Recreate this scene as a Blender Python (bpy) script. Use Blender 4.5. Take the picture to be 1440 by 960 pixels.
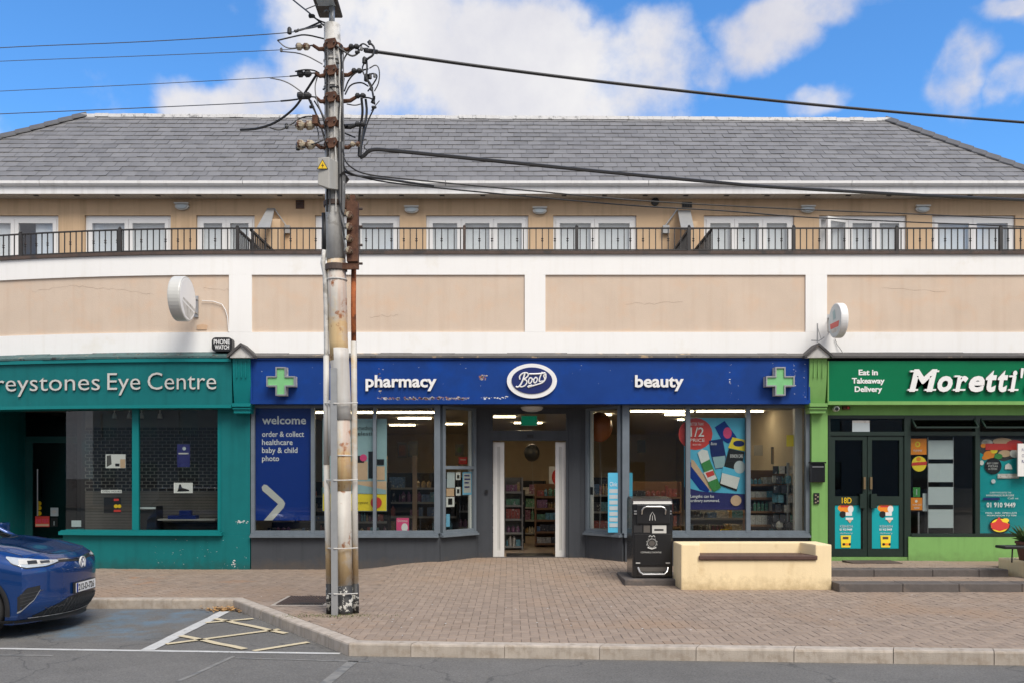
import bpy, bmesh, math, random
from mathutils import Vector, Matrix
from mathutils.bvhtree import BVHTree
random.seed(7)
for o in list(bpy.data.objects):
    bpy.data.objects.remove(o)
SC = bpy.context.scene
COL = SC.collection
R = math.radians

# ---------------------------------------------------------------- camera
F = 1200.0            # focal length in units of a 1440-wide frame (30 mm on 36 mm)
H = 1.76              # eye height above the pavement
cam = bpy.data.cameras.new('camera')
cam.lens = 30.0
cam.sensor_width = 36.0
cam.shift_y = 188.0 / 1440.0
cam.clip_start = 0.1
cam.clip_end = 2000.0
camo = bpy.data.objects.new('camera', cam)
camo.location = (0, 0, H)
camo.rotation_euler = (R(90), 0, 0)
COL.objects.link(camo)
SC.camera = camo

def P(px, py, D):      # a point of the survey: bearing, height and distance
    return Vector(((px - 720) / F * D, D, H + (668 - py) / F * D))
def X(px, D): return (px - 720) / F * D
def Z(py, D): return H + (668 - py) / F * D
def G(px, py, z=0.0):  # the same on the ground at height z
    D = (H - z) * F / (py - 668)
    return ((px - 720) / F * D, D)

# ---------------------------------------------------------------- light
SUN_EL, SUN_AZ = 52.0, 152.0      # azimuth clockwise from +Y
sun = bpy.data.lights.new('sun', 'SUN')
sun.energy = 2.0
sun.angle = R(32)
sun.color = (1.0, 0.935, 0.85)
suno = bpy.data.objects.new('sun', sun)
d = Vector((math.sin(R(SUN_AZ)) * math.cos(R(SUN_EL)), math.cos(R(SUN_AZ)) * math.cos(R(SUN_EL)), math.sin(R(SUN_EL))))
suno.rotation_euler = d.to_track_quat('Z', 'Y').to_euler()
suno.location = d * 60
COL.objects.link(suno)

SC.view_settings.view_transform = 'Standard'
SC.view_settings.look = 'None'
SC.view_settings.gamma = 1.0
SC.view_settings.use_curve_mapping = False
SC.view_settings.exposure = 0.86
SC.cycles.max_bounces = 8
SC.cycles.transparent_max_bounces = 12
SC.cycles.sample_clamp_indirect = 4.0

w = bpy.data.worlds.new('World')
SC.world = w
w.use_nodes = True
nt = w.node_tree
nt.nodes.clear()
def WN(t, **k):
    n = nt.nodes.new(t)
    for a, b in k.items(): setattr(n, a, b)
    return n
sky = WN('ShaderNodeTexSky', sky_type='NISHITA')
sky.sun_disc = False
sky.sun_elevation = R(SUN_EL)
sky.sun_rotation = R(SUN_AZ)
sky.air_density = 1.0
sky.dust_density = 0.3
sky.ozone_density = 3.0
tc = WN('ShaderNodeTexCoord')
def wmath(op, a, b=None, c=None, clamp=False):
    n = WN('ShaderNodeMath', operation=op); n.use_clamp = clamp
    for i, v in enumerate((a, b, c)):
        if v is None: continue
        if isinstance(v, (int, float)): n.inputs[i].default_value = v
        else: nt.links.new(v, n.inputs[i])
    return n.outputs[0]
# billowing edge: the direction is disturbed by noise before it meets the cloud bodies
nz = WN('ShaderNodeTexNoise'); nz.inputs['Scale'].default_value = 7.0; nz.inputs['Detail'].default_value = 9.0
nz.inputs['Roughness'].default_value = 0.58
nt.links.new(tc.outputs['Generated'], nz.inputs['Vector'])
nz2 = WN('ShaderNodeTexNoise'); nz2.inputs['Scale'].default_value = 3.1; nz2.inputs['Detail'].default_value = 7.0
nz2.inputs['Roughness'].default_value = 0.6
nt.links.new(tc.outputs['Generated'], nz2.inputs['Vector'])
wv_ = WN('ShaderNodeTexNoise'); wv_.inputs['Scale'].default_value = 5.5; wv_.inputs['Detail'].default_value = 5.0
nt.links.new(tc.outputs['Generated'], wv_.inputs['Vector'])
wsub = WN('ShaderNodeVectorMath', operation='SUBTRACT'); wsub.inputs[1].default_value = (.5, .5, .5); nt.links.new(wv_.outputs['Color'], wsub.inputs[0])
wsc = WN('ShaderNodeVectorMath', operation='SCALE'); wsc.inputs['Scale'].default_value = .13; nt.links.new(wsub.outputs[0], wsc.inputs[0])
wadd = WN('ShaderNodeVectorMath', operation='ADD'); nt.links.new(tc.outputs['Generated'], wadd.inputs[0]); nt.links.new(wsc.outputs[0], wadd.inputs[1])
total = None
CLOUDS = [  # bearing/height (photo survey), half-widths, weight
    (455, 60, 95, 120, 1.0), (560, 70, 130, 110, 1.0), (700, 105, 170, 95, 1.0), (850, 125, 130, 75, 1.0),
    (285, 128, 70, 42, .95), (1085, 58, 80, 48, .9), (1150, 22, 100, 34, .78), (1240, 4, 60, 22, .6), (990, 120, 60, 40, .6), (1160, 142, 40, 22, .85), (1320, 108, 38, 62, .80),
    (1395, 102, 34, 24, .6), (1410, 2, 50, 20, .7), (800, 40, 60, 50, .7), (360, 130, 70, 60, .8),
    (640, 250, 420, 75, .9), (2100, 60, 300, 90, .9), (600, -600, 500, 160, .9), (1500, -500, 260, 130, .9)]
for (cx, cy, rx, ry, wt) in CLOUDS:
    c = Vector(((cx - 720) / F, 1.0, (668 - cy) / F)); L = c.length; c.normalize()
    s = WN('ShaderNodeVectorMath', operation='SUBTRACT'); s.inputs[1].default_value = c
    nt.links.new(wadd.outputs[0], s.inputs[0])
    m = WN('ShaderNodeVectorMath', operation='MULTIPLY')
    m.inputs[1].default_value = (F * L / rx, 2.2, F * L / ry)
    nt.links.new(s.outputs[0], m.inputs[0])
    ln = WN('ShaderNodeVectorMath', operation='LENGTH'); nt.links.new(m.outputs[0], ln.inputs[0])
    v = wmath('MULTIPLY', wmath('SUBTRACT', 1.55, ln.outputs['Value'], clamp=True), wt)
    total = v if total is None else wmath('MAXIMUM', total, v)
# elsewhere (behind and above the viewer) unseen cloud, thickened to neutralise the ambient light
sepd = WN('ShaderNodeSeparateXYZ'); nt.links.new(tc.outputs['Generated'], sepd.inputs[0])
back = wmath('MULTIPLY', wmath('SUBTRACT', 0.35, sepd.outputs['Y'], clamp=True), 1.6, clamp=True)
other = wmath('MULTIPLY', wmath('MULTIPLY', back, wmath('SUBTRACT', nz2.outputs['Fac'], 0.06)), 2.7)
total = wmath('MAXIMUM', total, other)
edge = wmath('MULTIPLY_ADD', wmath('SUBTRACT', nz.outputs['Fac'], 0.5), 2.3, total)
edge = wmath('MULTIPLY_ADD', wmath('SUBTRACT', nz2.outputs['Fac'], 0.5), 1.0, edge)
mr = WN('ShaderNodeMapRange', interpolation_type='SMOOTHSTEP')
mr.inputs['From Min'].default_value = 0.30; mr.inputs['From Max'].default_value = 0.98
nt.links.new(edge, mr.inputs['Value'])
shade = WN('ShaderNodeMapRange')
shade.inputs['From Min'].default_value = 0.42; shade.inputs['From Max'].default_value = 0.68
nt.links.new(nz2.outputs['Fac'], shade.inputs['Value'])
cc = WN('ShaderNodeMix', data_type='RGBA')
cc.inputs['A'].default_value = (0.72, 0.725, 0.81, 1)
cc.inputs['B'].default_value = (1.0, 0.985, 0.975, 1)
nt.links.new(shade.outputs[0], cc.inputs['Factor'])
bg1 = WN('ShaderNodeBackground'); bg1.inputs['Strength'].default_value = 0.104
tint = WN('ShaderNodeMix', data_type='RGBA', blend_type='MULTIPLY'); tint.inputs['Factor'].default_value = 1.0
tint.inputs['B'].default_value = (0.52, 0.94, 1.26, 1)
nt.links.new(sky.outputs[0], tint.inputs['A']); nt.links.new(tint.outputs['Result'], bg1.inputs['Color'])
bg2 = WN('ShaderNodeBackground'); bg2.inputs['Strength'].default_value = 0.53
nt.links.new(cc.outputs['Result'], bg2.inputs['Color'])
mx = WN('ShaderNodeMixShader'); nt.links.new(mr.outputs[0], mx.inputs[0])
nt.links.new(bg1.outputs[0], mx.inputs[1]); nt.links.new(bg2.outputs[0], mx.inputs[2])
wo = WN('ShaderNodeOutputWorld'); nt.links.new(mx.outputs[0], wo.inputs['Surface'])

# ---------------------------------------------------------------- materials
def S(r, g, b):        # sRGB 0-255 to linear
    return tuple(((c / 255) / 12.92 if c / 255 <= 0.04045 else ((c / 255 + 0.055) / 1.055) ** 2.4) for c in (r, g, b))
MATS = {}
def mat(name, col, rough=0.6, var=0.08, scale=3.0, bump=0.0, bscale=60.0, metal=0.0, coat=0.0, rand=0.0,
        blot=None, blot_scale=4.0, blot_at=0.62, blot_soft=0.06, streak=None, streak_amt=0.4, attr=None, emit=None, estr=0.0, spec=0.5,
        blot2=None, blot2_scale=20.0, blot2_at=0.68, dirt=None, world=False):
    m = bpy.data.materials.new(name); m.use_nodes = True
    t = m.node_tree; b = t.nodes['Principled BSDF']
    N = lambda ty, **k: (lambda n: ([setattr(n, a, v) for a, v in k.items()], n)[1])(t.nodes.new(ty))
    L = t.links.new
    co = N('ShaderNodeTexCoord').outputs['Object']
    if world:
        co = N('ShaderNodeNewGeometry').outputs['Position']
    n1 = N('ShaderNodeTexNoise'); n1.inputs['Scale'].default_value = scale; n1.inputs['Detail'].default_value = 6
    n1.inputs['Roughness'].default_value = 0.65
    L(co, n1.inputs['Vector'])
    mr_ = N('ShaderNodeMapRange'); mr_.inputs['From Min'].default_value = 0.25; mr_.inputs['From Max'].default_value = 0.75
    mr_.inputs['To Min'].default_value = 1 - var; mr_.inputs['To Max'].default_value = 1 + var
    L(n1.outputs['Fac'], mr_.inputs['Value'])
    fac = mr_.outputs[0]
    def mul(a, bb):
        q = N('ShaderNodeMath', operation='MULTIPLY')
        for i, v in enumerate((a, bb)):
            if isinstance(v, (int, float)): q.inputs[i].default_value = v
            else: L(v, q.inputs[i])
        return q.outputs[0]
    if rand:
        oi = N('ShaderNodeObjectInfo')
        r_ = N('ShaderNodeMapRange'); r_.inputs['To Min'].default_value = 1 - rand; r_.inputs['To Max'].default_value = 1 + rand
        L(oi.outputs['Random'], r_.inputs['Value']); fac = mul(fac, r_.outputs[0])
    if attr:
        at = N('ShaderNodeAttribute', attribute_name='tint')
        r_ = N('ShaderNodeMapRange'); r_.inputs['To Min'].default_value = 1 - attr; r_.inputs['To Max'].default_value = 1 + attr
        L(at.outputs['Fac'], r_.inputs['Value']); fac = mul(fac, r_.outputs[0])
    vm = N('ShaderNodeVectorMath', operation='SCALE'); vm.inputs[0].default_value = col[:3]
    L(fac, vm.inputs['Scale'])
    out = vm.outputs[0]
    def blend(base, colr, sc, at_, soft, seed):
        nb = N('ShaderNodeTexNoise'); nb.inputs['Scale'].default_value = sc; nb.inputs['Detail'].default_value = 8
        nb.inputs['Roughness'].default_value = 0.62
        mp = N('ShaderNodeMapping'); mp.inputs['Location'].default_value = (seed, seed * 2, seed * 3)
        L(co, mp.inputs['Vector']); L(mp.outputs[0], nb.inputs['Vector'])
        ms = N('ShaderNodeMapRange'); ms.inputs['From Min'].default_value = at_; ms.inputs['From Max'].default_value = at_ + soft
        L(nb.outputs['Fac'], ms.inputs['Value'])
        mxx = N('ShaderNodeMix', data_type='RGBA'); mxx.inputs['B'].default_value = (*colr[:3], 1)
        L(ms.outputs[0], mxx.inputs['Factor']); L(base, mxx.inputs['A'])
        return mxx.outputs['Result']
    if blot: out = blend(out, blot, blot_scale, blot_at, blot_soft, 3.1)
    if blot2: out = blend(out, blot2, blot2_scale, blot2_at, 0.07, 7.7)
    if streak:
        ns = N('ShaderNodeTexNoise'); ns.inputs['Scale'].default_value = 1.0; ns.inputs['Detail'].default_value = 6
        mp = N('ShaderNodeMapping'); mp.inputs['Scale'].default_value = (9, 9, 0.55)
        L(co, mp.inputs['Vector']); L(mp.outputs[0], ns.inputs['Vector'])
        ms = N('ShaderNodeMapRange'); ms.inputs['From Min'].default_value = 0.5; ms.inputs['From Max'].default_value = 0.8
        ms.inputs['To Max'].default_value = streak_amt
        L(ns.outputs['Fac'], ms.inputs['Value'])
        mxx = N('ShaderNodeMix', data_type='RGBA'); mxx.inputs['B'].default_value = (*streak[:3], 1)
        L(ms.outputs[0], mxx.inputs['Factor']); L(out, mxx.inputs['A']); out = mxx.outputs['Result']
    if dirt:               # splash dirt gathered along the foot of the wall
        gp = N('ShaderNodeNewGeometry'); sz = N('ShaderNodeSeparateXYZ'); L(gp.outputs['Position'], sz.inputs[0])
        nd = N('ShaderNodeTexNoise'); nd.inputs['Scale'].default_value = 6; nd.inputs['Detail'].default_value = 8; nd.inputs['Roughness'].default_value = .7
        L(gp.outputs['Position'], nd.inputs['Vector'])
        ad = N('ShaderNodeMath', operation='MULTIPLY_ADD'); ad.inputs[1].default_value = -.55; L(nd.outputs['Fac'], ad.inputs[0]); L(sz.outputs['Z'], ad.inputs[2])
        md_ = N('ShaderNodeMapRange'); md_.inputs['From Min'].default_value = dirt[1] - .27; md_.inputs['From Max'].default_value = -.30
        md_.inputs['To Max'].default_value = dirt[2]; L(ad.outputs[0], md_.inputs['Value'])
        mxd = N('ShaderNodeMix', data_type='RGBA'); mxd.inputs['B'].default_value = (*dirt[0], 1); L(md_.outputs[0], mxd.inputs['Factor']); L(out, mxd.inputs['A']); out = mxd.outputs['Result']
    L(out, b.inputs['Base Color'])
    b.inputs['Roughness'].default_value = rough
    b.inputs['Metallic'].default_value = metal
    b.inputs['Coat Weight'].default_value = coat
    b.inputs['Coat Roughness'].default_value = 0.03
    b.inputs['Specular IOR Level'].default_value = spec
    if bump:
        nb = N('ShaderNodeTexNoise'); nb.inputs['Scale'].default_value = bscale; nb.inputs['Detail'].default_value = 5
        L(co, nb.inputs['Vector'])
        bp = N('ShaderNodeBump'); bp.inputs['Strength'].default_value = bump; bp.inputs['Distance'].default_value = 0.01
        L(nb.outputs['Fac'], bp.inputs['Height']); L(bp.outputs[0], b.inputs['Normal'])
    if emit:
        b.inputs['Emission Color'].default_value = (*emit[:3], 1); b.inputs['Emission Strength'].default_value = estr
    MATS[name] = m
    return m
def glass(name, tintc=(0.9, 0.93, 0.93), ior=1.5, rough=0.0):
    m = bpy.data.materials.new(name); m.use_nodes = True
    t = m.node_tree; t.nodes.clear()
    tr = t.nodes.new('ShaderNodeBsdfTransparent'); tr.inputs[0].default_value = (*tintc, 1)
    gl = t.nodes.new('ShaderNodeBsdfGlossy'); gl.inputs['Roughness'].default_value = rough
    fr = t.nodes.new('ShaderNodeFresnel'); fr.inputs['IOR'].default_value = ior
    mm = t.nodes.new('ShaderNodeMixShader'); o = t.nodes.new('ShaderNodeOutputMaterial')
    ge = t.nodes.new('ShaderNodeNewGeometry')      # a real pane does not bend the ray on: only its entry face mirrors
    inv = t.nodes.new('ShaderNodeMath'); inv.operation = 'SUBTRACT'; inv.inputs[0].default_value = 1.0
    mu = t.nodes.new('ShaderNodeMath'); mu.operation = 'MULTIPLY'
    t.links.new(ge.outputs['Backfacing'], inv.inputs[1]); t.links.new(inv.outputs[0], mu.inputs[0]); t.links.new(fr.outputs[0], mu.inputs[1])
    t.links.new(mu.outputs[0], mm.inputs[0]); t.links.new(tr.outputs[0], mm.inputs[1]); t.links.new(gl.outputs[0], mm.inputs[2])
    t.links.new(mm.outputs[0], o.inputs['Surface'])
    MATS[name] = m
    return m
RUST = S(120, 62, 30)
mat('white_render', (0.87, 0.865, 0.845), .8, .02, 1.2, .2, 90, streak=S(205, 198, 182), streak_amt=.16, blot=S(228, 224, 214), blot_scale=1.3, blot_at=.6, blot_soft=.2, world=True)
mat('tan_render', (0.635, 0.515, 0.408), .85, .06, 1.6, .35, 70, blot=S(212, 186, 162), blot_scale=2.2, blot_at=.52, blot_soft=.2, streak=S(185, 155, 128), streak_amt=.25, blot2=S(176, 146, 122), blot2_scale=9, blot2_at=.76, world=True)
mat('ochre_render', (0.60, 0.43, 0.27), .85, .07, 1.3, .3, 70, streak=S(120, 95, 65), streak_amt=.3, world=True)
mat('teal_paint', (0.006, 0.150, 0.155), .5, .09, 2.5, .12, 50, streak=S(8, 82, 82), streak_amt=.4, blot2=S(190, 205, 200), blot2_scale=7, blot2_at=.76, world=True, spec=.22, dirt=(S(40, 74, 70), .20, .6))
mat('teal_gloss', (0.007, 0.185, 0.190), .32, .06, 3, .05, 40, spec=.22)
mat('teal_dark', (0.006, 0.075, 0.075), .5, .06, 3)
mat('blue_sign', (0.007, 0.045, 0.225), .42, .10, 2.0, .06, 40, blot=S(12, 66, 150), blot_scale=1.4, blot_at=.5, blot_soft=.2, blot2=S(150, 160, 180), blot2_scale=6.5, blot2_at=.735, world=True, spec=.22)
mat('blue_print', (0.008, 0.038, 0.25), .35, .03, 2, spec=.22)
mat('blue_deep', (0.010, 0.022, 0.13), .3, .04, 2)
mat('frame_grey', (0.150, 0.178, 0.205), .45, .12, 4, .06, 50, streak=S(84, 92, 99), streak_amt=.4, blot2=S(165, 175, 180), blot2_scale=14, blot2_at=.74, spec=.22)
mat('wall_grey', (0.060, 0.066, 0.075), .6, .10, 2.5, .12, 60, streak=S(50, 53, 58), streak_amt=.5, world=True, spec=.22, dirt=(S(92, 84, 76), .22, .7))
mat('dark_grey', (0.045, 0.047, 0.050), .45, .06, 4)
mat('leaf_green', (0.19, 0.385, 0.115), .55, .07, 2.5, .10, 60, streak=S(95, 130, 75), streak_amt=.35, world=True, spec=.22, dirt=(S(84, 92, 62), .36, .6))
mat('sign_green', (0.0, 0.155, 0.062), .35, .06, 1.5, .03, 30, world=True, spec=.22)
mat('frame_green', (0.010, 0.024, 0.018), .4, .15, 5)
mat('white_upvc', (0.78, 0.78, 0.77), .35, .02, 3)
mat('white_paint', (0.74, 0.73, 0.70), .4, .05, 4, streak=S(160, 155, 145), streak_amt=.3)
mat('gutter_white', (0.86, 0.855, 0.84), .4, .03, 2, streak=S(150, 146, 138), streak_amt=.28, world=True)
mat('soffit', (0.58, 0.53, 0.46), .6, .04, 2)
mat('crack', (0.33, 0.235, 0.17), .9, .2, 8)
mat('lead', (0.10, 0.095, 0.092), .6, .25, 5, .5, 30, blot=S(168, 146, 116), blot_scale=3.0, blot_at=.60, blot_soft=.05, blot2=S(58, 52, 50), blot2_scale=9, blot2_at=.60, world=True)
mat('lead_teal', (0.05, 0.11, 0.11), .6, .25, 5, .5, 30, blot=S(140, 132, 118), blot_scale=4.0, blot_at=.60, blot_soft=.05, blot2=S(44, 44, 44), blot2_scale=9, blot2_at=.56, world=True)
mat('lead_dark', (0.065, 0.062, 0.062), .7, .25, 5, .5, 30, blot2=S(120, 108, 98), blot2_scale=9, blot2_at=.62, world=True)
mat('slate', (0.178, 0.176, 0.178), .55, .14, 6, .25, 40, rand=.11, blot2=S(150, 150, 148), blot2_scale=8, blot2_at=.72)
mat('slate_many', (0.178, 0.176, 0.178), .55, .14, 4, .25, 40, attr=.12, blot=S(122, 121, 122), blot_scale=1.2, blot_at=.52, blot_soft=.3, blot2=S(205, 205, 200), blot2_scale=7, blot2_at=.705, world=True)
mat('ridge_lead', (0.60, 0.60, 0.60), .6, .10, 8, .5, 25, blot=S(150, 150, 150), blot_scale=9, blot_at=.56, blot_soft=.08, world=True)
mat('hip_tile', (0.10, 0.10, 0.105), .55, .2, 6, .2, 30, blot2=S(185, 185, 180), blot2_scale=4, blot2_at=.62)
mat('iron', (0.030, 0.028, 0.028), .55, .2, 12, blot2=RUST, blot2_scale=14, blot2_at=.63)
mat('iron_rust', (0.085, 0.058, 0.047), .75, .25, 8, .3, 60, blot=S(60, 56, 55), blot_scale=3, blot_at=.52, blot_soft=.1)
mat('rust', S(96, 64, 46), .85, .35, 14, .6, 60, blot=S(70, 42, 30), blot_scale=9, blot_at=.5, blot_soft=.15)
mat('rust_bright', S(165, 92, 48), .85, .30, 12, .6, 60, blot=S(90, 52, 34), blot_scale=7, blot_at=.5, blot_soft=.15)
mat('pole_paint', (0.52, 0.50, 0.455), .55, .12, 5, .25, 45, blot=S(190, 165, 125), blot_scale=2.4, blot_at=.50, blot_soft=.12, blot2=S(132, 78, 42), blot2_scale=5.5, blot2_at=.60, streak=S(140, 112, 80), streak_amt=.55)
mat('pole_rusty', (0.50, 0.47, 0.42), .6, .12, 5, .3, 45, blot=S(205, 178, 132), blot_scale=2.4, blot_at=.46, blot_soft=.12, blot2=S(138, 84, 46), blot2_scale=4.8, blot2_at=.56, streak=S(170, 105, 55), streak_amt=.75)
mat('brass', (0.30, 0.22, 0.12), .35, .2, 10, metal=.7)
mat('wire_grey', (0.10, 0.11, 0.13), .6, .1, 10)
mat('pole_grey', (0.56, 0.55, 0.52), .6, .18, 7, .3, 50, blot=S(150, 146, 138), blot_scale=5, blot_at=.52, blot_soft=.1, streak=S(100, 84, 66), streak_amt=.6)
mat('pole_white', (0.55, 0.54, 0.51), .5, .06, 5, .15, 45, streak=S(150, 120, 90), streak_amt=.5, blot2=S(140, 80, 45), blot2_scale=7, blot2_at=.70)
mat('pole_black', (0.03, 0.03, 0.03), .6, .3, 8, .2, 40, blot=S(190, 188, 180), blot_scale=11, blot_at=.535, blot_soft=.02)
mat('galv', (0.36, 0.37, 0.375), .45, .10, 6, metal=.35)
mat('cable', (0.022, 0.022, 0.023), .55, .1, 10)
mat('cable_grey', (0.15, 0.15, 0.15), .6, .1, 10)
mat('insulator', (0.42, 0.36, 0.26), .3, .2, 20, blot=S(90, 60, 40), blot_scale=15, blot_at=.5)
mat('box_grey', (0.40, 0.39, 0.36), .55, .06, 8, streak=S(120, 112, 95), streak_amt=.4)
mat('yellow', (0.80, 0.52, 0.01), .4, .03, 4)
mat('black', (0.010, 0.010, 0.011), .4, .05, 4)
mat('black_gloss', (0.012, 0.012, 0.013), .22, .05, 4, coat=.4)
mat('steel', (0.52, 0.52, 0.52), .3, .06, 8, metal=.8)
mat('cream', (0.86, 0.70, 0.43), .8, .05, 2.5, .25, 50, blot=S(205, 178, 130), blot_scale=2.6, blot_at=.60, blot_soft=.2, streak=S(205, 182, 138), streak_amt=.3, world=True, dirt=(S(170, 148, 108), .20, .7))
mat('seat_wood', (0.085, 0.045, 0.035), .6, .3, 9, .3, 60)
mat('step_stone', (0.105, 0.092, 0.085), .8, .2, 6, .5, 60, blot=S(120, 108, 98), blot_scale=4, blot_at=.55, blot_soft=.15)
mat('paver', (0.285, 0.220, 0.170), .85, .12, 9, .5, 120, rand=.10, blot=S(140, 118, 100), blot_scale=1.1, blot_at=.60, blot_soft=.2)
mat('paver_many', (0.285, 0.220, 0.170), .85, .12, 9, .5, 120, attr=.12, blot=S(150, 128, 108), blot_scale=.55, blot_at=.50, blot_soft=.2, blot2=S(160, 122, 92), blot2_scale=.5, blot2_at=.64, world=True)
mat('mortar', (0.150, 0.122, 0.098), .95, .2, 10, .3, 80, world=True)
mat('kerb', (0.43, 0.375, 0.315), .85, .12, 5, .5, 90, rand=.07, blot=S(150, 136, 120), blot_scale=3.2, blot_at=.55, blot_soft=.12, streak=S(110, 98, 84), streak_amt=.5)
mat('mark_white', (0.50, 0.50, 0.48), .8, .15, 6, .2, 60, blot=S(125, 124, 120), blot_scale=12, blot_at=.60, blot_soft=.08, world=True)
mat('mark_yellow', (0.56, 0.48, 0.32), .8, .15, 6, .2, 60, blot=S(150, 140, 120), blot_scale=14, blot_at=.66, blot_soft=.08, world=True)
mat('mark_old', (0.21, 0.205, 0.19), .85, .2, 6, .2, 60, blot=S(104, 105, 104), blot_scale=7, blot_at=.47, blot_soft=.12, world=True)
mat('letter_white', (0.82, 0.82, 0.81), .4, .02, 4)
mat('letter_grey', (0.56, 0.56, 0.53), .35, .04, 4)
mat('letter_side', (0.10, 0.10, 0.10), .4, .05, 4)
mat('cross_green', (0.20, 0.52, 0.22), .35, .06, 9)
mat('paper', (0.72, 0.72, 0.70), .6, .05, 8)
mat('paper_blue', (0.20, 0.50, 0.72), .5, .05, 8)
mat('paper_pink', (0.70, 0.06, 0.20), .5, .05, 8)
mat('paper_yellow', (0.85, 0.66, 0.03), .5, .04, 8)
mat('print_cyan', (0.10, 0.48, 0.70), .4, .10, 3)
mat('print_red', (0.62, 0.05, 0.04), .4, .05, 6)
mat('print_navy', (0.025, 0.025, 0.14), .4, .05, 6)
mat('print_skin', (0.62, 0.42, 0.27), .5, .10, 5)
mat('print_sky', (0.30, 0.45, 0.48), .5, .12, 2)
mat('print_teal', (0.0, 0.34, 0.37), .4, .04, 3)
mat('print_orange', (0.80, 0.26, 0.02), .4, .08, 8)
mat('print_green', (0.05, 0.25, 0.06), .4, .08, 8)
mat('frosted', (0.48, 0.54, 0.56), .3, .03, 5)
mat('curtain', (0.80, 0.80, 0.79), .9, .03, 5)
mat('room', (0.30, 0.28, 0.25), .9, .05, 2)
mat('shop_wall', (0.50, 0.41, 0.29), .8, .10, 1)
mat('shop_ceiling', (0.55, 0.48, 0.38), .8, .05, 2)
mat('shop_floor', (0.32, 0.24, 0.17), .35, .08, 2)
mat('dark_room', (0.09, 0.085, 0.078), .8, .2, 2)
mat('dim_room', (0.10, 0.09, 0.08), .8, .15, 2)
mat('shelf_wood', (0.26, 0.13, 0.06), .6, .2, 5)
mat('shelf_pale', (0.30, 0.29, 0.27), .6, .1, 5)
mat('tube_light', (1, 1, 1), .5, 0, 1, emit=(1.0, .84, .58), estr=13.0)
mat('exit_green', (0.0, .16, .07), .4, .03, 4, emit=(.0, .5, .25), estr=.10)
mat('balloon', (0.42, 0.12, 0.035), .25, .15, 2)
mat('terracotta', (0.11, 0.045, 0.03), .7, .2, 6)
mat('dry_leaf', (0.42, 0.24, 0.09), .8, .3, 20, rand=.3)
mat('moss', (0.12, 0.14, 0.05), .9, .3, 20)
mat('plant', (0.05, 0.10, 0.025), .6, .3, 10)
for i, c in enumerate([(.38, .10, .08), (.12, .20, .34), (.5, .46, .40), (.12, .28, .18), (.42, .28, .12), (.26, .12, .20), (.14, .32, .38), (.05, .05, .06)]):
    mat('goods_%d' % i, c, .5, .55, 26, blot=(.55, .53, .5), blot_scale=17, blot_at=.60, blot_soft=.03, world=True)
GOODS = ['goods_%d' % i for i in range(8)]
glass('glass')
glass('glass_shop', (.88, .90, .89), 1.72)
glass('glass_dark', (.45, .47, .47), 1.70)
glass('glass_upper', (.95, .97, .98), 2.2)
mat('lattice', (0.13, 0.125, 0.115), .6, .1, 5)
mat('peel', (0.50, 0.46, 0.44), .8, .4, 25, .4, 60, blot=S(150, 104, 92), blot_scale=22, blot_at=.5, blot_soft=.05)
# car paint
m = mat('car_paint', (0.005, 0.046, 0.195), .26, .03, 3, coat=1.0)
m.node_tree.nodes['Principled BSDF'].inputs['Metallic'].default_value = .45
mat('car_trim', (0.016, 0.016, 0.017), .5, .1, 10)
mat('car_glass', (0.02, 0.024, 0.026), .04, .0, 1, coat=1.0)
mat('lamp_glass', (0.42, 0.46, 0.50), .12, .15, 14, coat=1.0)
mat('chrome', (0.75, 0.76, 0.77), .15, .02, 5, metal=1.0)
mat('tyre', (0.018, 0.018, 0.018), .8, .2, 10)
mat('plate_white', (0.74, 0.74, 0.72), .4, .03, 6)

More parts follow.
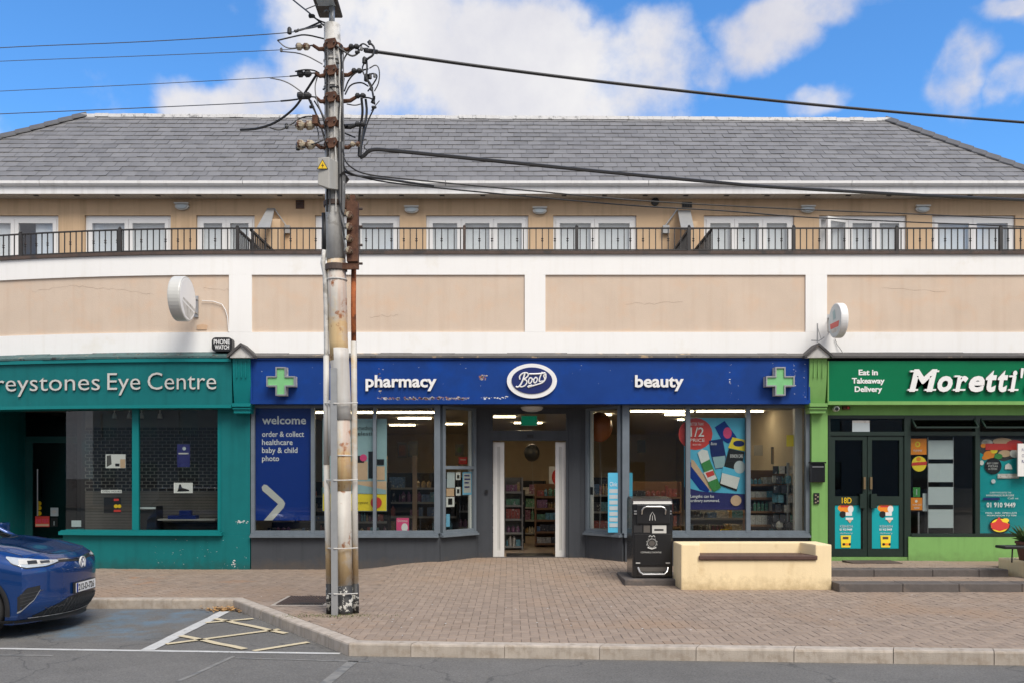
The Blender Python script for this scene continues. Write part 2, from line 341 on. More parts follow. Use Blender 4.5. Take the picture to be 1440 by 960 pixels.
def asphalt():
    m = bpy.data.materials.new('asphalt'); m.use_nodes = True; t = m.node_tree; b = t.nodes['Principled BSDF']; L = t.links.new
    pos = t.nodes.new('ShaderNodeNewGeometry').outputs['Position']
    def noise(s, d, r=.6):
        n = t.nodes.new('ShaderNodeTexNoise'); n.inputs['Scale'].default_value = s; n.inputs['Detail'].default_value = d
        n.inputs['Roughness'].default_value = r; L(pos, n.inputs['Vector']); return n.outputs['Fac']
    def mrange(v, a, bb, c, d):
        q = t.nodes.new('ShaderNodeMapRange'); q.inputs['From Min'].default_value = a; q.inputs['From Max'].default_value = bb
        q.inputs['To Min'].default_value = c; q.inputs['To Max'].default_value = d; L(v, q.inputs['Value']); return q.outputs[0]
    def mth(op, a, bb):
        q = t.nodes.new('ShaderNodeMath'); q.operation = op
        for i, v in enumerate((a, bb)):
            if isinstance(v, (int, float)): q.inputs[i].default_value = v
            else: L(v, q.inputs[i])
        return q.outputs[0]
    big = mrange(noise(.45, 5), .3, .7, .86, 1.14)
    fine = mrange(noise(55, 3, .8), .3, .7, .62, 1.38)
    mid = mrange(noise(4, 4), .3, .7, .92, 1.08)
    f = mth('MULTIPLY', mth('MULTIPLY', big, fine), mid)
    sep = t.nodes.new('ShaderNodeSeparateXYZ'); L(pos, sep.inputs[0])
    vm = t.nodes.new('ShaderNodeVectorMath'); vm.operation = 'SCALE'; vm.inputs[0].default_value = (.135, .130, .120); L(f, vm.inputs['Scale'])
    # worn blue paint of the parking bay
    sx, sy = sep.outputs['X'], sep.outputs['Y']
    inx = mth('MULTIPLY', mrange(sx, -6.6, -5.6, 0, 1), mrange(sx, -4.0, -4.5, 0, 1))
    iny = mth('MULTIPLY', mrange(sy, 9.7, 10.2, 0, 1), mrange(sy, 12.2, 11.9, 0, 1))
    wear = mrange(noise(2.3, 7, .7), .42, .62, 0, .62)
    mask = mth('MULTIPLY', mth('MULTIPLY', inx, iny), wear)
    mix = t.nodes.new('ShaderNodeMix'); mix.data_type = 'RGBA'; mix.inputs['B'].default_value = (.11, .20, .28, 1)
    L(mask, mix.inputs['Factor']); L(vm.outputs[0], mix.inputs['A'])
    # cracks and tar lines
    vo = t.nodes.new('ShaderNodeTexVoronoi'); vo.feature = 'DISTANCE_TO_EDGE'; vo.inputs['Scale'].default_value = .38
    wv = t.nodes.new('ShaderNodeVectorMath'); wv.operation = 'ADD'
    nn = t.nodes.new('ShaderNodeTexNoise'); nn.inputs['Scale'].default_value = 2.5; nn.inputs['Detail'].default_value = 6; L(pos, nn.inputs['Vector'])
    sc = t.nodes.new('ShaderNodeVectorMath'); sc.operation = 'SCALE'; sc.inputs['Scale'].default_value = .5; L(nn.outputs['Color'], sc.inputs[0])
    L(pos, wv.inputs[0]); L(sc.outputs[0], wv.inputs[1]); L(wv.outputs[0], vo.inputs['Vector'])
    crack = mrange(vo.outputs['Distance'], .0, .006, .55, 0)
    mix2 = t.nodes.new('ShaderNodeMix'); mix2.data_type = 'RGBA'; mix2.inputs['B'].default_value = (.035, .035, .035, 1)
    L(crack, mix2.inputs['Factor']); L(mix.outputs['Result'], mix2.inputs['A'])
    L(mix2.outputs['Result'], b.inputs['Base Color']); b.inputs['Roughness'].default_value = .85
    bp = t.nodes.new('ShaderNodeBump'); bp.inputs['Strength'].default_value = .7; bp.inputs['Distance'].default_value = .006
    L(noise(70, 3, .8), bp.inputs['Height']); L(bp.outputs[0], b.inputs['Normal'])
    MATS['asphalt'] = m
asphalt()

# ---------------------------------------------------------------- mesh helpers
BX0 = -5.2
def off(x):            # the crescent's left end curves away from the road
    if x >= BX0: return 0.0
    t = BX0 - x
    if t <= 4.4: return .42 * (t / 4.4) ** 2
    return .42 + .19 * (t - 4.4)
WO = {}                # world origin of every object built here
class MB:
    def __init__(s, bend=False):
        s.v = []; s.f = []; s.m = []; s.bend = bend; s.t = []; s.cur = 0
    def vert(s, p): s.v.append(tuple(p)); return len(s.v) - 1
    def face(s, idx, m=None, t=.5):
        s.f.append(tuple(idx)); s.m.append(s.cur if m is None else m); s.t.append(t)
    def quad(s, a, b, c, d, m=None, t=.5): s.face([s.vert(p) for p in (a, b, c, d)], m, t)
    def poly(s, pts, m=None, t=.5): s.face([s.vert(p) for p in pts], m, t)
    def hexa(s, p, m=None, t=.5):   # 4 bottom, 4 top (both counterclockwise seen from above)
        i = [s.vert(q) for q in p]
        for f in ((3, 2, 1, 0), (4, 5, 6, 7), (0, 1, 5, 4), (1, 2, 6, 5), (2, 3, 7, 6), (3, 0, 4, 7)):
            s.face([i[k] for k in f], m, t)
    def box(s, x0, x1, y0, y1, z0, z1, m=None, t=.5):
        if x1 < x0: x0, x1 = x1, x0
        if y1 < y0: y0, y1 = y1, y0
        if z1 < z0: z0, z1 = z1, z0
        n = 1
        if s.bend and x0 < BX0 and x1 - x0 > .5:
            n = max(1, int((min(x1, BX0 + .01) - x0) / .4)) + 1
        if n == 1:
            return s.hexa([(x0, y0, z0), (x1, y0, z0), (x1, y1, z0), (x0, y1, z0), (x0, y0, z1), (x1, y0, z1), (x1, y1, z1), (x0, y1, z1)], m, t)
        xe = min(x1, BX0)
        xs = [x0 + (xe - x0) * i / n for i in range(n + 1)]
        if x1 > BX0: xs.append(x1)
        ring = [[s.vert((x, y, z)) for (y, z) in ((y0, z0), (y1, z0), (y1, z1), (y0, z1))] for x in xs]
        for a, b in zip(ring, ring[1:]):
            for k in range(4):
                j = (k + 1) % 4
                s.face((a[k], a[j], b[j], b[k]), m, t)
        s.face((ring[0][3], ring[0][2], ring[0][1], ring[0][0]), m, t); s.face(ring[-1], m, t)
    def prism(s, pts, y0, y1, m=None):      # outline in (x, z), extruded in y (front y0)
        n = len(pts)
        a = [s.vert((x, y0, z)) for x, z in pts]; b = [s.vert((x, y1, z)) for x, z in pts]
        s.face(a, m); s.face(b[::-1], m)
        for i in range(n):
            j = (i + 1) % n
            s.face((a[i], b[i], b[j], a[j]), m)
    def tube(s, pts, r, n=6, m=None, caps=True, r2=None):
        pts = [Vector(p) for p in pts]
        rings = []; up = None
        for i, p in enumerate(pts):
            d = (pts[min(i + 1, len(pts) - 1)] - pts[max(i - 1, 0)])
            if d.length < 1e-9: d = Vector((0, 0, 1))
            d.normalize()
            if up is None: up = d.orthogonal().normalized()
            else:
                up = up - d * up.dot(d)
                up = up.normalized() if up.length > 1e-6 else d.orthogonal().normalized()
            w_ = d.cross(up)
            rr = r if r2 is None else r + (r2 - r) * i / (len(pts) - 1)
            rings.append([s.vert(p + up * (rr * math.cos(2 * math.pi * k / n)) + w_ * (rr * math.sin(2 * math.pi * k / n))) for k in range(n)])
        for a, b in zip(rings, rings[1:]):
            for k in range(n):
                j = (k + 1) % n
                s.face((a[k], a[j], b[j], b[k]), m)
        if caps:
            s.face(rings[0][::-1], m); s.face(rings[-1], m)
    def disc(s, c, rx, rz, n=24, y1=None, m=None):   # ellipse slab facing -Y
        pts = [(c[0] + rx * math.cos(2 * math.pi * k / n), c[2] + rz * math.sin(2 * math.pi * k / n)) for k in range(n)]
        s.prism(pts, c[1], y1 if y1 is not None else c[1] + .004, m)
    def lathe(s, c, prof, n=12, m=None, axis='z'):   # prof: (r, h)
        rings = []
        for r, h in prof:
            ring = []
            for k in range(n):
                a = 2 * math.pi * k / n
                q = (r * math.cos(a), r * math.sin(a), h)
                if axis == 'x': q = (q[2], q[0], q[1])
                if axis == 'y': q = (q[0], q[2], -q[1])
                ring.append(s.vert((c[0] + q[0], c[1] + q[1], c[2] + q[2])))
            rings.append(ring)
        for a, b in zip(rings, rings[1:]):
            for k in range(n):
                j = (k + 1) % n
                s.face((a[k], a[j], b[j], b[k]), m)
        s.face(rings[0][::-1], m); s.face(rings[-1], m)
    def build(s, name, mats, parent=None, origin=None, smooth=False, bevel=0, xf=None, bsegs=1):
        if isinstance(mats, str): mats = [mats]
        vs = [Vector(p) for p in s.v]
        if xf is not None: vs = [xf @ p for p in vs]
        if s.bend: vs = [Vector((p.x, p.y + off(p.x), p.z)) for p in vs]
        if origin is None:
            xs = [p.x for p in vs]; ys = [p.y for p in vs]; zs = [p.z for p in vs]
            origin = Vector(((min(xs) + max(xs)) / 2, (min(ys) + max(ys)) / 2, min(zs)))
        origin = Vector(origin)
        me = bpy.data.meshes.new(name)
        me.from_pydata([p - origin for p in vs], [], s.f)
        for mn in mats: me.materials.append(MATS[mn])
        me.polygons.foreach_set('material_index', [min(i, len(mats) - 1) for i in s.m])
        if any(t != .5 for t in s.t):
            at = me.attributes.new('tint', 'FLOAT', 'FACE'); at.data.foreach_set('value', s.t)
        if smooth: me.polygons.foreach_set('use_smooth', [True] * len(s.f))
        if bevel or smooth:
            bm = bmesh.new(); bm.from_mesh(me)
            if bevel:
                bmesh.ops.bevel(bm, geom=[e for e in bm.edges if len(e.link_faces) == 2 and e.calc_face_angle(0) > .5], offset=bevel, segments=bsegs, profile=.7, affect='EDGES', clamp_overlap=True)
            bm.to_mesh(me); bm.free()
        if smooth == 'auto':
            pass
        me.update()
        o = bpy.data.objects.new(name, me); COL.objects.link(o)
        WO[o.name] = origin
        if parent is not None:
            o.parent = parent; o.location = origin - WO[parent.name]
        else: o.location = origin
        return o
def tag(o, label=None, cat=None, group=None, kind=None):
    if label: o['label'] = label
    if cat: o['category'] = cat
    if group: o['group'] = group
    if kind: o['kind'] = kind
    return o
def empty(name, loc, label=None, cat=None, group=None):
    o = bpy.data.objects.new(name, None); o.empty_display_size = .2
    o.location = loc; COL.objects.link(o); WO[o.name] = Vector(loc)
    return tag(o, label, cat, group)
def copy_obj(o, dloc, parent=None):      # one object, moved by dloc
    c = o.copy(); COL.objects.link(c)
    WO[c.name] = WO[o.name] + Vector(dloc)
    c.parent = parent
    c.location = WO[c.name] - (WO[parent.name] if parent is not None else Vector((0, 0, 0)))
    return c
def copy_tree(o, dloc, parent=None):
    c = copy_obj(o, dloc, parent)
    for ch in [q for q in bpy.data.objects if q.parent == o]: copy_tree(ch, dloc, c)
    return c
def txt_raw(s, extr, offs, shear, res=3):
    cu = bpy.data.curves.new('t', 'FONT'); cu.body = s; cu.size = 1; cu.extrude = extr; cu.offset = offs; cu.shear = shear
    cu.resolution_u = res; cu.space_character = 1.0
    to = bpy.data.objects.new('t', cu); COL.objects.link(to)
    dg = bpy.context.evaluated_depsgraph_get()
    me = bpy.data.meshes.new_from_object(to.evaluated_get(dg), depsgraph=dg)
    bpy.data.objects.remove(to); bpy.data.curves.remove(cu)
    return me
CAPH = max(v.co.y for v in txt_raw('H', 0, 0, 0).vertices)
def text(s, px0, px1, pyb, pyt, D, mats, parent=None, name='lettering', depth=.03, bold=0.0, shear=0.0, bend=False, capref='H', res=3, rot=0.0, center=None):
    """lettering between bearings px0..px1, baseline pyb, cap top pyt, front face at distance D"""
    me = txt_raw(s, .5, bold, shear, res)
    xs = [v.co.x for v in me.vertices]
    x0, x1 = X(px0, D), X(px1, D); zb, zt = Z(pyb, D), Z(pyt, D)
    sx = (x1 - x0) / (max(xs) - min(xs)); sz = (zt - zb) / CAPH
    org = Vector(((x0 + x1) / 2, D, zb))
    mx0 = min(xs)
    for v in me.vertices:
        x, y, z = v.co
        wx = x0 + (x - mx0) * sx; wz = zb + y * sz
        wy = D + (0.5 - z) * depth
        p = Vector((wx, wy, wz))
        if bend: p.y += off(p.x)
        v.co = p - org
    for mn in mats if isinstance(mats, (list, tuple)) else [mats]: me.materials.append(MATS[mn])
    if isinstance(mats, (list, tuple)) and len(mats) > 1:
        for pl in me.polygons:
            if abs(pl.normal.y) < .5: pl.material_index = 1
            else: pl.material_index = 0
    me.name = name
    o = bpy.data.objects.new(name, me); COL.objects.link(o); WO[o.name] = org
    if parent is not None: o.parent = parent; o.location = org - WO[parent.name]
    else: o.location = org
    return o
def wall_holes(b, x0, x1, z0, z1, holes, y0, y1, m=None):
    xs = sorted({x0, x1, *[h[0] for h in holes if x0 < h[0] < x1], *[h[1] for h in holes if x0 < h[1] < x1]})
    zs = sorted({z0, z1, *[h[2] for h in holes if z0 < h[2] < z1], *[h[3] for h in holes if z0 < h[3] < z1]})
    for i in range(len(xs) - 1):
        cells = []
        for j in range(len(zs) - 1):
            cx, cz = (xs[i] + xs[i + 1]) / 2, (zs[j] + zs[j + 1]) / 2
            if not any(h[0] < cx < h[1] and h[2] < cz < h[3] for h in holes):
                if cells and abs(cells[-1][1] - zs[j]) < 1e-9: cells[-1][1] = zs[j + 1]
                else: cells.append([zs[j], zs[j + 1]])
        for a, c in cells: b.box(xs[i], xs[i + 1], y0, y1, a, c, m)
def smoothstep(a, b, x):
    t = max(0, min(1, (x - a) / (b - a))); return t * t * (3 - 2 * t)
# ================================================================ ground
KA = Vector((-3.98, 12.19)); KB = Vector((-1.72, 8.99)); KC = Vector((5.12, 8.54))
KL = Vector((-30.0, 12.19)); dC = (KC - KB).normalized(); KR = KB + dC * 34
KERB_W = .15
def offset_poly(pts, d):
    out = []
    for i, p in enumerate(pts):
        ns = []
        if i > 0: e = (p - pts[i - 1]).normalized(); ns.append(Vector((-e.y, e.x)))
        if i < len(pts) - 1: e = (pts[i + 1] - p).normalized(); ns.append(Vector((-e.y, e.x)))
        n = sum(ns, Vector((0, 0))).normalized()
        out.append(p + n * (d / n.dot(ns[0])))
    return out
KF = [KL, KA, KB, KR]; KI = offset_poly(KF, KERB_W)
def kerb_y(x, line=KI):
    for a, b in zip(line, line[1:]):
        if a.x <= x <= b.x: return a.y + (b.y - a.y) * (x - a.x) / (b.x - a.x)
    return line[0].y if x < line[0].x else line[-1].y
def zpave(x, y):
    return .145 * (1 - smoothstep(1.8, 3.4, abs(x - .35))) * smoothstep(13.4, 16.2, y)

b = MB(); n = 10
b.quad((-400, -400, -.35), (400, -400, -.35), (400, 600, -.35), (-400, 600, -.35))
tag(b.build('ground', 'mortar'), kind='structure')
b = MB()
b.quad((-60, -9, -.14), (60, -9, -.14), (60, 13.4, -.14), (-60, 13.4, -.14))
road = tag(b.build('road', 'asphalt', origin=(0, 0, -.14)), kind='structure')
# pavement bed: a jointed sheet that follows the ramp to the door
b = MB()
xs = [-30, -20] + [-13 + .25 * i for i in range(105)] + [20, 28]
for x0, x1 in zip(xs, xs[1:]):
    ya0, ya1 = kerb_y(x0) - .05, kerb_y(x1) - .05
    N = 14
    for j in range(N):
        t0, t1 = j / N, (j + 1) / N
        q = []
        for x, ya in ((x0, ya0), (x1, ya1)):
            for t in (t0, t1):
                y = ya + (17.4 - ya) * t; q.append((x, y, zpave(x, y) - .007))
        b.quad(q[0], q[2], q[3], q[1])
pav = tag(b.build('pavement', 'mortar', origin=(0, 12, 0)), kind='structure')
# far pavement behind the viewer
b = MB(); b.box(-60, 60, -14, -9.15, -.3, 0)
tag(b.build('far_pavement', 'paver_many'), kind='structure')

def clip_half(poly, p, nrm):     # keep side where (q-p).n >= 0
    out = []
    for i in range(len(poly)):
        a, c = poly[i], poly[(i + 1) % len(poly)]
        da, dc = (a - p).dot(nrm), (c - p).dot(nrm)
        if da >= 0: out.append(a)
        if (da >= 0) != (dc >= 0): out.append(a + (c - a) * (da / (da - dc)))
    return out
def nrm_of(a, c): e = (c - a).normalized(); return Vector((-e.y, e.x))
N0, N1, N2 = nrm_of(KI[0], KI[1]), nrm_of(KI[1], KI[2]), nrm_of(KI[2], KI[3])
DR = (X(398, 12.0), X(462, 12.0), 11.62, 12.42)      # drain cover rectangle
rng = random.Random(3)
bricks = []
BL, BW, GAP = .2, .1, .0042
ang = 0.0
def add_brick(cx, cy, lx, ly, rot):
    c, s_ = math.cos(rot), math.sin(rot)
    h1, h2 = lx / 2 - GAP / 2, ly / 2 - GAP / 2
    pts = [Vector((cx + c * u - s_ * v, cy + s_ * u + c * v)) for u, v in ((-h1, -h2), (h1, -h2), (h1, h2), (-h1, h2))]
    full = True
    if cx < KI[1].x:
        q = clip_half(pts, KI[1] + Vector((0, .004)), N0)
    else:
        q = clip_half(pts, KI[1] + N1 * .004, N1); q = clip_half(q, KI[2] + N2 * .004, N2) if q else q
    if len(q) < 3: return
    if len(q) > 4 or any((a - c_).length > 1e-6 for a, c_ in zip(q, pts)): full = False
    ar = abs(sum(q[i].x * q[(i + 1) % len(q)].y - q[(i + 1) % len(q)].x * q[i].y for i in range(len(q)))) / 2
    if ar < .0012: return
    if DR[0] - .12 < cx < DR[1] + .12 and DR[2] - .1 < cy < DR[3] + .1: return
    if cy > 16.95 or (cy > 16.3 and not -2.2 < cx < 3): return
    bricks.append((cx, cy, q, full, rot, lx > ly))
# 90-degree herringbone on the right, 45-degree on the left of the pole
XS = -2.2
def herring(rot, test):
    Rm = Matrix.Rotation(rot, 2)
    for i in range(-190, 190):
        for j in range(-70, 71):
            # herringbone cell: horizontal brick + vertical brick per (i) diagonal step
            ox = i * BW + j * 2 * BW; oy = -i * BW * 0 + i * BW - j * 2 * BW * 0
            hx, hy = i * BW + j * 4 * BW, i * BW
            for (u, v, lx, ly) in ((hx + .1, hy + .05, BL, BW), (hx + .25, hy + .0, BW, BL)):
                p = Rm @ Vector((u, v)) + Vector((0, 12))
                if -11.5 < p.x < 11.5 and kerb_y(p.x) - .1 < p.y < 17 and test(p): add_brick(p.x, p.y, lx, ly, rot)
herring(0.0, lambda p: p.x >= XS)
herring(R(45), lambda p: p.x < XS)
print('pavers', len(bricks))
inframe = lambda q: abs(q[0] / q[1]) < .60
order = sorted([k for k, q in enumerate(bricks) if q[3] and inframe(q) and q[0] >= XS], key=lambda k: bricks[k][1] + .02 * abs(bricks[k][0]))
single = set(order[:300])
protos = {}
many = MB()
for k, (cx, cy, q, full, rot, lng) in enumerate(bricks):
    t = rng.random(); dz = rng.uniform(-.0022, .0022)
    if k in single:
        key = lng
        if key not in protos:
            m = MB(); h1, h2 = ((BL if lng else BW) - GAP) / 2, ((BW if lng else BL) - GAP) / 2; e = .006
            lo = [(-h1, -h2), (h1, -h2), (h1, h2), (-h1, h2)]; hi = [(-h1 + e, -h2 + e), (h1 - e, -h2 + e), (h1 - e, h2 - e), (-h1 + e, h2 - e)]
            L = [m.vert((x, y, -.03)) for x, y in lo]; M_ = [m.vert((x, y, -.004)) for x, y in lo]; T = [m.vert((x, y, 0)) for x, y in hi]
            for i in range(4):
                j = (i + 1) % 4
                m.face((L[i], L[j], M_[j], M_[i])); m.face((M_[i], M_[j], T[j], T[i]))
            m.face(T)
            o = m.build('paver', 'paver', pav, origin=(0, 0, 0)); protos[key] = o
        else:
            o = protos[key].copy(); COL.objects.link(o); o.parent = pav
        o.location = Vector((cx, cy, zpave(cx, cy) + dz)) - WO[pav.name]
        o.rotation_euler = (rng.uniform(-.006, .006), rng.uniform(-.006, .006), 0)
        continue
    tx, ty = rng.uniform(-.01, .01), rng.uniform(-.01, .01)
    c2 = sum(q, Vector((0, 0))) / len(q)
    lo = []; hi = []
    for p in q:
        z = zpave(p.x, p.y) + dz + (p.x - cx) * tx + (p.y - cy) * ty
        hi.append(many.vert((p.x + (c2.x - p.x) * .035, p.y + (c2.y - p.y) * .035, z))); lo.append(many.vert((p.x, p.y, z - .012)))
    for i in range(len(q)):
        j = (i + 1) % len(q); many.face((lo[i], lo[j], hi[j], hi[i]), t=t)
    many.face(hi, t=t)
tag(many.build('pavers', 'paver_many', pav, origin=(0, 12, 0)), kind='stuff')

# kerb
kerb = empty('kerb', (0, 9, 0)); tag(kerb, kind='structure')
def kerb_stone(f0, f1, i0, i1, drop=0.0, rnd=.022):
    m = MB(); rings = []
    for f, g in ((f0, i0), (f1, i1)):
        u = (g - f)
        prof = [(0, -.25), (0, -rnd - drop), (rnd * .3 / KERB_W, -rnd * .3 - drop), (rnd * 1.1 / KERB_W, -drop), (1, -drop * .5), (1, -.25)]
        rings.append([m.vert((f.x + u.x * a, f.y + u.y * a, z)) for a, z in prof])
    a, c = rings
    for k in range(5): m.face((a[k], c[k], c[k + 1], a[k + 1]))
    m.face(a); m.face(c[::-1])
    return m.build('kerb_stone', 'kerb', kerb)
def run(f0, f1, i0, i1, L, start=0.0, lo=-1e9, hi=1e9, cuts=None):
    tot = (f1 - f0).length
    ds = cuts or [0.0] + [start + L * k for k in range(1, int((tot - start) / L) + 1)] + [tot]
    ds = sorted(set([d_ for d_ in ds if 0 <= d_ <= tot]))
    for d0, d1 in zip(ds, ds[1:]):
        if d1 - d0 < .05: continue
        t0, t1 = (d0 + .004) / tot, (d1 - .004) / tot
        p = f0.lerp(f1, (t0 + t1) / 2)
        if not lo < p.x < hi: continue
        kerb_stone(f0.lerp(f1, t0), f0.lerp(f1, t1), i0.lerp(i1, t0), i0.lerp(i1, t1), rng.uniform(0, .006), rng.uniform(.018, .028))
run(KF[0], KF[1], KI[0], KI[1], .93, (KA.x - KL.x) % .93 + .05, lo=-12)
run(KF[1], KF[2], KI[1], KI[2], .72, .5)
run(KF[2], KF[3], KI[2], KI[3], .985, .66 - .985 + .03, hi=12.5, cuts=[0, .66] + [.66 + .985 * k for k in range(1, 34)])

# drain cover
m = MB()
m.box(DR[0] - .06, DR[1] + .06, DR[2] - .06, DR[3] + .06, -.05, .001)
dc = tag(m.build('drain_cover', 'kerb'), 'rectangular metal drain grating in a pale frame set in the paving left of the pole', 'drain cover')
m = MB(); m.box(DR[0], DR[1], DR[2], DR[3], .0005, .004)
gr = m.build('backing', 'black', dc)
m = MB(); nn = 16
for i in range(nn):
    x = DR[0] + (DR[1] - DR[0]) * (i + .5) / nn; m.box(x - .011, x + .011, DR[2] + .01, DR[3] - .01, .0045, .014)
for i in range(9):
    y = DR[2] + (DR[3] - DR[2]) * (i + .5) / 9; m.box(DR[0] + .01, DR[1] - .01, y - .012, y + .012, .0042, .012)
m.build('grating', 'iron_rust', dc)

# painted lines (points of the survey on the road surface)
def line_mark(px0, px1, wid, mt, z=-.136):
    a = Vector(G(*px0, z=-.14)); c = Vector(G(*px1, z=-.14)); e = (c - a).normalized(); nn_ = Vector((-e.y, e.x)) * wid / 2
    m = MB(); K = max(2, int((c - a).length / .25)); r_ = random.Random(int(px0[0]))
    L = []; Rr = []
    for k in range(K + 1):
        p = a.lerp(c, k / K); j = r_.uniform(-.006, .006)
        L.append(m.vert((p.x + nn_.x + j, p.y + nn_.y + j, z))); Rr.append(m.vert((p.x - nn_.x + j, p.y - nn_.y + j, z)))
    for k in range(K): m.face((L[k], Rr[k], Rr[k + 1], L[k + 1]))
    return m.build('line_marking', mt, road)
line_mark((-200, 908.5), (478, 918.5), .075, 'mark_white')
line_mark((207, 914), (317, 859.5), .15, 'mark_white', -.132)
for a_, c_ in (((234, 906), (393, 885)), ((255, 894), (344, 913)), ((303, 870), (402, 891)), ((288, 876), (356, 870)), ((356, 915.5), (434, 903))):
    line_mark(a_, c_, .085, 'mark_yellow', -.128 - .001 * (a_[0] % 3))
line_mark((-60, 920), (75, 921.5), .05, 'mark_old')
line_mark((455, 962), (497, 929), .11, 'mark_old')
line_mark((250, 958), (330, 922), .05, 'mark_old')
line_mark((330, 925), (520, 930), .04, 'mark_old')

# ================================================================ building (upper storeys)
DW, DB, DS = 16.0, 18.5, 18.08       # shop line, balcony wall, eaves
bld = empty('commercial_building', (0, DW, 0), 'long pale rendered building with slate roof and balcony storey above the shops', 'building')
zt, zb = Z(358, DW), Z(497.5, DW)
m = MB(bend=True)      # tan wall behind the white bands
m.box(-15, 14, DW + .03, DW + .35, zb - 2.6 + 2.6, zt - .02)
m.build('wall', 'tan_render', bld)
zp1, zp0 = Z(386.5, DW), Z(467, DW)
m = MB(bend=True); m.box(-15, 14, DW, DW + .029, zp1, zt - .001); m.build('upper_band', 'white_render', bld)
m = MB(bend=True); m.box(-15, 14, DW, DW + .029, zb, zp0); m.build('lower_band', 'white_render', bld)
for a_, c_ in ((-372, -340), (322, 354), (738, 767), (1133, 1163), (1560, 1590)):
    m = MB(bend=True); m.box(X(a_, DW), X(c_, DW), DW - .001, DW + .028, zp0 + .001, zp1 - .001); m.build('wall_pilaster', 'white_render', bld)
m = MB(bend=True); m.box(-15, 14, DW - .035, DW + .37, zt, Z(353.5, DW)); m.build('coping', 'iron_rust', bld)
m = MB(bend=True); m.box(-15, 14, DW + .351, DB, 5.05, 5.25); m.build('balcony_floor', 'lead_dark', bld)
# balcony wall with its door openings
UW = [(-44, 82, 2), (119, 240, 2), (276, 358, 2), (443, 562, 2), (599, 743, 3), (778, 895, 2), (990, 1117, 3), (1152, 1275, 3), (1311, 1428, 2)]
zo1, zo0 = Z(303, DB), 5.25
holes = [(X(a_, DB), X(c_, DB), zo0 - .01, zo1) for a_, c_, _ in UW]
m = MB(); wall_holes(m, -14, 11.3, 5.0, 7.75, holes, DB, DB + .3)
m.build('wall', 'ochre_render', bld)
m = MB()   # rooms behind, party walls and the rest of the shell
m.box(-14, 11.3, 20.6, 20.7, 5.0, 7.75)
for q in (100, 258, 400, 580, 760, 940, 1134, 1293): m.box(X(q, DB) - .05, X(q, DB) + .05, DB + .3, 20.59, 5.25, 7.74)
m.box(-14, 11.3, DB + .301, 20.59, 5.02, 5.24); m.box(-14, 11.3, DB + .301, 20.59, 7.5, 7.7)
m.build('inner_wall', 'room', bld)
m = MB()
m.box(-14.1, -14.0, DB + .001, 33, 0, 7.74); m.box(11.3, 11.4, DB, 33, 3, 7.74); m.box(-14, 11.3, 32.9, 33, 0, 7.74)
m.box(-15, -14.8, 17.5, 30, 0, 3.5); m.box(13.8, 14, DW, 30, 0, 3.5)
m.build('outer_wall', 'tan_render', bld)
wg = 'french doors along the balcony'
for k, (a_, c_, nl) in enumerate(UW):
    x0, x1 = X(a_, DB) + .004, X(c_, DB) - .004; y0 = DB + .05
    win = MB(); fw = .055
    win.box(x0, x1, y0, y0 + .08, zo1 - .07, zo1 - .003); win.box(x0, x0 + fw, y0, y0 + .08, zo0, zo1 - .07); win.box(x1 - fw, x1, y0, y0 + .08, zo0, zo1 - .07)
    win.box(x0 + fw, x1 - fw, y0, y0 + .08, zo0, zo0 + .06)
    o = win.build('window', 'white_upvc', bld)
    leafw = (x1 - x0 - 2 * fw) / nl
    m2 = MB()
    for q in range(nl):
        lx0, lx1 = x0 + fw + q * leafw, x0 + fw + (q + 1) * leafw
        lf = MB(); s_ = .085; yy = y0 - .012
        opened = (k == 7 and q == 0)
        dx = (0, 0, 0)
        def LB(a0, a1, c0, c1): lf.box(a0, a1, yy, yy + .06, c0, c1)
        LB(lx0 + .003, lx0 + s_, zo0 + .065, zo1 - .075); LB(lx1 - s_, lx1 - .003, zo0 + .065, zo1 - .075)
        LB(lx0 + s_, lx1 - s_, zo1 - .075 - s_, zo1 - .075); LB(lx0 + s_, lx1 - s_, zo0 + .065, zo0 + .065 + s_ + .05)
        g_ = MB(); g_.box(lx0 + s_ - .01, lx1 - s_ + .01, yy + .022, yy + .03, zo0 + .2, zo1 - .155)
        if opened:
            Rm = Matrix.Translation((lx1, yy, 0)) @ Matrix.Rotation(R(-24), 4, 'Z').inverted() @ Matrix.Translation((-lx1, -yy, 0))
            lo_ = lf.build('door_leaf', 'white_upvc', o, xf=Rm); g_.build('pane', 'glass_upper', o, xf=Rm)
        else:
            lo_ = lf.build('door_leaf', 'white_upvc', o); g_.build('pane', 'glass_upper', o)
    # curtain: gathered cloth, hung with gaps
    rr = random.Random(40 + k)
    cu = MB(); yc = y0 + .09
    gaps = {0: (.45, .72)}.get(k, (0, 0))
    steps = int((x1 - x0) / .035); prev = None
    for q in range(steps + 1):
        t = q / steps; x = x0 + (x1 - x0) * t
        y = yc + (.010 if k % 3 == 1 else .003 if k in (2, 6) else .006) * math.sin(t * steps * (.55 + .1 * (k % 4)) + rr.random()) + rr.uniform(-.002, .002)
        a1, a2 = cu.vert((x, y, zo0 + .02)), cu.vert((x, y, zo1 - .02))
        if prev and not gaps[0] < t < gaps[1]: cu.face((prev[0], a1, a2, prev[1]))
        prev = (a1, a2)
    if cu.f: cu.build('curtain', 'curtain', o)
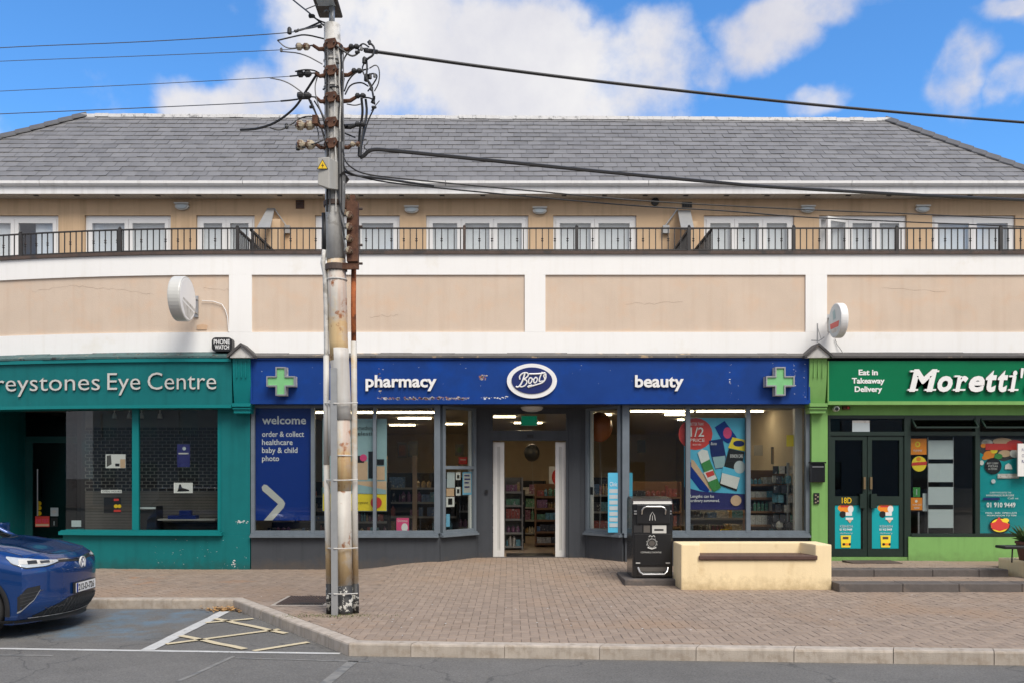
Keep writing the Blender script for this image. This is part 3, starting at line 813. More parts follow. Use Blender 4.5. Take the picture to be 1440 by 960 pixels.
# eaves
m = MB(); m.box(-14.3, 11.6, DS + .06, DS + .085, 7.735, 7.90); m.build('fascia_board', 'gutter_white', bld)
m = MB()
pr = [(-.0, 0), (-.055, .01), (-.085, .045), (-.09, .10), (-.075, .10), (-.06, .04), (0, .02)]
for x0, x1 in [(-14.3 + 4.3 * k, min(11.6, -14.3 + 4.3 * (k + 1) - .012)) for k in range(6)] + [(11.4, 11.6)]:
    if x1 <= x0: continue
    A = [m.vert((x0, DS + .058 + y, 7.885 + z)) for y, z in pr]; B = [m.vert((x1, DS + .058 + y, 7.885 + z)) for y, z in pr]
    for i in range(len(pr)):
        j = (i + 1) % len(pr); m.face((A[i], B[i], B[j], A[j]))
    m.face(A[::-1]); m.face(B)
m.build('gutter', 'gutter_white', bld)
m = MB(); yy = DS + .086
m.box(-14.3, 11.6, yy, DB + .05, 7.752, 7.765)
x = -14.25
while x < 11.5:
    m.box(x, x + .085, yy, DB - .001, 7.742, 7.7515); x += .1
sof = m.build('soffit', 'soffit', bld)
for k in range(26):
    q = X(52 + 57 * (k - 2), 18.3)
    if q > 11.3: break
    m = MB(); m.box(q - .05, q + .05, 18.24, 18.30, 7.73, 7.741); m.build('soffit_vent', 'dark_grey', sof)

# roof
EL, ER = -14.3, 11.6
RL, RR = X(120, 20.75), X(1247, 20.75)
ZRL, ZRR = Z(163.5, 20.75), Z(169.5, 20.75)
YR, ZE, YE = 20.75, 7.975, DS + .0
def surf(x, v, h=0.0):
    t = (x - RL) / (RR - RL)
    zr = ZRL + (ZRR - ZRL) * t
    z = ZE + (zr - ZE) * v; y = YE + (YR - YE) * v
    nz_ = Vector((0, -(ZRL - ZE), YR - YE)).normalized()
    return Vector((x, y, z)) + nz_ * h
m = MB()
c = [surf(EL, 0), surf(ER, 0), Vector((RR, YR, ZRR)), Vector((RL, YR, ZRL))]
bk = [Vector((EL, 33.4, ZE)), Vector((ER, 33.4, ZE)), Vector((RR, 30.5, ZRR)), Vector((RL, 30.5, ZRL))]
m.poly(c); m.poly([bk[1], bk[0], bk[3], bk[2]]); m.poly([bk[0], c[0], c[3], bk[3]]); m.poly([c[1], bk[1], bk[2], c[2]]); m.poly([c[3], c[2], bk[2], bk[3]])
m.poly([c[0], bk[0], bk[1], c[1]])
roof = m.build('roof', 'slate_many', bld)
NR, SWD = 15, .305
rest = MB(); rs = random.Random(11)
inx = lambda x: abs(x) / 18.3 < .6
cnt = 0
for j in range(NR):
    v0, v1 = j / NR, min(1.0, (j + 1.0) / NR + .012)
    x = EL - .3 + (.5 * SWD if j % 2 else 0) + rs.uniform(-.03, .03)
    while x < ER:
        xl0, xl1 = EL + (RL - EL) * v0, EL + (RL - EL) * v1; xr0, xr1 = ER + (RR - ER) * v0, ER + (RR - ER) * v1
        a0, a1 = x + .004, x + SWD - .004
        q = [(max(a0, xl0), v0), (min(a1, xr0), v0), (min(a1, xr1), v1), (max(a0, xl1), v1)]
        x += SWD
        if q[1][0] - q[0][0] < .02 and q[2][0] - q[3][0] < .02: continue
        if q[1][0] < q[0][0]: q[1] = q[0]
        if q[2][0] < q[3][0]: q[2] = q[3]
        h = rs.uniform(.018, .027); tl = rs.uniform(-.004, .004)
        dv = rs.uniform(-.02, .02) / NR
        full = abs(q[1][0] - q[0][0] - (SWD - .008)) < 1e-6 and abs(q[2][0] - q[3][0] - (SWD - .008)) < 1e-6
        tt = rs.random()
        if rs.random() < .05: tt = 1 - tt * .2
        tgt = MB() if (full and cnt < 300 and inx(x)) else rest
        lo_ = [surf(q[0][0], v0 + dv, h - .012), surf(q[1][0], v0 + dv, h - .012)]
        p = [surf(q[0][0], v0 + dv, h + tl), surf(q[1][0], v0 + dv, h - tl), surf(q[2][0], v1, .007), surf(q[3][0], v1, .007)]
        i = [tgt.vert(u) for u in p + lo_ + [surf(q[2][0], v1, .0), surf(q[3][0], v1, .0)]]
        tgt.face((i[0], i[1], i[2], i[3]), t=tt); tgt.face((i[4], i[5], i[1], i[0]), t=tt)
        tgt.face((i[5], i[6], i[2], i[1]), t=tt); tgt.face((i[7], i[4], i[0], i[3]), t=tt)
        if tgt is not rest:
            cnt += 1; tgt.t = [.5] * len(tgt.f); tgt.build('slate', 'slate', roof)
tag(rest.build('slates', 'slate_many', roof), kind='stuff')
m = MB()       # pale flashing folded over the flat-roof edge
K = 60
for k in range(K):
    x0, x1 = RL - .05 + (RR - RL + .1) * k / K, RL - .05 + (RR - RL + .1) * (k + 1) / K - .004
    zz = lambda x: ZRL + (ZRR - ZRL) * (x - RL) / (RR - RL)
    dz = rs.uniform(-.008, .008)
    p = [(x0, YR - .10, zz(x0) - .055 + dz), (x1, YR - .10, zz(x1) - .055 + dz), (x1, YR + .25, zz(x1) + .02), (x0, YR + .25, zz(x0) + .02)]
    p2 = [(x0, YR - .09, zz(x0) + .03 + dz), (x1, YR - .09, zz(x1) + .03 + dz), (x1, YR + .25, zz(x1) + .075 + dz), (x0, YR + .25, zz(x0) + .075 + dz)]
    m.hexa(p + p2)
m.build('ridge_flashing', 'ridge_lead', roof)
for (A, B) in ((surf(ER, 0), Vector((RR, YR, ZRR + .02))), (surf(EL, 0), Vector((RL, YR, ZRL + .02)))):
    L = (B - A).length; nT = int(L / .33); e = (B - A) / nT
    sd = Vector((e.y, -e.x, 0)).normalized()
    for k in range(nT):
        p0, p1 = A + e * k, A + e * (k + 1.06)
        if abs(p0.x) / p0.y > .66: continue
        m = MB(); up = Vector((0, 0, 1)); h0 = .075; h1 = .052
        r0 = [p0 - sd * .13 + up * (h0 - .09), p0 + up * (h0 + .03), p0 + sd * .13 + up * (h0 - .09)]
        r1 = [p1 - sd * .13 + up * (h1 - .09), p1 + up * (h1 + .03), p1 + sd * .13 + up * (h1 - .09)]
        th = Vector((0, 0, -.03)); I = [m.vert(u) for u in r0 + r1 + [u + th for u in r0 + r1]]
        for f in ((0, 1, 4, 3), (1, 2, 5, 4), (6, 9, 10, 7), (7, 10, 11, 8), (0, 6, 7, 1), (1, 7, 8, 2), (3, 4, 10, 9), (4, 5, 11, 10), (0, 3, 9, 6), (2, 8, 11, 5)): m.face([I[u] for u in f])
        m.build('hip_tile', 'hip_tile', roof)

# railing
DRL = DW + .12
rail = empty('balcony_railing', (0, DRL, zt), 'black wrought iron railing with thin balusters along the balcony parapet', 'railing')
ztop, zbot = Z(320.5, DRL), Z(352.5, DRL)
m = MB(bend=True); m.box(-11.5, 11.5, DRL - .02, DRL + .02, ztop - .022, ztop); m.build('top_rail', 'iron', rail)
m = MB(bend=True); m.box(-11.5, 11.5, DRL - .012, DRL + .012, zbot, zbot + .02); m.build('bottom_rail', 'iron', rail)
pb = MB(); pb.box(-.0085, .0085, -.0085, .0085, 0, ztop - .022 - zbot - .02)
plain = pb.build('baluster', 'iron', rail, origin=(0, 0, 0))
pb = MB(); pb.box(-.0085, .0085, -.0085, .0085, 0, ztop - .022 - zbot - .02)
for dz_ in (.145, .185): pb.lathe((0, 0, dz_), [(.008, 0), (.022, .012), (.022, .022), (.008, .034)], 8)
fancy = pb.build('baluster', 'iron', rail, origin=(0, 0, 0))
pts_ = [12, 165, 334, 493, 653, 811, 969, 1116, 1261, 1407]
k = 0; px = -25.0; used = [False, False]
while px < 1470:
    px += 8.85; k += 1
    if any(abs(px - q) < 4 for q in pts_): continue
    src = fancy if k % 4 == 1 or (k % 12 == 7) else plain
    i_ = 1 if src is fancy else 0
    o = src if not used[i_] else src.copy()
    if used[i_]: COL.objects.link(o); o.parent = rail
    used[i_] = True
    x = X(px, DRL)
    o.location = Vector((x, DRL + off(x), zbot + .02)) - WO[rail.name]
for i_, q in enumerate(pts_):
    x = X(q, DRL); y = DRL + off(x)
    m = MB(); s_ = .03 if i_ not in (4,) else .026
    m.box(x - s_, x + s_, y - s_, y + s_, zbot - .03, ztop + .01); m.lathe((x, y, ztop + .01), [(.02, 0), (.03, .015), (.02, .035), (.004, .045)], 8)
    m.build('post', 'iron_rust' if i_ == 4 else 'iron', rail)
# dividing railings running back to the wall
for j_, (q, lab) in enumerate([(334, 'left'), (352, 'left'), (969, 'right'), (1001, 'right')]):
    x = X(q, DRL); y0 = DRL + off(x) + .03
    r_ = empty('divider_railing', (x, y0, 5.25), ['leftmost dark divider railing running back from the balcony edge beside the left metal cowl',
        'dark divider railing just right of another one, below the left slanted metal cowl', 'dark divider railing running back below the right slanted metal cowl',
        'rightmost dark divider railing running back between cowl and glazed doors'][j_], 'railing', 'divider railings across the balcony')
    m = MB(); m.box(x - .02, x + .02, y0, DB - .01, ztop - .05, ztop - .01); m.box(x - .015, x + .015, y0, DB - .01, 5.5, 5.53); m.build('rail', 'iron', r_)
    for t in range(19):
        y = y0 + .06 + t * (DB - y0 - .1) / 19; m = MB(); m.box(x - .01, x + .01, y - .012, y + .012, 5.53, ztop - .05); m.build('baluster', 'iron', r_)
# slanted metal cowls with struts
for sgn, cx, lab in ((1, 380, 'slanted grey metal cowl with a strut on its right, beside the left divider railings'), (-1, 958, 'slanted grey metal cowl with a strut on its left, beside the right divider railings')):
    f = empty('metal_cowl', (X(cx, DB), DB, 6.2), lab, 'cowl')
    D1 = DB - .75
    a_, b_, c_, d_ = (376, 386, 380, 361) if sgn > 0 else (953, 971, 976, 958)
    top, bot = 293, 320
    q = [P(a_, top, DB - .02), P(b_, top, DB - .02), P(c_, bot, D1), P(d_, bot, D1)] if sgn > 0 else [P(a_, 296, DB - .02), P(b_, 296, DB - .02), P(c_, 321, D1), P(d_, 321, D1)]
    m = MB(); th = Vector((0, .02, -.03)); I = [m.vert(u) for u in q] + [m.vert(u + th) for u in q]
    for fc in ((0, 3, 2, 1), (4, 5, 6, 7), (0, 1, 5, 4), (1, 2, 6, 5), (2, 3, 7, 6), (3, 0, 4, 7)): m.face([I[u] for u in fc])
    m.build('sheet', 'galv', f)
    m = MB()
    a3 = P(386 if sgn > 0 else 953, 294, DB - .05); b3 = P(403 if sgn > 0 else 935, 319, DB - .05)
    m.tube([a3, b3], .018, 6, m=0); m.build('strut', 'galv', f)
    m = MB(); c3 = P(404 if sgn > 0 else 936, 321, DB); m.box(c3.x - .07, c3.x + .07, DB - .08, DB - .001, c3.z - .13, c3.z + .04); m.build('bracket_box', 'galv', f)
    m = MB(); xx = X(392 if sgn > 0 else 966, DB)
    m.box(xx - .14, xx + .14, DB - .4, DB - .001, 5.3, q[0].z - .35); m.build('cheek', 'ochre_render', f)

# bulkhead lights, vents
for px, py, lab in ((257, 291.5, 'oval bulkhead wall light above the leftmost balcony doors, left of the pole'), (579, 296, 'oval bulkhead wall light just right of the utility pole'),
                    (759, 297.5, 'oval bulkhead wall light above the balcony, near the middle of the facade'), (1135, 295.5, 'oval bulkhead wall light left of the open balcony window'),
                    (1296, 295, 'rightmost oval bulkhead wall light, near the hipped roof end')):
    c = P(px, py, DB); f = empty('bulkhead_light', (c.x, DB, c.z), lab, 'wall light', 'bulkhead lights on the balcony wall')
    m = MB(); m.disc((c.x, DB - .06, c.z), .15, .075, 20, DB - .001); m.build('housing', 'letter_grey', f)
    m = MB(); m.disc((c.x, DB - .085, c.z - .008), .105, .045, 18, DB - .061); m.build('lens', 'frosted', f)
    m = MB(); m.box(c.x - .155, c.x + .155, DB - .10, DB - .04, c.z + .045, c.z + .075); m.build('hood', 'letter_grey', f)
for px, py, w_, h_, lab, mt in ((422, 288, .09, .09, 'small square brown vent high on the balcony wall left of the pole', 'rust'),):
    c = P(px, py, DB); m = MB(); m.box(c.x - w_, c.x + w_, DB - .02, DB + .01, c.z - h_, c.z + h_)
    o = tag(m.build('wall_vent', mt), lab, 'vent')
    m = MB()
    for q in range(4): m.box(c.x - w_ + .01, c.x + w_ - .01, DB - .027, DB - .0205, c.z - h_ + .02 + q * .045, c.z - h_ + .035 + q * .045)
    m.build('louvre', 'dark_grey', o)
c = P(966, 288.5, DB); m = MB(); m.box(c.x - .11, c.x + .11, DB - .012, DB + .01, c.z - .06, c.z + .06)
o = tag(m.build('wall_vent', 'dim_room'), 'pierced brown block vent high on the wall above the right metal cowl', 'vent')
for q in range(4):
    m = MB(); m.box(c.x - .10 + q * .053, c.x - .06 + q * .053, DB - .02, DB - .0125, c.z - .05, c.z + .05); m.build('opening', 'black', o)
c = P(921, 285, DB); m = MB(); m.lathe((c.x, DB, c.z), [(.085, -.06), (.085, 0)], 16, axis='y')
o = tag(m.build('flue_outlet', 'black'), 'round black flue outlet on the wall left of the right cowl', 'vent')
m = MB(); m.lathe((c.x, DB, c.z), [(.12, -.012), (.12, 0)], 18, axis='y'); m.build('flange', 'ochre_render', o)

# hairline cracks in the tan panels
m = MB(); rc = random.Random(8)
for (ax, ay, bx_, by_) in ((30, 404, 95, 398), (95, 399, 150, 404), (286, 406, 322, 408), (150, 403, 215, 414), (880, 428, 960, 424), (1240, 405, 1330, 411), (520, 446, 560, 443)):
    n_ = 12; prev = None
    for i in range(n_ + 1):
        t = i / n_; px, py = ax + (bx_ - ax) * t, ay + (by_ - ay) * t + rc.gauss(0, .9); c = P(px, py, DW + .028); c.y += off(c.x)
        if prev is not None:
            wd = .0016 * rc.uniform(.5, 1.3); m.poly([prev + Vector((0, 0, -wd)), c + Vector((0, 0, -wd)), c + Vector((0, 0, wd)), prev + Vector((0, 0, wd))])
        prev = c
tag(m.build('crack', 'crack', bld), kind='stuff')
# ================================================================ shopfronts
ZCEIL = 3.16
def obox(b, A, B, s0, s1, d0, d1, z0, z1, m=None, t=.5):
    """box along the plan line A->B: s along it, d outward (towards the road)"""
    A = Vector(A); B = Vector(B); e = (B - A).normalized(); n_ = Vector((e.y, -e.x))
    q = [A + e * s0 + n_ * d0, A + e * s1 + n_ * d0, A + e * s1 + n_ * d1, A + e * s0 + n_ * d1]
    q = [q[3], q[2], q[1], q[0]] if d1 > d0 else q
    b.hexa([(p.x, p.y, z0) for p in q] + [(p.x, p.y, z1) for p in q], m, t)
def glazing(name, A, B, z0, z1, posts, mt, parent, gl='glass_shop', bars=(), wid=.05, bend=False, lab=None, top=.05, bot=.05):
    """posts: (s0, s1) spans of upright bars in metres along A->B; bars: (i, z0, z1) horizontal bars in bay i"""
    L = (Vector(B) - Vector(A)).length
    f = MB(bend)
    for s0, s1 in posts: obox(f, A, B, s0, s1, -.05, .055, z0, z1)
    bays = [(posts[i][1], posts[i + 1][0]) for i in range(len(posts) - 1)]
    for s0, s1 in bays:
        obox(f, A, B, s0, s1, -.045, .045, z0, z0 + bot); obox(f, A, B, s0, s1, -.045, .045, z1 - top, z1)
    for i, b0, b1 in bars: obox(f, A, B, *bays[i], -.045, .04, b0, b1)
    o = f.build(name, mt, parent)
    if lab: o['label'] = lab
    for s0, s1 in bays:
        g = MB(bend); obox(g, A, B, s0 + .001, s1 - .001, -.004, .004, z0 + bot, z1 - top); g.build('pane', gl, o)
    return o
def art(name, px0, py0, px1, py1, D, mt, label, cat, layers=(), thick=.004, parent=None, bend=False, A=None, group=None):
    """flat printed sheet; layers are printed shapes in survey units, each a hair proud of the one below"""
    f = empty(name, P((px0 + px1) / 2, py1, D), label, cat, group)
    m = MB(bend); m.box(X(px0, D), X(px1, D), D, D + thick, Z(py1, D), Z(py0, D)); m.build('sheet', mt, f)
    mats = []; a = MB(bend); k = 0
    for Ly in layers:
        k += 1; d = D - .0011 * k
        if Ly[0] == 'text':
            _, s_, x0, x1, yb, yt, mm = Ly[:7]
            text(s_, x0, x1, yb, yt, d, mm, f, 'lettering', .0008, bold=Ly[7] if len(Ly) > 7 else .0, shear=Ly[8] if len(Ly) > 8 else 0, res=2, bend=bend); continue
        mm = Ly[-1]
        if mm not in mats: mats.append(mm)
        mi = mats.index(mm)
        if Ly[0] == 'rect': a.box(X(Ly[1], d), X(Ly[3], d), d, d + .0008, Z(Ly[4], d), Z(Ly[2], d), mi)
        elif Ly[0] == 'disc': a.disc((X(Ly[1], d), d, Z(Ly[2], d)), Ly[3] / F * d, Ly[4] / F * d, 20, d + .0008, mi)
        elif Ly[0] == 'poly': a.prism([(X(u, d), Z(v, d)) for u, v in Ly[1]], d, d + .0008, mi)
    if a.v: a.build('print', mats, f)
    return f

# ---------------------------------------------------------------- pharmacy (blue sign)
ph = empty('pharmacy_shopfront', (X(745, DW), DW, 0), 'dark grey glazed shopfront with recessed central door under the blue sign', 'shopfront')
DG = DW + .05
zs, zh = Z(749, DG), Z(569.5, DG)
YD = 16.85
C1 = (X(617, DG), DG); C2 = (X(667, 16.8), 16.8); C3 = (X(826, 16.8), 16.8); C4 = (X(877, DG), DG)
A0 = (X(354, DG), DG); A9 = (X(1137, DG), DG)
sx = lambda px: X(px, DG) - A0[0]
Lw = C1[0] - A0[0]
glazing('window', A0, C1, zs, zh, [(0, sx(359)), (sx(438), sx(443)), (sx(525), sx(529.5)), (sx(611), Lw + .03)], 'frame_grey', ph)
sx2 = lambda px: X(px, DG) - C4[0]
glazing('window', C4, A9, zs, zh, [(-.03, sx2(884.5)), (sx2(964), sx2(970)), (sx2(1048.5), sx2(1054.5)), (sx2(1132), sx2(1137.5))], 'frame_grey', ph)
LA = (Vector(C2) - Vector(C1)).length
glazing('window', C1, C2, zs, zh, [(.06, .13), (LA - .06, LA)], 'frame_grey', ph, bars=[(0, Z(659, 16.4), Z(654.5, 16.4))])
glazing('window', C3, C4, zs, zh, [(0, .06), (LA - .13, LA - .06)], 'frame_grey', ph)
m = MB(); obox(m, C1, C2, LA - .115, LA - .06, -.06, -.02, zs + .05, zh - .05); m.build('inner_jamb', 'white_paint', ph)
m = MB(); obox(m, C3, C4, .06, .115, -.06, -.02, zs + .05, zh - .05); m.build('inner_jamb', 'white_paint', ph)
# stall risers and sills
for A, B, e0, e1 in ((A0, C1, 0, .02), (C1, C2, .0, .0), (C3, C4, 0, 0), (C4, A9, -.02, 0)):
    m = MB(); L = (Vector(B) - Vector(A)).length
    obox(m, A, B, -e0 - (.0), L + e1, -.12, .04, -.1, zs - .075); m.build('stall_riser', 'wall_grey', ph)
    m = MB(); obox(m, A, B, -.005, L + .005, -.1, .13, zs - .075, zs - .035); obox(m, A, B, .0, L, -.08, .09, zs - .034, zs - .001); m.build('sill', 'frame_grey', ph)
# wide grey jambs, header and transom light of the entrance
xl, xr = X(691.5, YD), X(797.5, YD)
zt1, zt0, zd1 = Z(581, YD), Z(605, YD), Z(619, YD)
m = MB(); zf = .1
m.box(C2[0] - .0, xl - .03, 16.8, YD + .06, zf, zh); m.build('door_surround', 'wall_grey', ph)
m = MB(); m.box(xr + .03, C3[0], 16.8, YD + .06, zf, zh); m.build('door_surround', 'wall_grey', ph)
for q in (X(673, YD), X(817, YD)):
    m = MB(); m.box(q - .008, q + .008, 16.79, 16.799, zf, zh); m.build('cover_strip', 'wall_grey', ph)
fr = MB()
fr.box(xl - .03, xl + .02, YD - .03, YD + .08, zf, zh); fr.box(xr - .02, xr + .03, YD - .03, YD + .08, zf, zh)
fr.box(xl + .02, xr - .02, YD - .03, YD + .08, zt1, zh); fr.box(xl + .02, xr - .02, YD - .03, YD + .08, zd1, zt0)
df = fr.build('door_frame', 'wall_grey', ph)
g = MB(); g.box(xl + .02, xr - .02, YD + .02, YD + .028, zt0, zt1); g.build('pane', 'glass_shop', df)
for a_, c_ in ((693.5, 709), (781, 795.5)):
    D = YD + .1; x0, x1 = X(a_, D), X(c_, D)
    m = MB(); z0_, z1_ = Z(783.5, D), Z(621, D); w3 = (x1 - x0) * .36
    m.box(x0, x0 + w3, D, D + .05, z0_, z1_); m.box(x1 - w3, x1, D, D + .05, z0_, z1_); m.box(x0 + w3, x1 - w3, D, D + .05, z1_ - .09, z1_); m.box(x0 + w3, x1 - w3, D, D + .05, z0_, z0_ + .14)
    dl = m.build('door_leaf', 'white_paint', ph)
    m = MB(); m.box(x0 + w3, x1 - w3, D + .02, D + .03, z0_ + .14, z1_ - .09); m.build('leaf_panel', 'letter_grey', dl)
m = MB(); m.box(X(741, YD), X(750, YD), YD - .06, YD - .031, Z(615, YD), Z(610.5, YD)); m.build('door_sensor', 'black', ph)
m = MB(); m.box(X(682, 16.79), X(686, 16.79), 16.76, 16.789, Z(693, 16.8), Z(688, 16.8)); m.build('door_button', 'black', ph)
# recess soffit and deck over the windows
m = MB(); m.poly([(A0[0], DW + .0, zh + .001), (A9[0], DW, zh + .001), (A9[0], 17.2, zh + .001), (A0[0], 17.2, zh + .001)][::-1]); m.build('recess_soffit', 'dark_grey', ph)
m = MB(); m.box(X(352, DW), X(1139, DW), DW + .03, DW + .16, zh + .01, Z(497.5, DW) - .001); m.build('lintel', 'wall_grey', ph)
# entrance light
c = P(748, 572, 16.45); m = MB(); m.lathe((c.x, c.y, zh - .085), [(.10, .0), (.19, .03), (.22, .085)], 20)
tag(m.build('entrance_light', 'letter_grey'), 'round white ceiling light under the blue sign above the pharmacy door', 'ceiling light')
m = MB(); m.box(X(712, YD), X(780, YD), 16.92, 17.65, .146, .158); tag(m.build('door_mat', 'black'), 'black doormat on the floor just inside the open pharmacy door', 'doormat')
m = MB(); m.box(xl - .2, xr + .2, 16.78, 16.95, .05, .149); m.build('threshold', 'step_stone', ph)

# sign board
DF = 15.80
sg = empty('shop_sign', (X(745, DF), DF, Z(567, DF)), 'long blue sign board reading pharmacy and beauty with an oval logo', 'sign')
x0, x1 = X(353, DF), X(1138.5, DF)
m = MB(); m.box(x0, x1, DF, DW - .001, Z(562, DF), Z(505.5, DF)); m.build('board', 'blue_sign', sg)
m = MB(); m.box(x0 - .003, x1 + .003, DF - .035, DW - .001, Z(567.5, DF), Z(562, DF) - .001); m.box(x0 - .003, x1 + .003, DF - .03, DW - .001, Z(505.4, DF), Z(503.3, DF))
m.box(x0 - .003, x0 + .03, DF - .02, DF - .001, Z(562, DF), Z(505.5, DF)); m.box(x1 - .03, x1 + .003, DF - .02, DF - .001, Z(562, DF), Z(505.5, DF))
m.build('moulding', 'blue_sign', sg)
for wd, a_, c_ in (('pharmacy', 514, 614), ('beauty', 893, 961.5)):
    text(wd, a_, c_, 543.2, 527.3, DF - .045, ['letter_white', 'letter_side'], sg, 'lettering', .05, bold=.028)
DL = DF - .05
m = MB(); m.disc((X(748, DL), DL, Z(535, DL)), 35.2 / F * DL, 24.4 / F * DL, 40, DF - .001); lg = m.build('logo_oval', 'letter_white', sg)
m = MB(); m.disc((X(748, DL), DL - .012, Z(534.5, DL)), 28.7 / F * DL, 18.6 / F * DL, 40, DL - .001); m.build('logo_ground', 'blue_deep', sg)
m = MB(); dl_ = DL - .02
zp = lambda u, v: P(680 + u / 6.857, 500 + v / 6.857, dl_)
def stroke(pts, r, closed=False):
    # smooth the hand-drawn stroke
    p = [Vector(q) for q in pts]
    for _ in range(2):
        o_ = [p[0]]
        for a_, c_ in zip(p, p[1:]): o_ += [a_.lerp(c_, .25), a_.lerp(c_, .75)]
        o_.append(p[-1]); p = o_
    m.tube([zp(q.x, q.y) for q in p], r, 5)
st = .0135
stroke([(312, 290), (325, 302), (350, 288), (378, 235), (398, 165)], st * 1.15)
stroke([(350, 225), (345, 195), (370, 168), (405, 158), (432, 168), (428, 196), (395, 220), (385, 226), (412, 228), (420, 255), (400, 285), (365, 298), (345, 290)], st)
stroke([(452, 205), (434, 225), (432, 255), (446, 268), (462, 250), (470, 222), (458, 206), (448, 214)], st)
stroke([(503, 202), (484, 222), (482, 250), (496, 262), (512, 245), (520, 218), (508, 203), (498, 212)], st)
stroke([(470, 222), (484, 226)], st * .8)
stroke([(566, 152), (548, 190), (534, 232), (540, 250), (560, 240)], st)
stroke([(440, 172), (500, 172), (560, 168), (596, 160)], st * 1.2)
stroke([(596, 172), (578, 188), (584, 206), (592, 224), (578, 244), (560, 240)], st)
stroke([(598, 165), (602, 215), (570, 258), (500, 278), (428, 300)], st * 1.1)
stroke([(428, 300), (436, 292), (470, 282)], st * 1.5)
m.build('logo_script', 'letter_white', sg)
# capping above the three signs
for a_, c_, mt in ((-60, 322, 'lead_teal'), (355, 1136, 'lead'), (1168, 1600, 'lead_dark')):
    m = MB(bend=True); rc = random.Random(a_)
    x = X(a_, DF); xe = X(c_, DF); top_ = {'lead': 498.0, 'lead_teal': 496.5, 'lead_dark': 497}[mt]
    while x < xe:
        x2 = min(xe, x + rc.uniform(.5, 1.3)); j = rc.uniform(-.008, .012)
        for k_ in range(max(1, int((x2 - x) / .3))):
            n_ = max(1, int((x2 - x) / .3)); u0 = x + (x2 - x) * k_ / n_; u1 = x + (x2 - x) * (k_ + 1) / n_
            lo_z = Z(503.2, DF) + .003
            m.hexa([(u0, DF - .06 + j, lo_z), (u1, DF - .06 + j, lo_z), (u1, DW - .002, lo_z), (u0, DW - .002, lo_z),
                    (u0, DF - .06 + j, lo_z + .034), (u1, DF - .06 + j, lo_z + .034), (u1, DW - .002, Z(top_, DW) + .022 + j), (u0, DW - .002, Z(top_, DW) + .022 + j)])
        x = x2
    o = m.build('lead_capping', mt, bld)
# pharmacy crosses
for cx, lab in ((395, 'green pharmacy cross with silver edge at the left end of the blue sign'), (1097, 'green pharmacy cross with silver edge at the right end of the blue sign')):
    D = DF - .16; c = P(cx, 535.5, D); f = empty('pharmacy_cross', (c.x, D, c.z - .26), lab, 'cross sign', 'green pharmacy crosses')
    def cross(R_, w_, y0, y1, mt, nm, hollow=None):
        q = MB(); p = [(w_, w_), (w_, R_), (-w_, R_), (-w_, w_), (-R_, w_), (-R_, -w_), (-w_, -w_), (-w_, -R_), (w_, -R_), (w_, -w_), (R_, -w_), (R_, w_)][::-1]
        if hollow is None:
            q.prism([(c.x + a_, c.z + b_) for a_, b_ in p], y0, y1)
        else:
            R2, w2 = hollow; p2 = [(w2, w2), (w2, R2), (-w2, R2), (-w2, w2), (-R2, w2), (-R2, -w2), (-w2, -w2), (-w2, -R2), (w2, -R2), (w2, -w2), (R2, -w2), (R2, w2)][::-1]
            n_ = 12; ring = lambda pp, y: [q.vert((c.x + a_, y, c.z + b_)) for a_, b_ in pp]
            o0, i0, o1, i1 = ring(p, y0), ring(p2, y0), ring(p, y1), ring(p2, y1)
            for i in range(n_):
                j = (i + 1) % n_; q.face((o0[i], o0[j], i0[j], i0[i])); q.face((o0[i], o1[i], o1[j], o0[j])); q.face((i0[i], i0[j], i1[j], i1[i])); q.face((o1[i], i1[i], i1[j], o1[j]))
        return q.build(nm, mt, f)
    cross(.262, .095, D + .02, DF - .001, 'pole_grey', 'case')
    cross(.262, .095, D - .02, D + .019, 'steel', 'rim', hollow=(.238, .071))
    cross(.236, .069, D + .004, D + .018, 'cross_green', 'face')

# ---------------------------------------------------------------- pharmacy interior
sh = empty('shop_interior', (0, 17, 0)); tag(sh, kind='structure')
XL, XR_ = X(356, DG), X(1136, DG)
m = MB()
m.poly([(XL - .1, 16.1, ZCEIL), (XR_ + .1, 16.1, ZCEIL), (XR_ + .1, 29, ZCEIL), (XL - .1, 29, ZCEIL)]); m.build('ceiling', 'shop_ceiling', sh)
m = MB(); m.box(XL - .1, XR_ + .1, 16.17, 29, -.05, .12); m.box(C2[0], C3[0], 16.9, 29, .1201, .146); m.build('floor', 'shop_floor', sh)
m = MB(); m.box(XL - .12, XL - .02, 16.17, 29, .1, ZCEIL); m.box(XR_ + .02, XR_ + .12, 16.17, 29, .1, ZCEIL); m.box(XL, XR_, 28.9, 29, .1, ZCEIL)
m.build('wall', 'shop_wall', sh)
m = MB(); m.box(XR_ - .16, XR_ - .02, 16.3, 16.42, .1, ZCEIL - .01); m.build('column', 'white_paint', sh)
g_ = 'strip lights on the pharmacy ceiling'
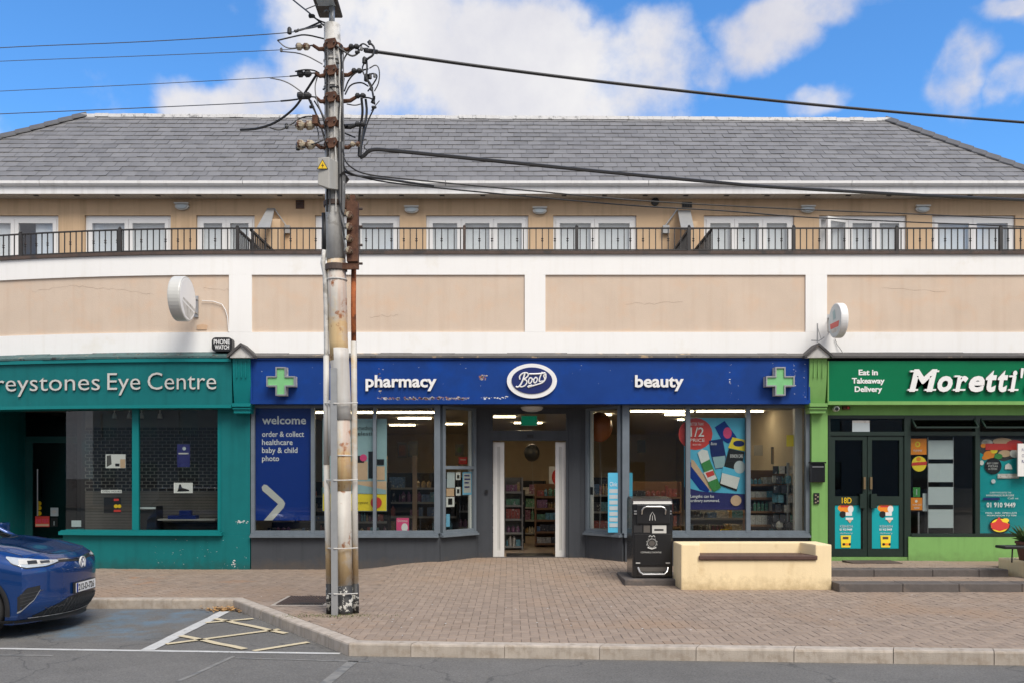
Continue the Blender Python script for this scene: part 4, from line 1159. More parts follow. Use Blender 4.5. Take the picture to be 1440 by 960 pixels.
for a_, c_, py, lab in ((444, 612, 580, 'long strip light nearest the glass behind the left pharmacy window'), (560, 606, 588, 'short strip light second from the glass, left pharmacy window'), (548, 584, 597.5, 'small distant strip light left of the door, behind the cream poster'),
        (624, 650, 596, 'small strip light seen in the angled left window'), (694, 725, 586, 'strip light seen through the left half of the glazing over the door'), (723, 762, 594.5, 'strip light behind the hanging exit sign'),
        (827, 860, 583, 'strip light over the brown balloon'), (887, 975, 578, 'long strip light nearest the glass behind the bright sale poster, left end'), (980, 1073, 578.2, 'long strip light nearest the glass above the sale poster, right end'), (935, 965, 583, 'second strip light above the left edge of the sale poster'),
        (953, 985, 590, 'third strip light, just left of the sale poster top'), (727, 748, 606.5, 'small distant strip light low in the open doorway')):
    D = (ZCEIL - .03 - H) * F / (668 - py)
    m = MB(); m.box(X(a_, D), X(c_, D), D - .045, D + .045, ZCEIL - .035, ZCEIL - .022)
    o = tag(m.build('tube', 'tube_light'), None)
    o.name = 'ceiling_light'; WO[o.name] = WO.get('tube', WO.get(o.name, Vector()))
    tag(o, lab, 'strip light', g_)
# display shelving with goods: each unit a thing, its stock one mass
def shelf_unit(x, y, w, d, h, nsh, lab, mt='shelf_wood', seed=1, z0=.12, dense=1.0, face=-1, pal=None):
    f = empty('shelf_unit', (x, y, z0), lab, 'shelf unit'); r_ = random.Random(seed)
    m = MB(); m.box(x - w / 2, x - w / 2 + .03, y - d / 2, y + d / 2, z0, z0 + h); m.box(x + w / 2 - .03, x + w / 2, y - d / 2, y + d / 2, z0, z0 + h)
    m.box(x - w / 2 + .03, x + w / 2 - .03, y + d / 2 - .02, y + d / 2, z0, z0 + h); m.build('side_panel', mt, f)
    g = MB()
    for k in range(nsh):
        zz = z0 + .08 + (h - .12) * k / nsh
        s_ = MB(); s_.box(x - w / 2 + .031, x + w / 2 - .031, y - d / 2 - .01, y + d / 2 - .021, zz, zz + .025); s_.box(x - w / 2 + .031, x + w / 2 - .031, y - d / 2 - .018, y - d / 2 - .0105, zz - .01, zz + .035, 0); s_.build('shelf', 'shelf_pale' if mt != 'shelf_wood' else mt, f)
        q = x - w / 2 + .05; hh = (h - .12) / nsh - .06
        while q < x + w / 2 - .12:
            ww = r_.uniform(.045, .12); n_ = r_.randint(1, 5); c_ = r_.choice(pal or range(8)); ph_ = hh * r_.uniform(.5, .95); rd = r_.random() < .4
            for _ in range(n_):
                if q + ww > x + w / 2 - .04: break
                if r_.random() < dense:
                    if rd: g.lathe((q + ww / 2, y - d / 2 + .08, zz + .026), [(ww * .42, 0), (ww * .42, ph_ * .75), (ww * .18, ph_ * .85), (ww * .18, ph_)], 7, m=c_)
                    else: g.box(q, q + ww - .006, y - d / 2 + .02, y - d / 2 + .16, zz + .026, zz + .026 + ph_, c_)
                q += ww
    if g.v: tag(g.build('goods', GOODS, f), kind='stuff')
    return f
shelf_unit(X(771, 19.5), 19.5, .62, .4, 1.45, 5, 'low wooden shelf unit stocked with small goods right inside the open door', seed=3)
shelf_unit(X(722, 18.6), 18.7, .42, .35, 1.6, 5, 'narrow pale display stand at the left inside the open doorway', 'shelf_pale', seed=31)
shelf_unit(X(728, 23), 23, 1.5, .4, 1.5, 4, 'dark display shelf standing farther inside, seen through the doorway', 'black', seed=4)
shelf_unit(X(700, 20), 20.6, 1.3, .4, 1.3, 4, 'dark display stand just left inside the doorway', 'black', seed=5, dense=.7)
shelf_unit(X(575, 19), 19.0, 2.2, .4, 1.7, 5, 'dark shelf unit behind the left pharmacy window, right of the cream poster', 'black', seed=6, dense=.8)
shelf_unit(X(480, 18.2), 18.4, 2.0, .4, 1.5, 5, 'dark shelf unit hidden partly behind the utility pole and cream poster', 'black', seed=7, dense=.8)
shelf_unit(X(400, 17.0), 17.1, 1.3, .35, .7, 3, 'low shelf with dark goods below the blue welcome panel', 'black', seed=8)
shelf_unit(X(905, 20), 20.0, 1.7, .4, 1.5, 4, 'red and brown shelf unit behind the litter bin, seen through the glass', 'shelf_wood', seed=9, pal=[0, 0, 4, 7])
shelf_unit(X(1030, 19), 19.2, 2.0, .4, 1.0, 3, 'low shelf unit seen under the bright sale poster', 'shelf_pale', seed=10)
shelf_unit(X(1082, 17.3), 17.35, .95, .35, 1.75, 6, 'shelf unit stacked with packs at the right end of the pharmacy window', 'shelf_wood', seed=12, pal=[2, 3, 2, 6, 7])
shelf_unit(X(650, 19), 19.4, 1.0, .35, 1.6, 4, 'narrow dark shelf seen through the angled left window', 'black', seed=14)
shelf_unit(X(850, 18.5), 19.0, .9, .35, 1.6, 4, 'narrow dark shelf seen through the angled right window', 'black', seed=15)
# rotating stand of packs and slippers at the right
f = empty('display_stand', (X(1108, 16.9), 16.9, .12), 'rotating display stand hung with packs and slippers by the right window post', 'display stand')
m = MB(); x_ = X(1108, 16.9); m.lathe((x_, 16.9, .12), [(.3, 0), (.3, .03), (.03, .05), (.03, 1.9)], 12); m.build('pole', 'steel', f)
g = MB(); r_ = random.Random(5)
for k in range(9):
    zz = .35 + k * .19
    for j in range(8):
        a_ = j * .785 + k * .3; cx_, cy_ = x_ + .25 * math.cos(a_), 16.9 + .22 * math.sin(a_); c_ = r_.choice([7, 7, 2, 2, 6, 3, 7])
        if k < 3: g.lathe((cx_, cy_, zz - .03), [(.03, 0), (.075, .05), (.07, .12), (.02, .17)], 8, m=7 if j % 2 else 2)
        else: g.box(cx_ - .05, cx_ + .05, cy_ - .015, cy_ + .015, zz - .07, zz + .08, c_)
tag(g.build('goods', GOODS, f), kind='stuff')
m = MB(); m.box(X(1122, 17.1), X(1126, 17.1), 16.6, 17.3, .12, 2.1); tag(m.build('end_panel', 'rust_bright'), 'tall narrow orange wooden end panel by the right pharmacy window post', 'panel')
# balloons
for px, py, D, r_, lab, mt in ((843, 600, 17.2, .27, 'round brown foil balloon floating behind the angled right window', 'balloon'), (748, 636, 21.5, .20, 'dark round foil balloon hanging deep inside the doorway', 'dark_grey')):
    c = P(px, py, D); m = MB(); pr = [(max(.002, r_ * .98 * math.sin(math.pi * t / 12)), -r_ * 1.12 * math.cos(math.pi * t / 12)) for t in range(13)]
    m.lathe((c.x, c.y, c.z), pr, 20); o = tag(m.build('balloon', mt, smooth=True), lab, 'balloon')
    m = MB(); m.tube([(c.x, c.y, c.z - r_ * 1.1), (c.x + .04, c.y, c.z - 1.0), (c.x, c.y, .6)], .004, 4); m.build('ribbon', 'letter_grey', o)
# exit sign
c = P(744, 590.5, 17.3); f = empty('exit_sign', (c.x, c.y, c.z), 'green hanging exit sign seen through the glazing over the pharmacy door', 'sign')
m = MB(); m.box(c.x - .155, c.x + .155, 17.3, 17.33, c.z - .10, c.z + .09); m.build('panel', 'exit_green', f)
m = MB(); m.box(c.x - .17, c.x + .17, 17.305, 17.325, c.z - .112, c.z - .1005); m.box(c.x - .17, c.x + .17, 17.305, 17.325, c.z + .0905, c.z + .10); m.box(c.x - .17, c.x - .1555, 17.305, 17.325, c.z - .1, c.z + .09); m.box(c.x + .1555, c.x + .17, 17.305, 17.325, c.z - .1, c.z + .09)
m.build('frame', 'letter_grey', f)
# red promotional sign deep inside
art('hanging_poster', 772, 655, 789, 690, 21, 'paper', 'white and red sale board hanging deep inside the doorway', 'poster', [('disc', 783, 670, 7, 11, 'print_red')])
m = MB(); c = P(893, 735, 16.9); m.lathe((X(893, 17) + 1.27, 16.7, .12), [(.05, 0), (.065, .03), (.065, .38), (.03, .45), (.015, .5)], 12)
fe = tag(m.build('fire_extinguisher', 'print_red'), 'small red fire extinguisher standing just right of the black bin behind glass', 'fire extinguisher')
m = MB(); c = P(1020, 735, 18.2); m.prism([(c.x - .22, .12), (c.x + .22, .12), (c.x + .08, .62), (c.x - .08, .62)], 18.2, 18.26)
tag(m.build('floor_sign', 'yellow'), 'yellow floor sign standing inside below the sale poster', 'floor sign')

# posters on the pharmacy glass (inside face)
DP = DG + .02
art('welcome_panel', 358.5, 571, 438.2, 731, DP, 'blue_print', 'tall blue window panel reading welcome with a white chevron arrow', 'window panel', [
    ('text', 'welcome', 368.5, 430.5, 595.5, 584.5, 'letter_white', .02),
    ('text', 'order & collect', 368.5, 427.5, 613.4, 605.8, 'letter_white', .01), ('text', 'healthcare', 368.5, 411.5, 624.8, 617.2, 'letter_white', .01),
    ('text', 'baby & child', 368.5, 418.3, 636, 628.4, 'letter_white', .01), ('text', 'photo', 368.5, 392.5, 647.5, 640, 'letter_white', .01),
    ('poly', [(368, 684), (371, 680.5), (375, 681), (398, 702), (401, 707), (399, 713), (383, 731), (371, 731), (391, 708), (369, 689)][::-1], 'letter_grey')])
art('window_poster', 453.5, 588, 544, 718, DP + .05, 'print_sky', 'large cream and yellow poster of bottles on a beach behind the left pharmacy window', 'poster', [
    ('rect', 454, 676, 543.5, 702, 'print_skin'), ('rect', 454, 694, 543.5, 717.5, 'paper_yellow'), ('rect', 470, 648, 517, 674, 'print_skin'), ('rect', 518, 634, 525, 672, 'black'),
    ('rect', 500, 640, 512, 650, 'black'), ('disc', 502, 645, 5, 5, 'black'), ('disc', 511, 643, 5, 5, 'paper_pink'), ('rect', 529, 655, 541, 674, 'print_skin'), ('rect', 530, 645, 540, 653, 'black'), ('poly', [(454, 684), (500, 680), (543, 688), (543, 694), (454, 692)][::-1], 'print_sky'),
    ('disc', 529, 706, 8, 8, 'print_red'), ('text', 'Something', 497, 526, 604, 598, 'black', 0), ('text', 'celestial', 499, 529, 611.5, 606, 'black', 0), ('text', 'gorgeous', 500, 518, 707, 704, 'black', 0, .4)])
art('small_poster', 557.5, 727.5, 575, 748.5, DP, 'paper_pink', 'small pink notice at the foot of the left pharmacy window', 'poster', [('disc', 569, 741, 4.5, 6, 'paper'), ('text', 'Christmas', 559, 573, 733, 730, 'paper', 0)])
art('sale_poster', 962, 587, 1048.4, 716, DP + .05, 'print_cyan', 'large blue half price poster showing foot care products behind the right pharmacy window', 'poster', [
    ('poly', [(962, 684), (985, 690), (1010, 692), (1048, 694), (1048, 716), (962, 716)][::-1], 'print_navy'), ('disc', 978, 609.5, 24, 22.5, 'print_red'),
    ('poly', [(971, 649), (979, 652), (1000, 682), (996, 692), (984, 688), (964, 662)][::-1], 'blue_print'), ('poly', [(972, 645), (976, 647), (1001, 684), (1000, 691), (972, 655)][::-1], 'print_skin'),
    ('poly', [(1005, 600), (1019, 591), (1036, 614), (1024, 623), (1015, 618)][::-1], 'blue_print'), ('disc', 1023, 608, 6, 8, 'paper_pink'),
    ('poly', [(997, 619), (1016, 616), (1021, 641), (1018, 657), (1006, 659), (1000, 640)][::-1], 'blue_deep'), ('poly', [(1002, 642), (1020, 640), (1019, 656), (1006, 658)][::-1], 'print_sky'),
    ('poly', [(1030, 614), (1048, 618), (1048, 634), (1024, 629)][::-1], 'paper_yellow'), ('disc', 1039, 623, 8, 4.3, 'blue_deep'), ('poly', [(1025, 630), (1047, 635), (1036, 690), (1011, 681)][::-1], 'black'),
    ('poly', [(1017, 655), (1043, 662), (1036, 687), (1013, 679)][::-1], 'paper'), ('poly', [(1017, 655), (1043, 662), (1041, 671), (1015, 664)][::-1], 'print_cyan'), ('disc', 1040, 656, 8, 9, 'frosted'),
    ('poly', [(981, 636), (987, 631), (995, 633), (998, 645), (986, 651)][::-1], 'paper'), ('poly', [(986, 651), (998, 645), (1014, 685), (1004, 691), (998, 684)][::-1], 'print_green'), ('poly', [(989, 664), (1002, 659), (1008, 672), (996, 677)][::-1], 'paper'), ('poly', [(992, 664), (1003, 661), (1005, 667), (995, 671)][::-1], 'print_red'),
    ('disc', 1035, 703, 7.6, 7.6, 'print_skin'), ('text', '1/2', 971, 990, 613, 600.5, 'paper', .01), ('text', 'BETTER THAN', 971, 989, 597.5, 593.5, 'paper', 0), ('text', 'PRICE', 970.5, 991, 620.5, 616, 'paper', 0), ('text', 'SELECTED', 974, 986, 625.5, 623.5, 'paper', 0), ('text', 'Lengths can be', 971, 1004, 699, 695, 'letter_white', .01), ('text', 'ordinary summered.', 971, 1012, 705, 701, 'letter_white', .01),
    ('text', 'Boots', 999.5, 1008, 625, 621, 'letter_white', 0, .3), ('text', 'BUNION CARE', 1027, 1045, 643, 638, 'letter_white', 0)])
art('blue_list', 855, 664, 870.4, 748, DP + .02, 'print_cyan', 'tall pale blue list panel behind the angled right window', 'window panel', [('rect', 857, 687 + 8 * k, 868.5, 692.5 + 8 * k, 'frosted') for k in range(7)] + [('text', 'Clinic', 857.5, 868, 683, 677, 'letter_white', 0)])
art('blue_strip', 884.8, 664, 889.5, 700, DP, 'print_cyan', 'narrow pale blue strip behind the glass right of the corner post', 'window panel')
art('yellow_note', 1106, 611, 1124, 627, DP + .3, 'paper_yellow', 'yellow paper note on the wall at the right end of the pharmacy', 'note')
# notices on the angled window: flat sheets along its line
def on_line(A, B, px0, py0, px1, py1, mt, lab, d=-.02, extra=(), cat='notice'):
    A = Vector(A); B = Vector(B); e = (B - A).normalized()
    def at(px):    # where the sight line meets the line A-B
        k = (px - 720) / F; t = (k * A.y - A.x) / (e.x - k * e.y); return t
    s0, s1 = at(px0), at(px1); q = A + e * ((s0 + s1) / 2)
    f = empty('notice', (q.x, q.y, Z(py1, q.y)), lab, cat); m = MB()
    obox(m, A, B, s0, s1, d - .002, d + .002, Z(py1, q.y), Z(py0, q.y)); m.build('sheet', mt, f)
    for i, (a0, b0, a1, b1, mm) in enumerate(extra):
        m = MB(); t0, t1 = at(a0), at(a1); obox(m, A, B, t0, t1, d + .0022, d + .0035 + i * .001, Z(b1, q.y), Z(b0, q.y)); m.build('print', mm, f)
    return f
on_line(C1, C2, 629.5, 663, 640.5, 685, 'frosted', 'pale leaflet at the top left of the angled left window notices')
on_line(C1, C2, 642, 663, 648.5, 674, 'paper', 'small white and black card at the top middle of the angled left window', extra=[(643.5, 667, 647, 672, 'black')])
on_line(C1, C2, 651.5, 663, 664.5, 695, 'paper_blue', 'blue edged opening notice on the angled left window, rightmost', extra=[(652.8, 665, 663.2, 692, 'letter_grey'), (654, 667, 661, 669, 'print_navy'), (654, 672, 662, 674, 'print_navy'), (654, 677, 660, 679, 'print_navy'), (654, 683, 661, 685, 'print_navy')])
on_line(C1, C2, 642, 684, 648.5, 696, 'paper', 'small white and black card at the lower middle of the angled left window', extra=[(643.5, 687, 647, 693, 'black')])
on_line(C1, C2, 628.8, 686, 639.5, 697, 'print_skin', 'pinkish leaflet below the pale leaflet on the angled left window')
on_line(C1, C2, 628.5, 698, 640, 712, 'paper', 'white leaflet with dark figure, lowest on the angled left window', extra=[(631, 700, 637, 709, 'black')])
on_line(C1, C2, 628.5, 722, 633.5, 740, 'paper_blue', 'small bright blue card low on the angled left window')
on_line(C3, C4, 827.5, 675, 834, 697, 'paper', 'small white and black sign on the left edge of the angled right window', extra=[(828.5, 684, 833, 695, 'black')])

# ---------------------------------------------------------------- opticians (teal)
tl = empty('opticians_shopfront', (X(170, DW), DW, 0), 'teal painted shopfront with two large windows and a recessed door on the left', 'shopfront')
zs2, zh2 = Z(745.5, DG), Z(573, DG)
xa, xb, xc, xd, xe = X(82.5, DG), X(183.5, DG), X(193, DG), X(306.5, DG), X(351.5, DW)
m = MB(True); m.box(xa - .02, xe, DW, DW + .2, -.12, zs2 - .09); m.build('stall_riser', 'teal_paint', tl)
m = MB(True); m.box(xd + .08, xe, DW, DW + .2, zs2 - .089, zh2 + .02); m.build('wall', 'teal_paint', tl)
m = MB(True); m.box(xa - .06, X(314, DW), DW - .10, DW - .001, zs2 - .085, zs2 - .02); m.box(xa - .04, X(311, DW), DW - .06, DW - .001, zs2 - .0195, zs2); m.build('sill', 'teal_gloss', tl)
f = MB(True)
f.box(xa, xe, DG - .03, DG + .12, zh2, zh2 + .12); f.box(xb, xc, DG - .02, DG + .05, zs2 - .0, zh2 - .001); f.box(xd, xd + .078, DG - .02, DG + .05, zs2, zh2 - .001)
f.box(xa + .012, xb - .001, DG - .02, DG + .05, zs2 - .085, zs2 + .01); f.box(xc + .001, xd - .001, DG - .02, DG + .05, zs2 - .085, zs2 + .01)
wf = f.build('window', 'teal_gloss', tl)
for a_, c_ in ((xa + .01, xb - .001), (xc + .001, xd - .001)):
    g = MB(True); g.box(a_, c_, DG + .012, DG + .02, zs2 + .01, zh2 - .001); g.build('pane', 'glass_shop', wf)
yr = DG + off(xa) + .03; YB = 18.3
g = MB(); g.box(xa - .004, xa + .004, yr, YB - .05, zs2, zh2); g.build('pane', 'glass_shop', wf)
m = MB(); m.box(xa - .06, xa + .06, yr + .1, YB - .04, -.1, zs2 - .01); m.build('return_wall', 'teal_paint', tl)
xw = X(35, YB); xdr = xa + .25
m = MB(); m.box(-11.6, xw, DW + off(-10.5) + .1, YB + .1, -.1, zh2 + .1); m.build('recess_wall', 'teal_paint', tl)
m = MB(); m.box(xw, xdr + .1, YB, YB + .08, Z(622, YB), Z(613, YB)); m.box(xw, xw + .16, YB, YB + .08, 0, Z(622, YB) - .001); m.box(xdr - .06, xdr + .06, YB, YB + .08, 0, Z(622, YB) - .001)
m.box(xw + .16, xdr - .06, YB, YB + .08, 0, .42)
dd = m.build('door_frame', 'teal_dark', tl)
g = MB(); g.box(xw + .16, xdr - .06, YB + .03, YB + .038, .42, Z(622, YB) - .001); g.build('pane', 'glass_dark', dd)
g = MB(); g.box(xw, xdr + .1, YB + .03, YB + .038, Z(613, YB) + .001, zh2 + .1); g.build('pane', 'glass_dark', dd)
m = MB(); m.tube([(xw + .30, YB - .05, .9), (xw + .30, YB - .05, 1.9)], .015, 8); m.build('door_handle', 'steel', dd)
art('door_sticker', 49.5, 725, 69.5, 740, YB + .02, 'print_red', 'red printed sticker low on the teal shop door glass', 'sticker', [('text', 'EYE TEST', 51, 68, 734, 729, 'paper_pink', 0), ('rect', 50, 736, 69, 739, 'print_skin')])
art('door_sticker', 71, 713, 82, 725, YB + .02, 'frosted', 'square grey sticker on the teal shop door beside the glass corner', 'sticker', [('disc', 76, 719, 3, 2.5, 'pole_grey')])
art('door_sticker', 71, 727, 81, 740, YB + .02, 'black', 'square black sticker at the foot of the teal shop door', 'sticker', [('rect', 75.5, 732, 76.5, 738, 'frosted')])
for k, (py, lab) in enumerate(((707, 'top yellow round sticker on the teal shop door glass'), (713.5, 'middle yellow round sticker on the teal shop door glass'), (721, 'lowest yellow round sticker on the teal shop door glass'))):
    c = P(55, py, YB + .02); m = MB(); m.disc((c.x, YB + .02, c.z), .05, .05, 14, YB + .024); tag(m.build('round_sticker', 'yellow'), lab, 'sticker')
# interior of the opticians
si = empty('opticians_interior', (X(150, 17), 17, 0)); tag(si, kind='structure')
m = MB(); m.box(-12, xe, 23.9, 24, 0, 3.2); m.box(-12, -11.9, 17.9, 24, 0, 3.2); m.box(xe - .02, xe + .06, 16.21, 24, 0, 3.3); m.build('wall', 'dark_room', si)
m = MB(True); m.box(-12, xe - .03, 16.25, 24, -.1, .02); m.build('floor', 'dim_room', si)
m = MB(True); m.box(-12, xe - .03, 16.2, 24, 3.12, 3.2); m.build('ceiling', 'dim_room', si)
ys = 16.85
sht = empty('roller_shutter', (X(230, ys), ys, .3), 'perforated brick patterned roller shutter lowered inside the teal shop windows', 'shutter')
m = MB(); m.box(X(118, ys + .3), X(330, ys), ys + .03, ys + .05, .1, 3.1); m.build('backing', 'black', sht)
m = MB(); z1_, z0_ = Z(600, ys), Z(690, ys); xL, xR2 = X(120, ys), X(324, ys); row = (z1_ - z0_) / 19
for r_i in range(20):
    zz = z0_ + row * r_i; m.box(xL, xR2, ys, ys + .012, zz - .006, zz + .006)
    if r_i < 19:
        q = xL + (.08 if r_i % 2 else 0)
        while q < xR2:
            m.box(q - .009, q + .009, ys, ys + .012, zz + .006, zz + row - .006); q += .16
m.box(xL, xR2, ys - .001, ys + .02, z1_ + .01, 3.1)
tag(m.build('lattice', 'lattice', sht), kind='stuff')
z = z0_ - .012
k = 0
while z > .35:
    m = MB(); m.box(xL, xR2, ys - .004, ys + .012, z - .052, z - .003); m.build('slat', 'dim_room', sht); z -= .056
m = MB(); D = 16.5; m.box(X(193.5, D), X(220, D), D, D + .3, Z(747, D), Z(711, D)); o = tag(m.build('display_cabinet', 'black'), 'black display cabinet with white top strip at the left of the second teal window', 'cabinet')
m = MB(); m.box(X(193.5, D), X(219, D), D - .01, D - .001, Z(715, D), Z(712, D)); m.build('top_strip', 'frosted', o)
m = MB(); m.box(X(220, 16.6), X(304, 16.6), 16.55, 16.8, Z(731, 16.6), Z(729, 16.6)); o = tag(m.build('window_shelf', 'shelf_pale'), 'wide low shelf inside the second teal window with a dark tray on it', 'shelf')
m = MB(); m.box(X(237, 16.6), X(276, 16.6), 16.56, 16.75, Z(729, 16.6) + .001, Z(724, 16.6)); m.box(X(252, 16.6), X(268, 16.6), 16.6, 16.7, Z(724, 16.6) + .001, Z(717, 16.6)); tag(m.build('tray', 'blue_deep'), 'dark blue tray on the low shelf inside the second teal window', 'tray')
oB = off(X(150, DG))
def tart(*a, **k): return art(*a, **k)
DQ = DG + .05
tart('shop_notice', 148.5, 638, 176.5, 657.5, DQ + off(X(160, DQ)), 'paper', 'white torn notice with dark figure in the first teal window', 'notice', [('poly', [(150, 640), (156, 639), (157, 652), (150, 656)][::-1], 'dark_room'), ('rect', 162, 651, 168, 655, 'black'), ('rect', 169, 645, 176, 657, 'print_skin')])
tart('shop_notice', 142, 688, 171, 692.5, DQ + off(X(155, DQ)), 'paper', 'thin white opening strip in the first teal window', 'notice', [('text', 'OPEN  HOURS', 144, 170, 691.5, 689, 'black', 0)])
tart('shop_notice', 146, 699, 170, 721, DQ + off(X(155, DQ)), 'black', 'black notice with small red and yellow marks in the first teal window', 'notice', [('rect', 160, 700.5, 167, 703.5, 'print_red'), ('disc', 163, 711, 3, 2.6, 'yellow'), ('disc', 168, 711, 2.5, 2.6, 'yellow'), ('rect', 160, 716, 170, 719, 'print_red')])
tart('shop_notice', 244.5, 678, 271, 692.5, DQ, 'paper', 'white card with a black shoe shape in the second teal window', 'notice', [('poly', [(250, 689), (252, 680.5), (254, 680), (256, 685), (266, 688), (266, 690), (249, 690.5)][::-1], 'black')])
tart('shop_notice', 249, 624, 267, 656, DQ, 'print_navy', 'dark blue translucent notice in the second teal window', 'notice', [('disc', 259, 630, 2.5, 2.5, 'frosted'), ('rect', 251, 636, 265, 638, 'pole_grey')])
tart('shop_notice', 124, 690, 141, 718, 16.8 + off(X(130, 16.8)), 'pole_grey', 'grey blank panel leaning inside the first teal window', 'panel')
tart('shop_notice', 100.5, 731, 114, 740, DQ + off(X(107, DQ)), 'frosted', 'small pale blue oval eye sticker at the foot of the first teal window', 'sticker')
for k, px in enumerate((161, 182, 199, 225)):
    D = 16.6; c = P(px, 583, D); m = MB(); m.tube([(c.x, D, 3.11), (c.x, D, c.z + .02)], .012, 6); m.lathe((c.x, D, c.z - .06), [(.05, 0), (.035, .07), (.02, .10)], 10)
    tag(m.build('spotlight', 'letter_grey'), ['leftmost small spotlight inside the top of the first teal window', 'spotlight close left of the post between the teal windows', 'spotlight just right of the post between the teal windows', 'rightmost small spotlight inside the second teal window'][k], 'spotlight', 'spotlights inside the teal windows')

# teal sign
sg = empty('shop_sign', (X(160, DF), DF, Z(573, DF)), 'long teal sign board with pale raised letters over the left shop', 'sign')
xs0, xs1 = -12.0, X(326, DF)
m = MB(True); m.box(xs0, xs1, DF, DW - .001, Z(568.5, DF), Z(508.5, DF)); m.build('board', 'teal_paint', sg)
m = MB(True); m.box(xs0, xs1, DF - .03, DW + .0, Z(573, DF), Z(568.5, DF) - .001); m.box(xs0, xs1, DF - .045, DW - .001, Z(508.4, DF), Z(503.4, DF)); m.build('moulding', 'teal_gloss', sg)
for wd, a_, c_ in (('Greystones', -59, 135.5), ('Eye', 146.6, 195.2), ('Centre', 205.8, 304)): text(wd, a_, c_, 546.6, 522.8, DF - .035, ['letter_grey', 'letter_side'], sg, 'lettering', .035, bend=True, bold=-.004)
m = MB(True); m.box(xs0, X(351.5, DW), DW + .001, DW + .25, Z(573, DF) - .0, Z(497.5, DW) - .001); m.build('lintel', 'teal_paint', tl)
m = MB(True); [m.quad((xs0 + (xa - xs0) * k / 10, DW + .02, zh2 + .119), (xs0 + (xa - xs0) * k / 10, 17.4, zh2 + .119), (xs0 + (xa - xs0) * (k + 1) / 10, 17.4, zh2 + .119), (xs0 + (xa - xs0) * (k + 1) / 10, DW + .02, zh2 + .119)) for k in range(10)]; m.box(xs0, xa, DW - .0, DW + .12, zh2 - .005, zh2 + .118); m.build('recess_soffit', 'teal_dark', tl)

# pilasters with corbels and little gabled caps
def gable_cap(cx, w_, mt, lab, parent):
    D0 = 15.62; x_ = X(cx, D0); hw = w_ / F * D0; zb_, zt_ = Z(502, D0), Z(481.5, D0)
    f = empty('gable_cap', (x_, D0, zb_), lab, 'stone cap', 'small gabled caps between the shop signs')
    m = MB(); m.prism([(x_ - hw * .86, zb_), (x_ + hw * .86, zb_), (x_ + hw * .86, zb_ + .03), (x_, zt_ - .05), (x_ - hw * .86, zb_ + .03)], D0 + .03, DW - .002); m.build('tympanum', mt, f)
    for s_ in (-1, 1):
        m = MB(); q = [(x_, zt_), (x_, zt_ - .055), (x_ + s_ * hw * 1.06, zb_ - .01), (x_ + s_ * hw * 1.06, zb_ + .045)]
        m.prism(q if s_ < 0 else q[::-1], D0 - .01, DW - .003); m.build('coping', 'lead_dark', f)
gable_cap(338.5, 18.5, 'pole_grey', 'small grey gabled cap between the teal and blue signs', None)
gable_cap(1151.5, 18.5, 'pole_grey', 'small grey gabled cap between the blue and green signs', None)
def pilaster(px0, px1, mt, lab, zfoot, px_shaft):
    D = 15.72; x0, x1 = X(px0, D), X(px1, D); f = empty('pilaster', ((x0 + x1) / 2, D, zfoot), lab, 'pilaster')
    m = MB()
    if px_shaft: m.box(X(px_shaft[0], DW), X(px_shaft[1], DW), DW - .07, DW + .1, zfoot, Z(566, D) - .0)
    if m.v: m.build('shaft', mt, f)
    m = MB(); z1_, z0_ = Z(503, D), Z(566, D); prof = []
    for k in range(9):
        t = k / 8; prof.append((D + .02 + .0 * t + (.10 * (t - .0) ** 2), z1_ + (z0_ - z1_) * t))
    N = len(prof); a_ = [m.vert((x0, y, z)) for y, z in prof]; b_ = [m.vert((x1, y, z)) for y, z in prof]; c_ = [m.vert((x0, DW - .0, z)) for y, z in prof]; d_ = [m.vert((x1, DW, z)) for y, z in prof]
    for i in range(N - 1):
        m.face((a_[i], a_[i + 1], b_[i + 1], b_[i])); m.face((c_[i + 1], a_[i + 1], a_[i], c_[i])); m.face((b_[i], b_[i + 1], d_[i + 1], d_[i]))
    m.build('bracket', mt, f)
    m = MB(); m.box(x0 - .005, x1 + .005, D + .0, DW, Z(571, D), Z(566.2, D)); m.box(x0 + .012, x1 - .012, D + .05, DW, Z(580, D), Z(571, D) - .001); m.box(x0 - .0, x1, D + .02, DW, Z(574.5, D), Z(572.5, D)); m.build('corbel', mt, f)
    for k in range(3):
        m = MB(); xx = x0 + (x1 - x0) * (.25 + .25 * k); m.box(xx - .01, xx + .01, D + .008, D + .021, Z(530, D), Z(505, D)); m.build('flute', mt, f)
    return f
pilaster(326.5, 351.5, 'teal_gloss', 'teal corbelled bracket between the teal and blue signs', Z(580, 15.72), None)
pilaster(1139.2, 1163.5, 'leaf_green', 'light green pilaster with curved bracket between the pharmacy and the takeaway', 0, (1139.5, 1162))

# ---------------------------------------------------------------- takeaway (green)
mo = empty('takeaway_shopfront', (X(1300, DW), DW, .15), 'light green shopfront with dark green door and windows at the right', 'shopfront')
DT = DW + .08
x0, xE = X(1163.5, DT), 12.9
zf1, zf0 = Z(782, DT), .15
m = MB(); m.box(X(1277.5, DW), xE, DW, DW + .2, 0, Z(754, DW)); m.build('stall_riser', 'leaf_green', mo)
m = MB(); m.box(X(1162.3, DW), X(1277.3, DW), DW + .02, DW + .3, 0, zf1 - .003); m.build('threshold', 'leaf_green', mo)
m = MB(); m.box(X(1162.3, DW), xE, DW + .02, DW + .12, Z(583, DW), Z(567, DW)); m.build('frieze', 'leaf_green', mo)
m = MB(); m.box(X(1162.3, DW), xE, DW + .001, DW + .16, Z(567, DW) + .001, Z(497.5, DW) - .001); m.build('lintel', 'frame_green', mo)
f = MB()
def fb(a_, c_, ya, yb, d0=-.05, d1=.06): f.box(X(a_, DT), X(c_, DT), DT + d0, DT + d1, Z(yb, DT), Z(ya, DT))
